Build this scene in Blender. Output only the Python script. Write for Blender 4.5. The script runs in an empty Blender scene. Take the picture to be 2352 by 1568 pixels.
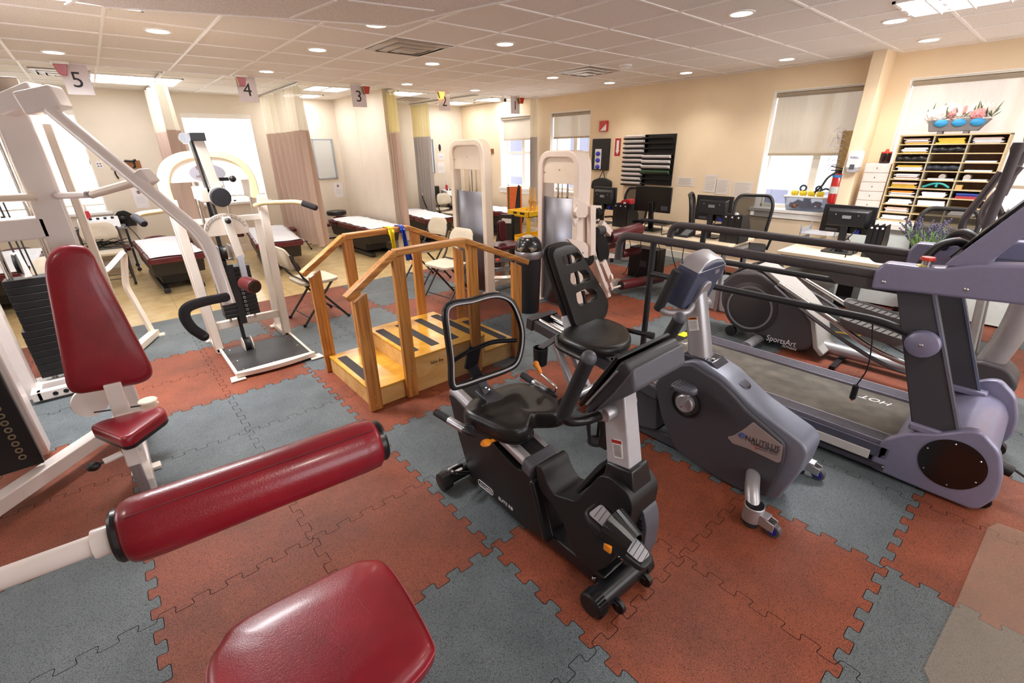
import bpy, bmesh, math, random
from mathutils import Vector, Matrix, Quaternion
random.seed(7)
sc = bpy.context.scene
col = sc.collection
PI = math.pi

# ------------------------------------------------------------------ camera
CAM = Vector((-0.93814, -1.26884, 1.70704))
RT = Vector((0.75709713, -0.65313683, -0.01470437))
UP = Vector((0.26547004, 0.28700349, 0.92041005))
FW = Vector((0.5969335, 0.70074337, -0.39067778))
FPX = 1045.2285


def ray(px, py):
    return RT * ((px - 1176) / FPX) + UP * ((784 - py) / FPX) + FW


def Z(px, py, z=0.0):
    d = ray(px, py)
    return CAM + d * ((z - CAM.z) / d.z)


def X(px, py, x):
    d = ray(px, py)
    return CAM + d * ((x - CAM.x) / d.x)


def Y(px, py, y):
    d = ray(px, py)
    return CAM + d * ((y - CAM.y) / d.y)


def PL(px, py, p0, n):
    d = ray(px, py)
    n = Vector(n)
    return CAM + d * ((Vector(p0) - CAM).dot(n) / d.dot(n))


def ZH(py, x, y):
    """height at which the vertical line over (x, y) meets image row py"""
    lo, hi = -0.5, 3.2
    for _ in range(40):
        m = (lo + hi) / 2
        d = Vector((x, y, m)) - CAM
        r = 784 - FPX * d.dot(UP) / d.dot(FW)
        if r > py:
            lo = m
        else:
            hi = m
    return m


cam = bpy.data.objects.new('camera', bpy.data.cameras.new('camera'))
col.objects.link(cam)
cam.data.sensor_width = 36.0
cam.data.lens = FPX / 2352 * 36.0
cam.data.clip_start = 0.02
R3 = Matrix((RT, UP, -FW)).transposed()
cam.matrix_world = Matrix.Translation(CAM) @ R3.to_4x4()
sc.camera = cam

# ------------------------------------------------------------------ materials
_mats = {}


def lin(h):
    h = h.lstrip('#')
    v = [int(h[i:i + 2], 16) / 255 for i in (0, 2, 4)]
    return tuple(c / 12.92 if c <= .04045 else ((c + .055) / 1.055) ** 2.4 for c in v) + (1.0,)


def mat(name, color, rough=.5, metal=0.0, noise=0.0, nscale=20.0, bump=0.0, bscale=200.0, coat=0.0, spec=.5, color2=None,
        emit=0.0, trans=0.0, alpha=1.0, stretch=(1, 1, 1), detail=4.0, lo=.35, hi=.65, bdist=.002):
    """procedural principled material: noise-mottled colour, optional noise bump"""
    if name in _mats:
        return _mats[name]
    m = bpy.data.materials.new(name)
    m.use_nodes = True
    nt = m.node_tree
    b = nt.nodes['Principled BSDF']
    c = lin(color)
    b.inputs['Base Color'].default_value = c
    b.inputs['Roughness'].default_value = rough
    b.inputs['Metallic'].default_value = metal
    b.inputs['Specular IOR Level'].default_value = spec
    b.inputs['Coat Weight'].default_value = coat
    b.inputs['Coat Roughness'].default_value = .15
    b.inputs['Transmission Weight'].default_value = trans
    b.inputs['Alpha'].default_value = alpha
    if emit:
        b.inputs['Emission Color'].default_value = c
        b.inputs['Emission Strength'].default_value = emit
    tc = nt.nodes.new('ShaderNodeTexCoord')
    mp = nt.nodes.new('ShaderNodeMapping')
    mp.inputs['Scale'].default_value = stretch
    nt.links.new(tc.outputs['Object'], mp.inputs['Vector'])
    if noise or color2:
        n = nt.nodes.new('ShaderNodeTexNoise')
        n.inputs['Scale'].default_value = nscale
        n.inputs['Detail'].default_value = detail
        nt.links.new(mp.outputs['Vector'], n.inputs['Vector'])
        r = nt.nodes.new('ShaderNodeValToRGB')
        c2 = lin(color2) if color2 else tuple(x * (1 - noise) for x in c[:3]) + (1,)
        r.color_ramp.elements[0].position = lo
        r.color_ramp.elements[1].position = hi
        r.color_ramp.elements[0].color = c2
        r.color_ramp.elements[1].color = c
        nt.links.new(n.outputs['Fac'], r.inputs['Fac'])
        nt.links.new(r.outputs['Color'], b.inputs['Base Color'])
    if bump:
        n2 = nt.nodes.new('ShaderNodeTexNoise')
        n2.inputs['Scale'].default_value = bscale
        n2.inputs['Detail'].default_value = 3
        nt.links.new(mp.outputs['Vector'], n2.inputs['Vector'])
        bp = nt.nodes.new('ShaderNodeBump')
        bp.inputs['Strength'].default_value = bump
        bp.inputs['Distance'].default_value = bdist
        nt.links.new(n2.outputs['Fac'], bp.inputs['Height'])
        nt.links.new(bp.outputs['Normal'], b.inputs['Normal'])
    _mats[name] = m
    return m


# ------------------------------------------------------------------ mesh builder
def root_loc(o):
    while o.parent:
        o = o.parent
    return o.location.copy()


def V(*a):
    return Vector(a)


def frame(axis, up=None):
    a = Vector(axis).normalized()
    u = Vector(up) if up is not None else (V(0, 0, 1) if abs(a.z) < .95 else V(0, 1, 0))
    s = a.cross(u).normalized()
    t = s.cross(a).normalized()
    return a, s, t


class MB:
    def __init__(self):
        self.bm = bmesh.new()
        self.mi = 0

    def face(self, vs):
        try:
            f = self.bm.faces.new(vs)
            f.material_index = self.mi
            return f
        except ValueError:
            return None

    def poly(self, pts):
        return self.face([self.bm.verts.new(p) for p in pts])

    def prism(self, pts, vec):
        """extrude a planar outline by vec"""
        vec = Vector(vec)
        pts = [Vector(p) for p in pts]
        a = [self.bm.verts.new(p) for p in pts]
        b = [self.bm.verts.new(p + vec) for p in pts]
        self.face(list(reversed(a)))
        self.face(b)
        n = len(a)
        for i in range(n):
            self.face([a[i], a[(i + 1) % n], b[(i + 1) % n], b[i]])
        return self

    def loft(self, rings, cap=True, closed=True):
        vs = [[self.bm.verts.new(p) for p in r] for r in rings]
        n = len(vs[0])
        for i in range(len(vs) - 1):
            for j in range(n if closed else n - 1):
                k = (j + 1) % n
                self.face([vs[i][j], vs[i][k], vs[i + 1][k], vs[i + 1][j]])
        if cap:
            self.face(list(reversed(vs[0])))
            self.face(vs[-1])
        return self

    def box(self, c, s, rot=None):
        c = Vector(c)
        h = [x / 2 for x in s]
        P = [V(sx * h[0], sy * h[1], sz * h[2]) for sz in (-1, 1) for sx, sy in ((-1, -1), (1, -1), (1, 1), (-1, 1))]
        if rot is not None:
            P = [rot @ p for p in P]
        self.loft([[c + p for p in P[:4]], [c + p for p in P[4:]]])
        return self

    def bx(self, x0, x1, y0, y1, z0, z1):
        return self.box(((x0 + x1) / 2, (y0 + y1) / 2, (z0 + z1) / 2), (abs(x1 - x0), abs(y1 - y0), abs(z1 - z0)))

    def beam(self, p0, p1, w, h, up=None):
        """rectangular bar; w across, h along up"""
        p0, p1 = Vector(p0), Vector(p1)
        a, s, t = frame(p1 - p0, up)
        q = [s * (-w / 2) + t * (-h / 2), s * (w / 2) + t * (-h / 2), s * (w / 2) + t * (h / 2), s * (-w / 2) + t * (h / 2)]
        self.loft([[p0 + k for k in q], [p1 + k for k in q]])
        return self

    def tube(self, path, r, n=14, closed=False, cap=True, flat=1.0, up=None):
        path = [Vector(p) for p in path]
        m = len(path)
        rr = r if isinstance(r, (list, tuple)) else [r] * m
        rings = []
        prev = None
        for i, p in enumerate(path):
            if closed:
                t = (path[(i + 1) % m] - path[i - 1]).normalized()
            elif i == 0:
                t = (path[1] - path[0]).normalized()
            elif i == m - 1:
                t = (path[-1] - path[-2]).normalized()
            else:
                t = ((path[i + 1] - p).normalized() + (p - path[i - 1]).normalized())
                t = t.normalized() if t.length > 1e-6 else (path[i + 1] - p).normalized()
            if prev is None:
                _, s, u = frame(t, up)
            else:
                s = prev - t * prev.dot(t)
                s = s.normalized() if s.length > 1e-6 else frame(t, up)[1]
                u = s.cross(t)
            prev = s
            rings.append([p + (s * math.cos(2 * PI * k / n) + u * math.sin(2 * PI * k / n) * flat) * rr[i] for k in range(n)])
        if closed:
            rings.append(rings[0])
            vs = [[self.bm.verts.new(p) for p in rg] for rg in rings[:-1]]
            vs.append(vs[0])
            for i in range(m):
                for j in range(n):
                    k = (j + 1) % n
                    self.face([vs[i][j], vs[i][k], vs[i + 1][k], vs[i + 1][j]])
        else:
            self.loft(rings, cap)
        return self

    def cyl(self, p0, p1, r, n=24, r2=None):
        return self.tube([p0, p1], [r, r if r2 is None else r2], n)

    def lathe(self, base, axis, prof, n=28, cap=True):
        """prof: list of (radius, distance along axis)"""
        base = Vector(base)
        a, s, t = frame(axis)
        rings = [[base + a * h + (s * math.cos(2 * PI * k / n) + t * math.sin(2 * PI * k / n)) * max(r, 1e-4) for k in range(n)] for r, h in prof]
        self.loft(rings, cap)
        return self

    def ball(self, c, r, n=14, sx=1, sy=1, sz=1):
        c = Vector(c)
        rings = []
        for i in range(n // 2 + 1):
            a = -PI / 2 + PI * i / (n // 2)
            rad = max(math.cos(a), 1e-3) * r
            rings.append([c + V(math.cos(2 * PI * k / n) * rad * sx, math.sin(2 * PI * k / n) * rad * sy, math.sin(a) * r * sz) for k in range(n)])
        self.loft(rings)
        return self

    def torus(self, c, axis, R, r, n=32, m=10):
        a, s, t = frame(axis)
        c = Vector(c)
        return self.tube([c + (s * math.cos(2 * PI * k / n) + t * math.sin(2 * PI * k / n)) * R for k in range(n)], r, m, closed=True, up=a)

    def grid(self, fn, nu, nv):
        vs = [[self.bm.verts.new(fn(i / nu, j / nv)) for j in range(nv + 1)] for i in range(nu + 1)]
        for i in range(nu):
            for j in range(nv):
                self.face([vs[i][j], vs[i + 1][j], vs[i + 1][j + 1], vs[i][j + 1]])
        return self

    def build(self, name, m, parent=None, bev=0.0, seg=2, label=None, smooth=True, ang=35, solid=0.0, subsurf=0, loc=None, recalc=True):
        bm = self.bm
        if recalc:
            bmesh.ops.recalc_face_normals(bm, faces=bm.faces[:])
        off = root_loc(parent) if parent else (Vector(loc) if loc is not None else Vector((0, 0, 0)))
        for v in bm.verts:
            v.co -= off
        me = bpy.data.meshes.new(name)
        bm.to_mesh(me)
        bm.free()
        for mm in (m if isinstance(m, (list, tuple)) else [m]):
            me.materials.append(mm)
        if smooth:
            for p in me.polygons:
                p.use_smooth = True
            me.set_sharp_from_angle(angle=math.radians(ang))
        o = bpy.data.objects.new(name, me)
        col.objects.link(o)
        if parent:
            o.parent = parent
        elif loc is not None:
            o.location = loc
        if bev:
            b = o.modifiers.new('bevel', 'BEVEL')
            b.width = bev
            b.segments = seg
            b.limit_method = 'ANGLE'
            b.angle_limit = math.radians(32)
            b.harden_normals = False
        if solid:
            s = o.modifiers.new('solid', 'SOLIDIFY')
            s.thickness = solid
            s.offset = 0
        if subsurf:
            s = o.modifiers.new('sub', 'SUBSURF')
            s.levels = subsurf
            s.render_levels = subsurf
        if label:
            o['label'] = label
        return o


def thing(name, label, cat, loc=(0, 0, 0), group=None):
    o = bpy.data.objects.new(name, None)
    col.objects.link(o)
    o.location = loc
    o.empty_display_size = .1
    o['label'] = label
    o['category'] = cat
    if group:
        o['group'] = group
    return o


def tag(o, label, cat, group=None):
    o['label'] = label
    o['category'] = cat
    if group:
        o['group'] = group
    return o


def struct(o):
    o['kind'] = 'structure'
    return o


def kids(o):
    return [c for c in col.objects if c.parent is o]


def dup(root, loc, rz=0.0, label=None, group=None):
    r = root.copy()
    col.objects.link(r)
    r.location = loc
    r.rotation_euler = (0, 0, rz)
    if label:
        r['label'] = label
    if group:
        r['group'] = group
    for ch in list(root.children):
        c = ch.copy()
        col.objects.link(c)
        c.parent = r
        for g in list(ch.children):
            d = g.copy()
            col.objects.link(d)
            d.parent = c
    return r


def place(root, loc, rz=0.0):
    root.location = loc
    root.rotation_euler = (0, 0, rz)


def fillet(pts, r, seg=5):
    """round the corners of a closed planar outline; r number or list"""
    pts = [Vector(p) for p in pts]
    n = len(pts)
    out = []
    for i in range(n):
        p, a, b = pts[i], pts[i - 1], pts[(i + 1) % n]
        ri = r[i] if isinstance(r, (list, tuple)) else r
        u, v = (a - p), (b - p)
        ri = min(ri, u.length * .49, v.length * .49)
        if ri < 1e-4:
            out.append(p)
            continue
        q0, q1 = p + u.normalized() * ri, p + v.normalized() * ri
        for k in range(seg + 1):
            t = k / seg
            out.append(q0 * (1 - t) ** 2 + p * (2 * t * (1 - t)) + q1 * t * t)
    return out


def bend(pts, r, seg=6):
    """round the inner corners of an open path"""
    pts = [Vector(p) for p in pts]
    out = [pts[0]]
    for i in range(1, len(pts) - 1):
        p, a, b = pts[i], pts[i - 1], pts[i + 1]
        u, v = (a - p), (b - p)
        ri = min(r, u.length * .49, v.length * .49)
        q0, q1 = p + u.normalized() * ri, p + v.normalized() * ri
        for k in range(seg + 1):
            t = k / seg
            out.append(q0 * (1 - t) ** 2 + p * (2 * t * (1 - t)) + q1 * t * t)
    out.append(pts[-1])
    return out


def spline(pts, n=6, closed=False):
    """Catmull-Rom through the points"""
    pts = [Vector(p) for p in pts]
    m = len(pts)
    out = []
    rng = range(m) if closed else range(m - 1)
    for i in rng:
        p1, p2 = pts[i], pts[(i + 1) % m]
        p0 = pts[i - 1] if (closed or i > 0) else p1 * 2 - p2
        p3 = pts[(i + 2) % m] if (closed or i < m - 2) else p2 * 2 - p1
        for k in range(n):
            t = k / n
            out.append(.5 * ((2 * p1) + (p2 - p0) * t + (2 * p0 - 5 * p1 + 4 * p2 - p3) * t * t + (3 * p1 - p0 - 3 * p2 + p3) * t ** 3))
    if not closed:
        out.append(pts[-1])
    return out


def text(body, origin, xdir, ydir, size, m, parent, name='lettering', ext=.0006, label=None, align='LEFT', shear=0.0, width=None):
    cu = bpy.data.curves.new(name, 'FONT')
    cu.body = body
    cu.size = size
    cu.extrude = ext
    cu.align_x = align
    cu.shear = shear
    cu.resolution_u = 3
    o = bpy.data.objects.new(name, cu)
    col.objects.link(o)
    bpy.context.view_layer.update()
    me = bpy.data.meshes.new_from_object(o)
    bpy.data.objects.remove(o)
    x = Vector(xdir).normalized()
    y = Vector(ydir)
    y = (y - x * y.dot(x)).normalized()
    z = x.cross(y)
    off = root_loc(parent) if parent else V(0, 0, 0)
    if width:
        w = max(v.co.x for v in me.vertices) - min(v.co.x for v in me.vertices)
        k = width / w
    else:
        k = 1
    T = Matrix((x, y, z)).transposed()
    for v in me.vertices:
        v.co = T @ Vector((v.co.x * k, v.co.y, v.co.z)) + Vector(origin) - off
    me.materials.clear()
    me.materials.append(m)
    q = bpy.data.objects.new(name, me)
    col.objects.link(q)
    if parent:
        q.parent = parent
    if label:
        q['label'] = label
    return q


def disc(c, axis, r, n=20):
    a, s, t = frame(axis)
    return [Vector(c) + (s * math.cos(2 * PI * k / n) + t * math.sin(2 * PI * k / n)) * r for k in range(n)]


# common materials
WHITE = mat('white_enamel', '#ece2dd', .28, noise=.05, nscale=6, coat=.4)
CREAM = mat('cream_enamel', '#efdfcc', .3, noise=.05, nscale=6, coat=.35)
BLK = mat('black_plastic', '#161517', .42, noise=.3, nscale=90, bump=.15, bscale=600)
BLKS = mat('black_satin', '#1b1a1d', .3, noise=.15, nscale=30)
BLKM = mat('black_powder_coat', '#232125', .5, noise=.25, nscale=300, bump=.2, bscale=900)
RUB = mat('black_foam_rubber', '#242126', .8, noise=.2, nscale=200, bump=.3, bscale=500)
GREY = mat('grey_plastic', '#55555e', .45, noise=.1, nscale=120, bump=.12, bscale=900)
DGREY = mat('dark_grey_plastic', '#3c3a40', .5, noise=.15, nscale=200, bump=.15, bscale=900)
SILV = mat('silver_paint', '#b9b6ba', .35, metal=.55, noise=.06, nscale=200)
CHROME = mat('chrome', '#d8d6d4', .12, metal=1.0)
STEEL = mat('brushed_steel', '#b4b4ba', .32, metal=1.0, noise=.12, nscale=60, stretch=(1, 1, .02))
ALU = mat('satin_aluminium', '#a9a7ac', .4, metal=.9, noise=.08, nscale=80)
RED = mat('red_vinyl', '#96192a', .3, noise=.35, nscale=5, bump=.25, bscale=260, coat=.25, detail=6)
MAROON = mat('maroon_vinyl', '#5e1a20', .35, noise=.3, nscale=8, bump=.2, bscale=200)
BVIN = mat('black_vinyl', '#1c1a1a', .33, noise=.15, nscale=60, bump=.12, bscale=500)
PAPER = mat('white_paper', '#efeaea', .8, noise=.03, nscale=5)
INK = mat('dark_ink', '#2b2a30', .7, noise=.1)
ORANGE = mat('orange_plastic', '#f0901e', .4, noise=.06)
CORD = mat('black_cord', '#151416', .6, noise=.1)
# ================================================================== ROOM
H = 2.60       # suspended ceiling
XW = 6.0       # right-hand wall
YB = 8.6       # back wall of the treatment bays
X0, Y0 = -4.2, -3.6

WALL = mat('painted_wall', '#efd9b9', .75, noise=.05, nscale=3, bump=.08, bscale=120)
WALLB = mat('painted_bay_wall', '#e6dac8', .75, noise=.05, nscale=3, bump=.08, bscale=120)
TRIMW = mat('white_trim_paint', '#f1ece2', .45, noise=.04, nscale=8)
VINYL = mat('beige_vinyl_tile', '#e0c896', .28, noise=.12, nscale=7, color2='#cfb07a', coat=.2)

# --- vinyl floor with seams
b = MB()
b.poly([V(X0, Y0, -.012), V(XW + .3, Y0, -.012), V(XW + .3, YB + .3, -.012), V(X0, YB + .3, -.012)])
fl = b.build('floor', VINYL)
struct(fl)
nt = VINYL.node_tree
bs = nt.nodes['Principled BSDF']
tc = nt.nodes.new('ShaderNodeTexCoord')
br = nt.nodes.new('ShaderNodeTexBrick')
br.offset = 0
br.inputs['Scale'].default_value = 1.0
br.inputs['Brick Width'].default_value = .6096
br.inputs['Row Height'].default_value = .6096
br.inputs['Mortar Size'].default_value = .0022
br.inputs['Color1'].default_value = (1, 1, 1, 1)
br.inputs['Color2'].default_value = (.9, .9, .9, 1)
br.inputs['Mortar'].default_value = (.35, .3, .25, 1)
nt.links.new(tc.outputs['Object'], br.inputs['Vector'])
mx = nt.nodes.new('ShaderNodeMix')
mx.data_type = 'RGBA'
mx.blend_type = 'MULTIPLY'
mx.inputs['Factor'].default_value = 1
lk = [l for l in nt.links if l.to_socket == bs.inputs['Base Color']][0]
nt.links.new(lk.from_socket, mx.inputs[6])
nt.links.new(br.outputs['Color'], mx.inputs[7])
nt.links.new(mx.outputs[2], bs.inputs['Base Color'])


# --- interlocking rubber tiles, 2 x 2 blocks of red and grey
def rubber(name, c1, c2, c3):
    m = bpy.data.materials.new(name)
    m.use_nodes = True
    nt = m.node_tree
    b = nt.nodes['Principled BSDF']
    tc = nt.nodes.new('ShaderNodeTexCoord')
    n = nt.nodes.new('ShaderNodeTexNoise')
    n.inputs['Scale'].default_value = 2.2
    n.inputs['Detail'].default_value = 7
    n.inputs['Roughness'].default_value = .65
    nt.links.new(tc.outputs['Object'], n.inputs['Vector'])
    r = nt.nodes.new('ShaderNodeValToRGB')
    r.color_ramp.elements[0].position = .32
    r.color_ramp.elements[1].position = .66
    r.color_ramp.elements[0].color = lin(c2)
    r.color_ramp.elements[1].color = lin(c1)
    nt.links.new(n.outputs['Fac'], r.inputs['Fac'])
    # pebbled crackle grain
    v = nt.nodes.new('ShaderNodeTexVoronoi')
    v.feature = 'DISTANCE_TO_EDGE'
    v.inputs['Scale'].default_value = 165
    d = nt.nodes.new('ShaderNodeTexNoise')
    d.inputs['Scale'].default_value = 60
    nt.links.new(tc.outputs['Object'], d.inputs['Vector'])
    ad = nt.nodes.new('ShaderNodeMix')
    ad.data_type = 'RGBA'
    ad.blend_type = 'ADD'
    ad.inputs['Factor'].default_value = .012
    nt.links.new(tc.outputs['Object'], ad.inputs[6])
    nt.links.new(d.outputs['Color'], ad.inputs[7])
    nt.links.new(ad.outputs[2], v.inputs['Vector'])
    r2 = nt.nodes.new('ShaderNodeValToRGB')
    r2.color_ramp.elements[0].position = .0
    r2.color_ramp.elements[1].position = .16
    r2.color_ramp.elements[0].color = lin(c3)
    r2.color_ramp.elements[1].color = (1, 1, 1, 1)
    nt.links.new(v.outputs['Distance'], r2.inputs['Fac'])
    mx = nt.nodes.new('ShaderNodeMix')
    mx.data_type = 'RGBA'
    mx.blend_type = 'MULTIPLY'
    mx.inputs['Factor'].default_value = .8
    nt.links.new(r.outputs['Color'], mx.inputs[6])
    nt.links.new(r2.outputs['Color'], mx.inputs[7])
    nt.links.new(mx.outputs[2], b.inputs['Base Color'])
    bp = nt.nodes.new('ShaderNodeBump')
    bp.inputs['Strength'].default_value = .35
    bp.inputs['Distance'].default_value = .0015
    nt.links.new(r2.outputs['Color'], bp.inputs['Height'])
    nt.links.new(bp.outputs['Normal'], b.inputs['Normal'])
    b.inputs['Roughness'].default_value = .52
    b.inputs['Specular IOR Level'].default_value = .4
    return m


RRED = rubber('red_rubber', '#a5563a', '#7c432f', '#6e5c57')
RGREY = rubber('grey_rubber', '#777f82', '#5f676b', '#62686e')
GAP = mat('rubber_seam', '#141212', .9, noise=.1)
S = .6096


def tooth_edge(p, q, n=10):
    """jigsaw line from p to q; returns points p..(q excluded)"""
    d = (q - p)
    L = d.length
    d = d.normalized()
    nrm = V(-d.y, d.x, 0)
    out = [p]
    pt = L / n
    a = .0185
    for i in range(n):
        s0 = pt * (i - .045) if i else pt * .06
        s1 = pt * (i + 1.045) if i < n - 1 else L - pt * .06
        g = a if i % 2 == 0 else -a
        for s, k in ((s0, .66), (s0 + .004, .93), (s0 + .010, 1), (s1 - .010, 1), (s1 - .004, .93), (s1, .66)):
            out.append(p + d * s + nrm * (g * k))
    return out


def inset(poly, e):
    n = len(poly)
    out = []
    for i in range(n):
        a, p, c = poly[i - 1], poly[i], poly[(i + 1) % n]
        u, v = (p - a), (c - p)
        if u.length < 1e-7 or v.length < 1e-7:
            out.append(p)
            continue
        n1 = V(-u.y, u.x, 0).normalized()
        n2 = V(-v.y, v.x, 0).normalized()
        m = n1 + n2
        k = e / max(.5, (1 + n1.dot(n2)) / 1) if m.length > 1e-6 else 0
        out.append(p + m * k)
    return out


b = MB()
# u grows toward -y, v grows toward +x; world = (v*S, -u*S)
U0, U1, V0, V1 = -8, 6, -7, 10
TOPZ = 0.0
for u in range(U0, U1):
    for v in range(V0, V1):
        red = ((math.floor(u / 2) + math.floor(v / 2)) % 2 == 0)
        A, B, Cc, D = V(v * S, -u * S, 0), V((v + 1) * S, -u * S, 0), V((v + 1) * S, -(u + 1) * S, 0), V(v * S, -(u + 1) * S, 0)
        pts = []

        def e(p, q):
            # canonical direction so that neighbours share the same line
            if (p.x + p.y * 1.37) <= (q.x + q.y * 1.37):
                return tooth_edge(p, q)
            return list(reversed(tooth_edge(q, p) + [p]))[:-1]
        straight_top = (u == U0)
        pts += ([A] if straight_top else e(A, B))
        pts += e(B, Cc)
        pts += e(Cc, D)
        pts += e(D, A)
        pts = list(reversed(pts))  # counter-clockwise
        ctr = (A + Cc) / 2
        if Vector((ctr.x - CAM.x, ctr.y - CAM.y)).length > 3.2:
            ins = inset(pts, .0018)
        else:
            ins = inset(pts, .0013)
        b.mi = 0 if red else 1
        f = b.poly([p + V(0, 0, TOPZ) for p in ins])
        b.mi = 2
b.mi = 2
b.poly([V(V0 * S, -U1 * S, -.0035), V(V1 * S, -U1 * S, -.0035), V(V1 * S, -U0 * S, -.0035), V(V0 * S, -U0 * S, -.0035)])
b.poly([V(V0 * S, -U0 * S, -.012), V(V1 * S, -U0 * S, -.012), V(V1 * S, -U0 * S, -.0005), V(V0 * S, -U0 * S, -.0005)])
rf = b.build('floor_rubber_tiles', [RRED, RGREY, GAP], smooth=False, recalc=False)
for p in rf.data.polygons:
    if p.normal.z < 0:
        p.flip()
struct(rf)


# --- walls with openings
def wall_x(name, x, y0, y1, holes, m, th=.3):
    """wall in plane x, solid on +x side; holes (y0,y1,z0,z1)"""
    b = MB()
    ys = sorted({y0, y1, *[h[0] for h in holes], *[h[1] for h in holes]})
    for a, c in zip(ys[:-1], ys[1:]):
        hs = [h for h in holes if h[0] <= a + 1e-6 and h[1] >= c - 1e-6]
        if not hs:
            b.bx(x, x + th, a, c, -.02, 3.0)
        else:
            h = hs[0]
            b.bx(x, x + th, a, c, -.02, h[2])
            b.bx(x, x + th, a, c, h[3], 3.0)
    return struct(b.build(name, m, smooth=False))


def wall_y(name, y, x0, x1, holes, m, th=.3):
    b = MB()
    xs = sorted({x0, x1, *[h[0] for h in holes], *[h[1] for h in holes]})
    for a, c in zip(xs[:-1], xs[1:]):
        hs = [h for h in holes if h[0] <= a + 1e-6 and h[1] >= c - 1e-6]
        if not hs:
            b.bx(a, c, y, y + th, -.02, 3.0)
        else:
            h = hs[0]
            b.bx(a, c, y, y + th, -.02, h[2])
            b.bx(a, c, y, y + th, h[3], 3.0)
    return struct(b.build(name, m, smooth=False))


def span_x(tl, br, x):
    a, c = X(*tl, x), X(*br, x)
    return min(a.y, c.y), max(a.y, c.y), min(a.z, c.z), max(a.z, c.z)


# windows in the right-hand wall (measured at the wall face)
yA1, yA0 = X(1149, 350, XW).y, X(1228, 350, XW).y
zA0, zA1 = X(1190, 432, XW).z, X(1160, 268, XW).z
yB1, yB0 = X(1262, 350, XW).y, X(1353, 350, XW).y
yC1, yC0 = X(1744, 400, XW).y, X(1970, 400, XW).y
zC0, zC1 = X(1800, 482, XW).z, X(1790, 208, XW).z
yD1, yD0 = X(2040, 360, XW).y, X(2352, 360, XW).y - .7
zD1 = X(2085, 180, XW).z
print('WIN', yA0, yA1, yB0, yB1, zA0, zA1, '|', yC0, yC1, zC0, zC1, '|', yD0, yD1, zD1)
WIN_R = [(yA0, yA1, zA0, zA1), (yB0, yB1, zA0, zA1), (yC0 - .06, yC1, zC0, zC1), (yD0, yD1, zC0, zD1)]
wall_x('wall_right', XW, Y0, YB + .3, WIN_R, WALL)

# back wall windows
def span_y(px0, px1, py0, py1, y):
    return Y(px0, (py0 + py1) / 2, y).x, Y(px1, (py0 + py1) / 2, y).x, Y((px0 + px1) / 2, py1, y).z, Y((px0 + px1) / 2, py0, y).z


WIN_B = [span_y(440, 596, 262, 466, YB), span_y(98, 208, 252, 484, YB), (-2.95, -2.05, .95, 2.2)]
wB = WIN_B[0]
WIN_B[1] = (WIN_B[1][0], WIN_B[1][1], wB[2], wB[3])
WIN_B[2] = (-2.62, -1.62, wB[2], wB[3])
print('WINB', WIN_B)
wall_y('wall_back', YB, X0, XW, WIN_B, WALLB)
# left and front shell (behind and beside the camera), plus windows added for ceiling light
FILL_WINF = [(-.9, .5, .85, 2.35), (1.0, 2.7, .85, 2.35), (3.2, 4.9, .85, 2.35)]  # added openings, out of view, letting daylight up onto the ceiling
FILL_WINL = [(2.2, 3.6, .85, 2.35)]  # another added opening, unseen, for extra daylight
wall_y('wall_front', Y0 - .3, X0 - .3, XW + .3, FILL_WINF, WALL)
wall_x('wall_left', X0 - .3, Y0 - .3, YB + .3, FILL_WINL, WALLB)
for n_, (h0, h1, z0, z1) in enumerate(FILL_WINF):
    b = MB()
    for xx in (h0, h1, (h0 + h1) / 2):
        b.bx(xx - .03, xx + .03, Y0 - .2, Y0 - .14, z0, z1)
    for zz in (z0, z1):
        b.bx(h0, h1, Y0 - .2, Y0 - .14, zz - .03, zz + .03)
    struct(b.build('window_%d' % (8 + n_), TRIMW))  # frame of an added, unseen fill-light window
for n_, (h0, h1, z0, z1) in enumerate(FILL_WINL):
    b = MB()
    for yy in (h0, h1, (h0 + h1) / 2):
        b.bx(X0 - .2, X0 - .14, yy - .03, yy + .03, z0, z1)
    for zz in (z0, z1):
        b.bx(X0 - .2, X0 - .14, h0, h1, zz - .03, zz + .03)
    struct(b.build('window_%d' % (12 + n_), TRIMW))  # frame of the added, unseen side window

# partition between bays and the column on the right wall
b = MB()
b.bx(2.97, 3.09, 6.5, YB, -.012, H + .05)
pt = b.build('wall_partition', WALLB, bev=.004)
struct(pt)
b = MB()
b.bx(2.962, 2.97, 6.48, 6.53, 0, H)
b.bx(2.966, 2.972, 7.62, 7.64, 0, H)
struct(b.build('trim_1', WALLB, smooth=False))

yk0, yk1 = Z(2040, 112, H).y, Z(2008, 128, H).y
cx = Z(2040, 112, H).x
yk1 = X(1962, 290, cx).y
print('COLUMN', cx, yk0, yk1)
b = MB()
b.bx(cx, XW + .05, yk0, yk1, -.01, H + .05)
struct(b.build('wall_column', WALL, bev=.006))

# baseboards
b = MB()
b.bx(XW - .015, XW + .01, Y0, YB, -.012, .11)
b.bx(cx - .012, XW, yk0 - .012, yk1 + .012, -.012, .11)
struct(b.build('baseboard_right', TRIMW, bev=.004))
b = MB()
b.bx(X0, 2.97, YB - .015, YB + .01, -.012, .11)
b.bx(3.09, XW, YB - .015, YB + .01, -.012, .11)
b.bx(2.955, 2.98, 6.5, YB, -.012, .11)
struct(b.build('baseboard_back', TRIMW, bev=.004))

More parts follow.
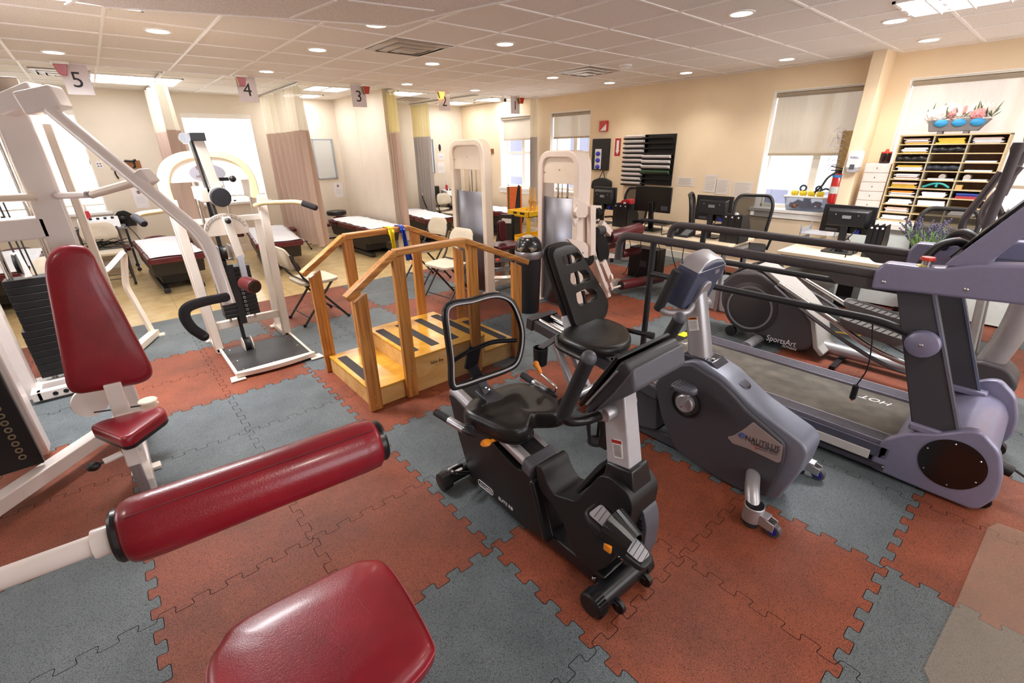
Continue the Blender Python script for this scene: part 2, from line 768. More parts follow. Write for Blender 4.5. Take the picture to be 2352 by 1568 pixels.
# ---------------------------------------------------------------- windows
GLASS = bpy.data.materials.new('window_glass')
GLASS.use_nodes = True
nt = GLASS.node_tree
nt.nodes.clear()
o_ = nt.nodes.new('ShaderNodeOutputMaterial')
t_ = nt.nodes.new('ShaderNodeBsdfTransparent')
g_ = nt.nodes.new('ShaderNodeBsdfGlossy')
g_.inputs['Roughness'].default_value = .05
m_ = nt.nodes.new('ShaderNodeMixShader')
m_.inputs[0].default_value = .05
nt.links.new(t_.outputs[0], m_.inputs[1])
nt.links.new(g_.outputs[0], m_.inputs[2])
nt.links.new(m_.outputs[0], o_.inputs[0])


def sheer(name, color, see=.3, tr=.5, weave=0.0):
    """woven fabric: part diffuse, part translucent, part open"""
    m = bpy.data.materials.new(name)
    m.use_nodes = True
    nt = m.node_tree
    nt.nodes.clear()
    o = nt.nodes.new('ShaderNodeOutputMaterial')
    d = nt.nodes.new('ShaderNodeBsdfDiffuse')
    t = nt.nodes.new('ShaderNodeBsdfTranslucent')
    x = nt.nodes.new('ShaderNodeBsdfTransparent')
    d.inputs[0].default_value = lin(color)
    t.inputs[0].default_value = lin(color)
    m1 = nt.nodes.new('ShaderNodeMixShader')
    m1.inputs[0].default_value = tr
    m2 = nt.nodes.new('ShaderNodeMixShader')
    m2.inputs[0].default_value = see
    nt.links.new(d.outputs[0], m1.inputs[1])
    nt.links.new(t.outputs[0], m1.inputs[2])
    nt.links.new(m1.outputs[0], m2.inputs[1])
    nt.links.new(x.outputs[0], m2.inputs[2])
    nt.links.new(m2.outputs[0], o.inputs[0])
    if weave:
        tc = nt.nodes.new('ShaderNodeTexCoord')
        n = nt.nodes.new('ShaderNodeTexNoise')
        n.inputs['Scale'].default_value = weave
        mp = nt.nodes.new('ShaderNodeMapping')
        mp.inputs['Scale'].default_value = (1, 1, .15)
        nt.links.new(tc.outputs['Object'], mp.inputs[0])
        nt.links.new(mp.outputs[0], n.inputs['Vector'])
        mx = nt.nodes.new('ShaderNodeMix')
        mx.data_type = 'RGBA'
        c = lin(color)
        mx.inputs[6].default_value = tuple(k * .86 for k in c[:3]) + (1,)
        mx.inputs[7].default_value = c
        nt.links.new(n.outputs['Fac'], mx.inputs[0])
        nt.links.new(mx.outputs[2], d.inputs[0])
        nt.links.new(mx.outputs[2], t.inputs[0])
    return m


SHADE = sheer('roller_shade_fabric', '#cfc2ae', .05, .24, 40)
SHADEW = sheer('white_shade_fabric', '#f8f6f2', .25, .6)
REVEAL = mat('white_window_reveal', '#f4f0ea', .6, noise=.03)


def window_x(n, y0, y1, z0, z1, drop, lab, sh=SHADE):
    f = MB()
    xo = XW + .2
    for yy in (y0, y1):
        f.bx(xo, xo + .06, yy - .03, yy + .03, z0, z1)
    f.bx(xo, xo + .06, y0, y1, z0 - .02, z0 + .05)
    f.bx(xo, xo + .06, y0, y1, z1 - .05, z1 + .02)
    zm = (z0 + z1) / 2
    f.bx(xo - .01, xo + .06, y0, y1, zm - .025, zm + .025)
    ym = (y0 + y1) / 2
    if y1 - y0 > .7:
        f.bx(xo - .012, xo + .06, ym - .045, ym + .045, z0, z1)
    w = f.build('window_%d' % n, TRIMW, bev=.004)
    struct(w)
    g = MB()
    g.bx(xo + .03, xo + .034, y0, y1, z0, z1)
    g.build('window_glass', GLASS, w)
    r = MB()   # white reveal lining and sill
    r.bx(XW + .002, xo, y1 - .012, y1 + .002, z0, z1)
    r.bx(XW + .002, xo, y0 - .002, y0 + .012, z0, z1)
    r.bx(XW + .002, xo, y0, y1, z1 - .012, z1 + .002)
    r.bx(XW - .035, xo, y0 - .04, y1 + .04, z0 - .035, z0 + .004)
    r.bx(XW - .02, XW, y0 - .02, y1 + .02, z0 - .11, z0 - .03)
    r.build('window_sill', REVEAL, w, bev=.003)
    # roller shade
    t = thing('roller_shade', lab, 'window shade', (XW + .06, ym, z1))
    q = MB()
    q.cyl((XW + .06, y0 + .03, z1 - .05), (XW + .06, y1 - .03, z1 - .05), .028, 14)
    q.build('roller', mat('shade_roller', '#a89a88', .6, noise=.05), t)
    q = MB()
    q.bx(XW + .03, XW + .1, y0 + .015, y1 - .015, z1 - .025, z1 - .008)
    q.bx(XW + .02, XW + .1, y0 + .01, y0 + .02, z1 - .09, z1 - .008)
    q.bx(XW + .02, XW + .1, y1 - .02, y1 - .01, z1 - .09, z1 - .008)
    q.build('bracket', TRIMW, t)
    q = MB()
    q.grid(lambda a, c: V(XW + .085, y0 + .03 + a * (y1 - y0 - .06), z1 - .05 - c * drop), 8, 8)
    q.build('shade_fabric', sh, t)
    q = MB()
    q.bx(XW + .075, XW + .095, y0 + .03, y1 - .03, z1 - .05 - drop - .03, z1 - .05 - drop)
    q.build('hem_bar', mat('shade_hem', '#b8a890', .6, noise=.05), t, bev=.003)
    q = MB()
    q.tube([V(XW + .05, y1 - .022, z1 - .06), V(XW + .05, y1 - .02, z0 + .35)], .0025, 6)
    q.build('pull_cord', PAPER, t)
    return w


dA = zA1 - X(1190, 312, XW).z
dC = zC1 - X(1850, 342, XW).z
window_x(1, *WIN_R[0], dA, 'beige roller shade on the narrow window beside the far corner, left of the hanging curtain')
window_x(2, *WIN_R[1], dA, 'beige roller shade on the window right of the pale curtain, behind the tan weight tower')
window_x(3, *WIN_R[2], dC, 'wide beige roller shade half lowered over the window left of the wall column')
window_x(4, *WIN_R[3], zD1 - zC0 - .45, 'large pale roller shade lowered behind the paper sorter and flower box', sheer('pale_shade_fabric', '#e6dccf', .08, .36, 40))


def window_y(n, x0, x1, z0, z1, lab):
    yo = YB + .12
    f = MB()
    for xx in (x0, x1, (x0 + x1) / 2):
        f.bx(xx - .025, xx + .025, yo + .06, yo + .12, z0, z1)
    for zz in (z0, z1, (z0 + z1) / 2):
        f.bx(x0, x1, yo + .06, yo + .12, zz - .03, zz + .03)
    w = struct(f.build('window_%d' % n, TRIMW, bev=.004))
    g = MB()
    g.bx(x0, x1, yo + .08, yo + .084, z0, z1)
    g.build('window_glass', GLASS, w)
    r = MB()
    r.bx(x0 - .002, x0 + .012, YB + .002, yo + .08, z0, z1)
    r.bx(x1 - .012, x1 + .002, YB + .002, yo + .08, z0, z1)
    r.bx(x0, x1, YB + .002, yo + .08, z1 - .012, z1 + .002)
    r.bx(x0 - .05, x1 + .05, YB - .04, yo + .08, z0 - .035, z0 + .004)
    r.build('window_sill', REVEAL, w, bev=.003)
    t = thing('roller_shade', lab, 'window shade', ((x0 + x1) / 2, YB + .04, z1))
    q = MB()
    q.bx(x0 + .01, x1 - .01, YB + .005, YB + .075, z1 - .07, z1 - .005)
    q.build('valance', TRIMW, t, bev=.004)
    q = MB()
    dz = z1 - z0 - (.02 if n != 9 else 0)
    q.grid(lambda a, c: V(x0 + .02 + a * (x1 - x0 - .04), YB + .045, z1 - .06 - c * (dz - .18)), 6, 6)
    q.build('shade_fabric', SHADEW, t)
    q = MB()
    q.bx(x0 + .02, x1 - .02, YB + .037, YB + .053, z0 + .1, z0 + .125)
    q.build('hem_bar', TRIMW, t, bev=.003)


window_y(5, *WIN_B[0], 'glowing white roller shade on the back window behind the hip machine')
window_y(6, *WIN_B[1], 'glowing white roller shade on the back window behind the chest press post')
window_y(7, *WIN_B[2], 'glowing white roller shade on the leftmost back window behind the weight stack rods')

# ---------------------------------------------------------------- ceiling
CT = bpy.data.materials.new('ceiling_tile')
CT.use_nodes = True
nt = CT.node_tree
bs = nt.nodes['Principled BSDF']
bs.inputs['Base Color'].default_value = lin('#dccfcb')
bs.inputs['Roughness'].default_value = .9
bs.inputs['Specular IOR Level'].default_value = .1
tc = nt.nodes.new('ShaderNodeTexCoord')
n1 = nt.nodes.new('ShaderNodeTexNoise')
n1.inputs['Scale'].default_value = 130
n1.inputs['Detail'].default_value = 4
nt.links.new(tc.outputs['Object'], n1.inputs['Vector'])
rp = nt.nodes.new('ShaderNodeValToRGB')
rp.color_ramp.elements[0].position = .42
rp.color_ramp.elements[1].position = .56
rp.color_ramp.elements[0].color = lin('#e0d8d5')
rp.color_ramp.elements[1].color = lin('#f3eeec')
nt.links.new(n1.outputs['Fac'], rp.inputs['Fac'])
nt.links.new(rp.outputs['Color'], bs.inputs['Base Color'])
bp = nt.nodes.new('ShaderNodeBump')
bp.inputs['Strength'].default_value = .5
bp.inputs['Distance'].default_value = .003
nt.links.new(rp.outputs['Color'], bp.inputs['Height'])
nt.links.new(bp.outputs['Normal'], bs.inputs['Normal'])
TBAR = mat('ceiling_grid_paint', '#f8f4f2', .45, noise=.04)

G = .636
gx0, gy0 = 1.94 * 1.0 - .0, 1.577
# grid lines measured at z = 2.6
YEDGE = 5.98     # gym ceiling ends here, the bays' ceiling sits 3 cm higher
BAYH = H + .03
b = MB()
b.bx(X0, XW + .1, Y0, YEDGE, H, H + .02)
struct(b.build('ceiling', CT, smooth=False))
b = MB()
b.bx(X0, XW + .1, YEDGE, YB + .1, BAYH, BAYH + .02)
struct(b.build('ceiling_bay', mat('bay_ceiling_tile', '#f0ece4', .9, noise=.06, nscale=130, spec=.1), smooth=False))
b = MB()
b.bx(X0, XW, YEDGE - .012, YEDGE + .012, H - .012, BAYH + .01)
struct(b.build('trim_2', TBAR, smooth=False))
b = MB()
xs = [1.94 + G * k for k in range(-10, 8) if X0 < 1.94 + G * k < XW]
ys = [1.577 + G * k for k in range(-9, 12) if Y0 < 1.577 + G * k < YB]
for x in xs:
    b.bx(x - .011, x + .011, Y0, YEDGE, H - .007, H + .002)
    b.bx(x - .011, x + .011, YEDGE, YB, BAYH - .007, BAYH + .002)
for y in ys:
    h = H if y < YEDGE else BAYH
    b.bx(X0, XW, y - .011, y + .011, h - .0065, h + .002)
b.bx(XW - .02, XW, Y0, YB, H - .007, H)
b.bx(X0, XW, YB - .02, YB, BAYH - .007, BAYH)
struct(b.build('ceiling_grid', TBAR, smooth=False))

# dropped section at the upper left
ZS = 2.46
pp = [Z(-250, -70, ZS), Z(240, 15, ZS), Z(912, 60, ZS), Z(1048, 25, ZS), Z(1240, -18, ZS), Z(1500, -120, ZS), Z(900, -260, ZS), Z(100, -240, ZS)]
b = MB()
b.prism(pp, (0, 0, H - ZS))
struct(b.build('ceiling_soffit', CT, smooth=False))
b = MB()
for p, q in (((770, 0), (667, 41)), ((801, 0), (996, 24)), ((240, 15), (912, 60)), ((912, 60), (1048, 25)), ((1048, 25), (1186, -2)), ((175, -2), (152, 10))):
    A, B_ = Z(*p, ZS), Z(*q, ZS)
    b.beam(A - (B_ - A) * .0 - V(0, 0, .002), B_ - V(0, 0, .002), .018, .006)
struct(b.build('trim_3', TBAR, smooth=False))

# pale building across the street, seen through the right-hand windows
FAC = mat('pale_facade', '#a7a4a6', .8, noise=.05, nscale=2)
FWN = mat('facade_window', '#5a5a6c', .3, noise=.1)
bl = thing('building_facade', 'pale building across the street seen through the right-hand windows', 'building', (15, 3, -3))
q = MB()
q.bx(15, 15.4, -14, 22, -3, 12)
q.build('wall', FAC, bl)
for i in range(-6, 10):
    for j in range(0, 3):
        q = MB()
        q.bx(14.97, 15.0, i * 2.0 + .3, i * 2.0 + 1.3, -1.2 + j * 2.6, .4 + j * 2.6)
        w_ = q.build('window', FWN, bl)
# ================================================================== CEILING FITTINGS
LAMP = mat('lamp_glow', '#fff4dc', .5, emit=14.0)
TUBE = mat('tube_glow', '#fbfbff', .5, emit=7.0)


def downlight(px, py, label, big=.075):
    p = Z(px, py, H - .004)
    t = thing('recessed_downlight', label, 'ceiling light', (p.x, p.y, H), 'recessed downlights')
    q = MB()
    q.lathe((p.x, p.y, H + .001), (0, 0, -1), [(big, 0), (big * 1.25, .001), (big * 1.25, .008), (big, .01)], 28, cap=False)
    q.build('trim_ring', TBAR, t)
    q = MB()
    q.lathe((p.x, p.y, H - .003), (0, 0, -1), [(.001, 0), (big, 0), (big, .004), (.001, .005)], 28)
    q.build('lens', LAMP, t)
    li = bpy.data.lights.new('downlight_lamp', 'SPOT')
    li.energy = DLP
    li.color = (1, .93, .86)
    li.spot_size = math.radians(130)
    li.spot_blend = .8
    li.shadow_soft_size = .09
    lo = bpy.data.objects.new('lamp', li)
    col.objects.link(lo)
    lo.parent = t
    lo.location = (0, 0, -.02)
    return t


DLP = 26
for px, py, lb in [
        (362, 71, 'round downlight large and bright in the tile left of the white ceiling strip'),
        (123, 120, 'round downlight directly above the red call light of sign 5'),
        (864, 57, 'round downlight peeking out from behind the dropped ceiling corner'),
        (729, 114, 'round downlight left of the nearest square ceiling vent'),
        (612, 164, 'round downlight just right of hanging sign 4'),
        (935, 193, 'round downlight between hanging signs 3 and 2'),
        (993, 146, 'round downlight just below the nearest square ceiling vent'),
        (1160, 101, 'round downlight right of the nearest square ceiling vent'),
        (1091, 207, 'round downlight between hanging signs 2 and 1'),
        (1269, 178, 'round downlight left of the farther square ceiling vent'),
        (1400, 190, 'small round downlight below the farther vent, close to the tan wall'),
        (1576, 167, 'round downlight right of the round smoke detector near the tan wall'),
        (1703, 31, 'large round downlight nearest the top edge right of centre'),
        (1807, 136, 'round downlight close to the wall above the half-lowered shade'),
        (2056, 48, 'large round downlight in front of the wall column'),
        (2134, 92, 'flat-looking round downlight just right of the wall column top')]:
    downlight(px, py, lb)
# unseen fittings of the same kind, kept for their light, around the camera
for x, y in [(-2.2, .6), (-.6, -1.6), (1.3, -1.9), (3.2, -1.9), (-2.4, 3.0), (4.6, -1.6)]:
    t = downlight(1176, 100, 'unseen downlight kept for its light in the ceiling behind or above the camera')
    t.location = (x, y, H)


def troffer(c, sx, sy, z, label, watts, cells=(3, 6), louver=True, rz=0.0):
    """fluorescent ceiling fixture, c = centre (x, y)"""
    t = thing('fluorescent_troffer', label, 'ceiling light', (c[0], c[1], z), 'fluorescent ceiling troffers')
    q = MB()
    x0, x1, y0, y1 = c[0] - sx / 2, c[0] + sx / 2, c[1] - sy / 2, c[1] + sy / 2
    for a in ((x0, x1, y0, y0 + .02), (x0, x1, y1 - .02, y1), (x0, x0 + .02, y0, y1), (x1 - .02, x1, y0, y1)):
        q.bx(*a, z - .014, z - .0005)
    q.build('housing', TBAR, t)
    q = MB()
    nx = 2
    for k in range(nx):
        xa_ = x0 + sx * (k + .5) / nx if sx <= sy else None
        if sx <= sy:
            q.bx(xa_ - sx * .18, xa_ + sx * .18, y0 + .03, y1 - .03, z - .006, z - .002)
        else:
            ya_ = y0 + sy * (k + .5) / nx
            q.bx(x0 + .03, x1 - .03, ya_ - sy * .18, ya_ + sy * .18, z - .006, z - .002)
    q.build('diffuser', TUBE, t)
    q = MB()
    q.bx(x0 + .02, x1 - .02, y0 + .02, y1 - .02, z - .003, z - .0005)
    q.build('reflector', mat('white_reflector', '#e9e6e6', .4, noise=.03), t)
    if louver:
        q = MB()
        for k in range(1, cells[0]):
            xx = x0 + sx * k / cells[0]
            q.bx(xx - .004, xx + .004, y0 + .02, y1 - .02, z - .03, z - .006)
        for k in range(1, cells[1]):
            yy = y0 + sy * k / cells[1]
            q.bx(x0 + .02, x1 - .02, yy - .004, yy + .004, z - .03, z - .006)
        q.build('louver', mat('grey_louver', '#cfc9c4', .35, metal=.3, noise=.05), t)
    li = bpy.data.lights.new('troffer_lamp', 'AREA')
    li.shape = 'RECTANGLE'
    li.size, li.size_y = sx * .85, sy * .85
    li.energy = watts
    li.color = (.97, .98, 1)
    lo = bpy.data.objects.new('lamp', li)
    col.objects.link(lo)
    lo.parent = t
    lo.location = (0, 0, -.035)
    return t


p = Z(120, -10, H)
troffer((p.x - .1, p.y - .25), 1.1, .60, H, 'large louvred fluorescent fixture at the top left corner above the sign 5 bay', 45, (6, 3))
p = Z(2270, -14, H)
troffer((p.x + .0, p.y - .1), .60, 1.1, H, 'louvred fluorescent fixture cut by the top right corner of the picture', 35, (3, 6))
BW = 2.5
p = Z(292, 182, BAYH)
troffer((p.x, p.y), 1.15, .9, BAYH, 'twin-panel fluorescent fixture above the bay between signs 5 and 4', BW, (12, 2), False)
p = Z(750, 203, BAYH)
troffer((p.x, p.y), .6, .6, BAYH, 'small bright fluorescent fixture left of hanging sign 3', BW, (2, 2), False)
p = Z(690, 219, BAYH)
troffer((p.x, p.y), .6, .6, BAYH, 'dimmer fluorescent fixture behind the tall curtain between signs 4 and 3', BW, (2, 2), False)
p = Z(930, 214, BAYH)
troffer((p.x, p.y), .6, .6, BAYH, 'fluorescent fixture just right of the curtain beside sign 3', BW, (2, 2), False)
p = Z(1045, 236, BAYH)
troffer((p.x, p.y), .6, .6, BAYH, 'fluorescent fixture right of hanging sign 2 over the back corner', BW, (2, 2), False)
p = Z(1135, 228, BAYH)
troffer((p.x, p.y), .6, .6, BAYH, 'fluorescent fixture left of hanging sign 1', BW, (2, 2), False)


def vent(px, py, z, label, s=.6):
    p = Z(px, py, z)
    x0, y0 = 1.94 + G * math.floor((p.x - 1.94) / G), 1.577 + G * math.floor((p.y - 1.577) / G)
    c = V(x0 + G / 2, y0 + G / 2, z)
    t = thing('ceiling_vent', label, 'vent', c, 'square ceiling vents')
    VM = mat('vent_metal', '#b9b0a8', .35, metal=.6, noise=.08)
    q = MB()
    h = s / 2
    q.bx(c.x - h, c.x + h, c.y - h, c.y + h, z - .006, z)
    q.build('back_plate', mat('vent_dark', '#8a837c', .5, metal=.4, noise=.1), t)
    for k, f in enumerate((1.0, .72, .44)):
        q = MB()
        a = h * f
        b_ = a - .06
        o1 = [V(c.x + sx * a, c.y + sy * a, z - .008 - k * .012) for sx, sy in ((-1, -1), (1, -1), (1, 1), (-1, 1))]
        o2 = [V(c.x + sx * b_, c.y + sy * b_, z - .024 - k * .012) for sx, sy in ((-1, -1), (1, -1), (1, 1), (-1, 1))]
        q.loft([o1, o2], cap=False)
        q.build('louver_ring', VM, t, solid=.003)
    q = MB()
    q.bx(c.x - h * .2, c.x + h * .2, c.y - h * .2, c.y + h * .2, z - .046, z - .04)
    q.build('centre_plate', VM, t)
    return t


vent(950, 102, H, 'square metal ceiling vent nearest the camera, above the stairs')
vent(1350, 161, H, 'farther square metal ceiling vent beside the round smoke detector')
vent(95, 158, BAYH, 'square ceiling vent left of hanging sign 5', .55)
vent(985, 226, BAYH, 'square ceiling vent in the back bay left of hanging sign 2', .5)

# smoke detector and security camera
p = Z(1437, 149, H)
t = thing('smoke_detector', 'round white smoke detector on the ceiling beside the farther vent', 'smoke detector', (p.x, p.y, H))
q = MB()
q.lathe((p.x, p.y, H), (0, 0, -1), [(.075, 0), (.075, .012), (.06, .03), (.045, .038), (.001, .04)], 28)
q.build('housing', TBAR, t)
q = MB()
q.lathe((p.x, p.y, H - .012), (0, 0, -1), [(.07, 0), (.066, .012), (.064, .012)], 28, cap=False)
q.build('sensor_slot', GREY, t)
p = Z(1156, 217, H)
t = thing('security_camera', 'small white bullet camera with black lens hanging left of sign 1', 'camera', (p.x, p.y, H))
q = MB()
q.lathe((p.x, p.y, H), (0, 0, -1), [(.05, 0), (.05, .02), (.02, .03), (.02, .06)], 18)
q.build('mount', TBAR, t)
q = MB()
q.cyl((p.x - .02, p.y + .04, H - .075), (p.x - .02, p.y - .07, H - .095), .032, 16)
q.build('camera_body', TBAR, t, bev=.004)
q = MB()
q.lathe((p.x - .02, p.y - .068, H - .0945), (0, -1, -.18), [(.028, 0), (.028, .012), (.001, .016)], 16)
q.build('lens', BLK, t)
# ================================================================== RECUMBENT BIKE, FRONT (black mesh back)
def PX(x, *pts):
    return [X(a, b_, x) for a, b_ in pts]


def mirror_pad(outline, vec):
    q = MB()
    q.prism(outline, vec)
    return q


PANEL = mat('black_textured_housing', '#151414', .48, noise=.25, nscale=250, bump=.2, bscale=800)
STICKER = mat('white_sticker', '#eceaea', .5, noise=.03)
REDLAB = mat('red_label', '#b02a22', .5, noise=.05)
WHT = mat('white_print', '#e9e9ea', .6, noise=.02)

A = thing('recumbent_bike', 'black recumbent exercise bike with mesh backrest and orange levers, beside the wooden stairs', 'exercise bike', (.25, 0, 0))
xc = .25
# stabilizers
q = MB()
q.cyl((.05, .485, .055), (.47, .485, .055), .036, 24)
rs = q.build('rear_stabilizer', BLKS, A, bev=.003)
for x0, x1 in ((.03, .085), (.435, .49)):
    q = MB()
    q.lathe((x0, .485, .052), (1, 0, 0), [(.04, 0), (.05, .004), (.052, .02), (.05, x1 - x0)], 12)
    q.build('end_cap', BLK, rs, ang=25)
q = MB()
q.bx(.10, .165, .455, .515, .085, .093)
q.build('steel_plate', STEEL, rs, bev=.002)
q = MB()
q.tube(bend([V(.16, .40, .10), V(.08, .405, .14), V(.075, .45, .13), V(.16, .46, .12)], .02), .011, 10)
q.build('lift_handle', BLKS, A)
q = MB()
q.cyl((.09, -.518, .058), (.42, -.53, .058), .047, 28)
fs = q.build('front_stabilizer', BLKS, A, bev=.003)
for x0, d in ((.075, 1), (.43, -1)):
    q = MB()
    q.lathe((x0, -.517 if d > 0 else -.53, .058), (d, 0, 0), [(.044, 0), (.052, .006), (.053, .05), (.048, .054)], 24)
    for k in range(24):
        a = 2 * PI * k / 24
        q.beam((x0 + d * .008, -.523 + .053 * math.cos(a), .058 + .053 * math.sin(a)), (x0 + d * .048, -.523 + .053 * math.cos(a), .058 + .053 * math.sin(a)), .004, .004)
    q.build('end_cap', BLK, fs, ang=25)
for x0 in (.165, .345):
    q = MB()
    q.lathe((x0, -.585, .04), (1, 0, 0), [(.012, 0), (.03, 0), (.03, .02), (.012, .02)], 24)
    q.beam((x0 + .01, -.52, .05), (x0 + .01, -.59, .042), .03, .03)
    q.build('transport_wheel', BLK, fs, bev=.003)
for x0 in (.17, .33):
    q = MB()
    q.ball((x0, -.462, .085), .011, 10)
    q.build('bolt', CHROME, fs)
# beam joining them
q = MB()
q.bx(.185, .315, -.50, -.15, .035, .105)
q.bx(.20, .30, -.2, .46, .03, .085)
q.build('lower_beam', BLKS, A, bev=.008)
# rear housing
o = [V(.162, y, z) for y, z in ((.545, .52), (.535, .50), (.475, .30), (.40, .115), (.34, .085), (.10, .06), (-.03, .05), (-.175, .075), (-.20, .11), (-.14, .26), (-.10, .375), (-.075, .395), (.0, .36), (.10, .385), (.30, .46), (.5, .535))]
q = MB()
q.prism(fillet(o, .02, 3), (.176, 0, 0))
rh = q.build('rear_housing', PANEL, A, bev=.012, seg=3)
# raised lip along the front of the rear housing
q = MB()
q.beam((.166, -.105, .37), (.166, -.205, .09), .03, .05, up=(1, 0, 0))
q.beam((.334, -.105, .37), (.334, -.205, .09), .03, .05, up=(1, 0, 0))
q.build('housing_rib', BLKS, rh, bev=.012, seg=3)
# lettering: rounded frame, CARDIO, ELITE RB
xp = .1605
p0, p1 = X(1097, 1099, xp), X(1141, 1137, xp)
u = (X(1184, 1166, xp) - X(1102, 1100, xp)).normalized()
up = V(-1, 0, 0).cross(u) * -1
if up.z < 0:
    up = -up
L0 = X(1099, 1111, xp)
fr = fillet([L0, L0 + u * .125, L0 + u * .125 + up * .034, L0 + up * .034], .017, 6)
q = MB()
q.tube(fr, .0016, 6, closed=True)
q.build('logo_frame', WHT, rh)
text('CARDIO', L0 + u * .055 + up * .0085, u, up, .022, WHT, rh, width=.06)
text('3G', L0 + u * .013 + up * .0085, u, up, .024, mat('grey_print', '#a9a9ae', .5, noise=.02), rh, width=.036)
text('ELITE RB', X(1145, 1146, xp), u, up, .026, WHT, rh, width=.108)
# front housing: neck, valley and mast foot
o = [V(.168, y, z) for y, z in ((-.115, .455), (-.15, .455), (-.175, .40), (-.225, .36), (-.345, .405), (-.45, .60), (-.50, .62), (-.575, .60), (-.60, .56), (-.595, .47), (-.565, .33), (-.52, .2), (-.475, .135), (-.46, .12), (-.36, .12), (-.32, .18), (-.27, .27), (-.21, .31), (-.13, .33))]
q = MB()
q.prism(fillet(o, .022, 3), (.164, 0, 0))
fh = q.build('front_housing', PANEL, A, bev=.012, seg=3)
o = [V(.245, y, z) for y, z in ((-.55, .50), (-.60, .49), (-.622, .42), (-.622, .30), (-.60, .21), (-.54, .17))]
q = MB()
q.prism(fillet(o, .02, 3), (.085, 0, 0))
q.build('front_fairing', GREY, A, bev=.014, seg=3)
for k in range(9):
    z = .25 + k * .018
    q = MB() if k == 0 else q
    q.bx(.240, .247, -.612 + abs(k - 4) * .003, -.56, z + .04, z + .047)
q.build('air_vent', BLK, A)
q = MB()
q.prism(fillet([V(.19, -.33, .415), V(.31, -.33, .415), V(.31, -.44, .61), V(.19, -.44, .61)], .02, 3), (0, .014, .014))
q.build('step_through_pad', RUB, A, bev=.004)
text('MAG', X(1375, 1175, .1655), V(0, -1, -.35), V(0, -.3, 1), .026, WHT, fh)
q = MB()
c = X(1392, 1196, .166)
q.torus(c, (1, 0, 0), .05, .003, 28, 6)
q.build('logo_ring', mat('orange_print', '#c8762a', .5, noise=.05), fh)
# collar and mast
q = MB()
q.loft([[V(.185, -.45, .555), V(.315, -.45, .555), V(.315, -.60, .52), V(.185, -.60, .52)], [V(.2, -.452, .645), V(.3, -.452, .645), V(.3, -.562, .665), V(.2, -.562, .665)]])
q.build('mast_collar', BLKS, A, bev=.008, seg=3)
q = MB()
q.loft([[V(.21, -.455, .60), V(.29, -.455, .60), V(.29, -.553, .62), V(.21, -.553, .62)], [V(.215, -.40, .93), V(.285, -.40, .93), V(.285, -.49, .95), V(.215, -.49, .95)]])
ms = q.build('mast', mat('silver_mast_paint', '#c4c2c8', .38, metal=.25, noise=.05, nscale=30), A, bev=.006, seg=3)
# warning label on the mast's left face
lx = .2085
a_, b2, c_, d_ = X(1405, 1008, lx), X(1427, 1013, lx), X(1431, 1055, lx), X(1410, 1050, lx)
q = MB()
q.prism(fillet([a_, b2, c_, d_], .006, 3), (.004, 0, 0))
lb = q.build('warning_label', STICKER, ms)
q = MB()
q.prism([a_ + V(-.0008, 0, 0), b2 + V(-.0008, 0, 0), b2 * .82 + c_ * .18 + V(-.0008, 0, 0), a_ * .82 + d_ * .18 + V(-.0008, 0, 0)], (.001, 0, 0))
q.build('label_band', REDLAB, ms)
q = MB()
for k in range(9):
    t = .27 + k * .075
    s, e_ = a_ * (1 - t) + d_ * t, b2 * (1 - t) + c_ * t
    q.beam(s * .9 + e_ * .1 + V(-.0006, 0, 0), s * .14 + e_ * .86 + V(-.0006, 0, 0), .0022, .001)
q.build('label_text', INK, ms)
# bottle cage behind the mast
q = MB()
bc = V(.235, -.375, .74)
q.torus(bc + V(0, 0, .055), (0, 0, 1), .038, .006, 24, 8)
q.torus(bc + V(0, 0, -.06), (0, 0, 1), .03, .006, 24, 8)
for k in range(5):
    a = 2 * PI * k / 5 + .3
    q.tube([bc + V(.038 * math.cos(a), .038 * math.sin(a), .055), bc + V(.04 * math.cos(a + .2), .04 * math.sin(a + .2), 0), bc + V(.03 * math.cos(a + .2), .03 * math.sin(a + .2), -.06)], .006, 8)
q.cyl(bc + V(0, 0, -.064), bc + V(0, 0, -.058), .03, 20)
q.bx(.215, .255, -.435, -.405, .68, .80)
q.build('bottle_cage', BLK, A)
# console
prof = [V(.115, y, z) for y, z in ((-.405, .875), (-.425, .872), (-.578, 1.045), (-.578, 1.085), (-.552, 1.112), (-.535, 1.108))]
q = MB()
q.prism(prof, (.285, 0, 0))
cs = q.build('console', DGREY, A, bev=.008, seg=3)
q = MB()
q.prism([V(.113, -.392, .885), V(.402, -.392, .885), V(.402, -.53, 1.115), V(.113, -.53, 1.115)], V(0, .012, .007))
q.build('console_screen', mat('console_screen_black', '#0d0c0e', .3, noise=.1), cs, bev=.003)
q = MB()
q.loft([[V(.112, -.43, .87), V(.403, -.43, .87), V(.403, -.60, 1.03), V(.112, -.60, 1.03)], [V(.112, -.52, 1.0), V(.403, -.52, 1.0), V(.403, -.582, 1.105), V(.112, -.582, 1.105)]])
q.build('console_back', GREY, cs, bev=.012, seg=3)
q = MB()
q.beam((.1105, -.42, .91), (.1105, -.53, 1.075), .006, .01, up=(1, 0, 0))
q.build('console_trim', SILV, cs)
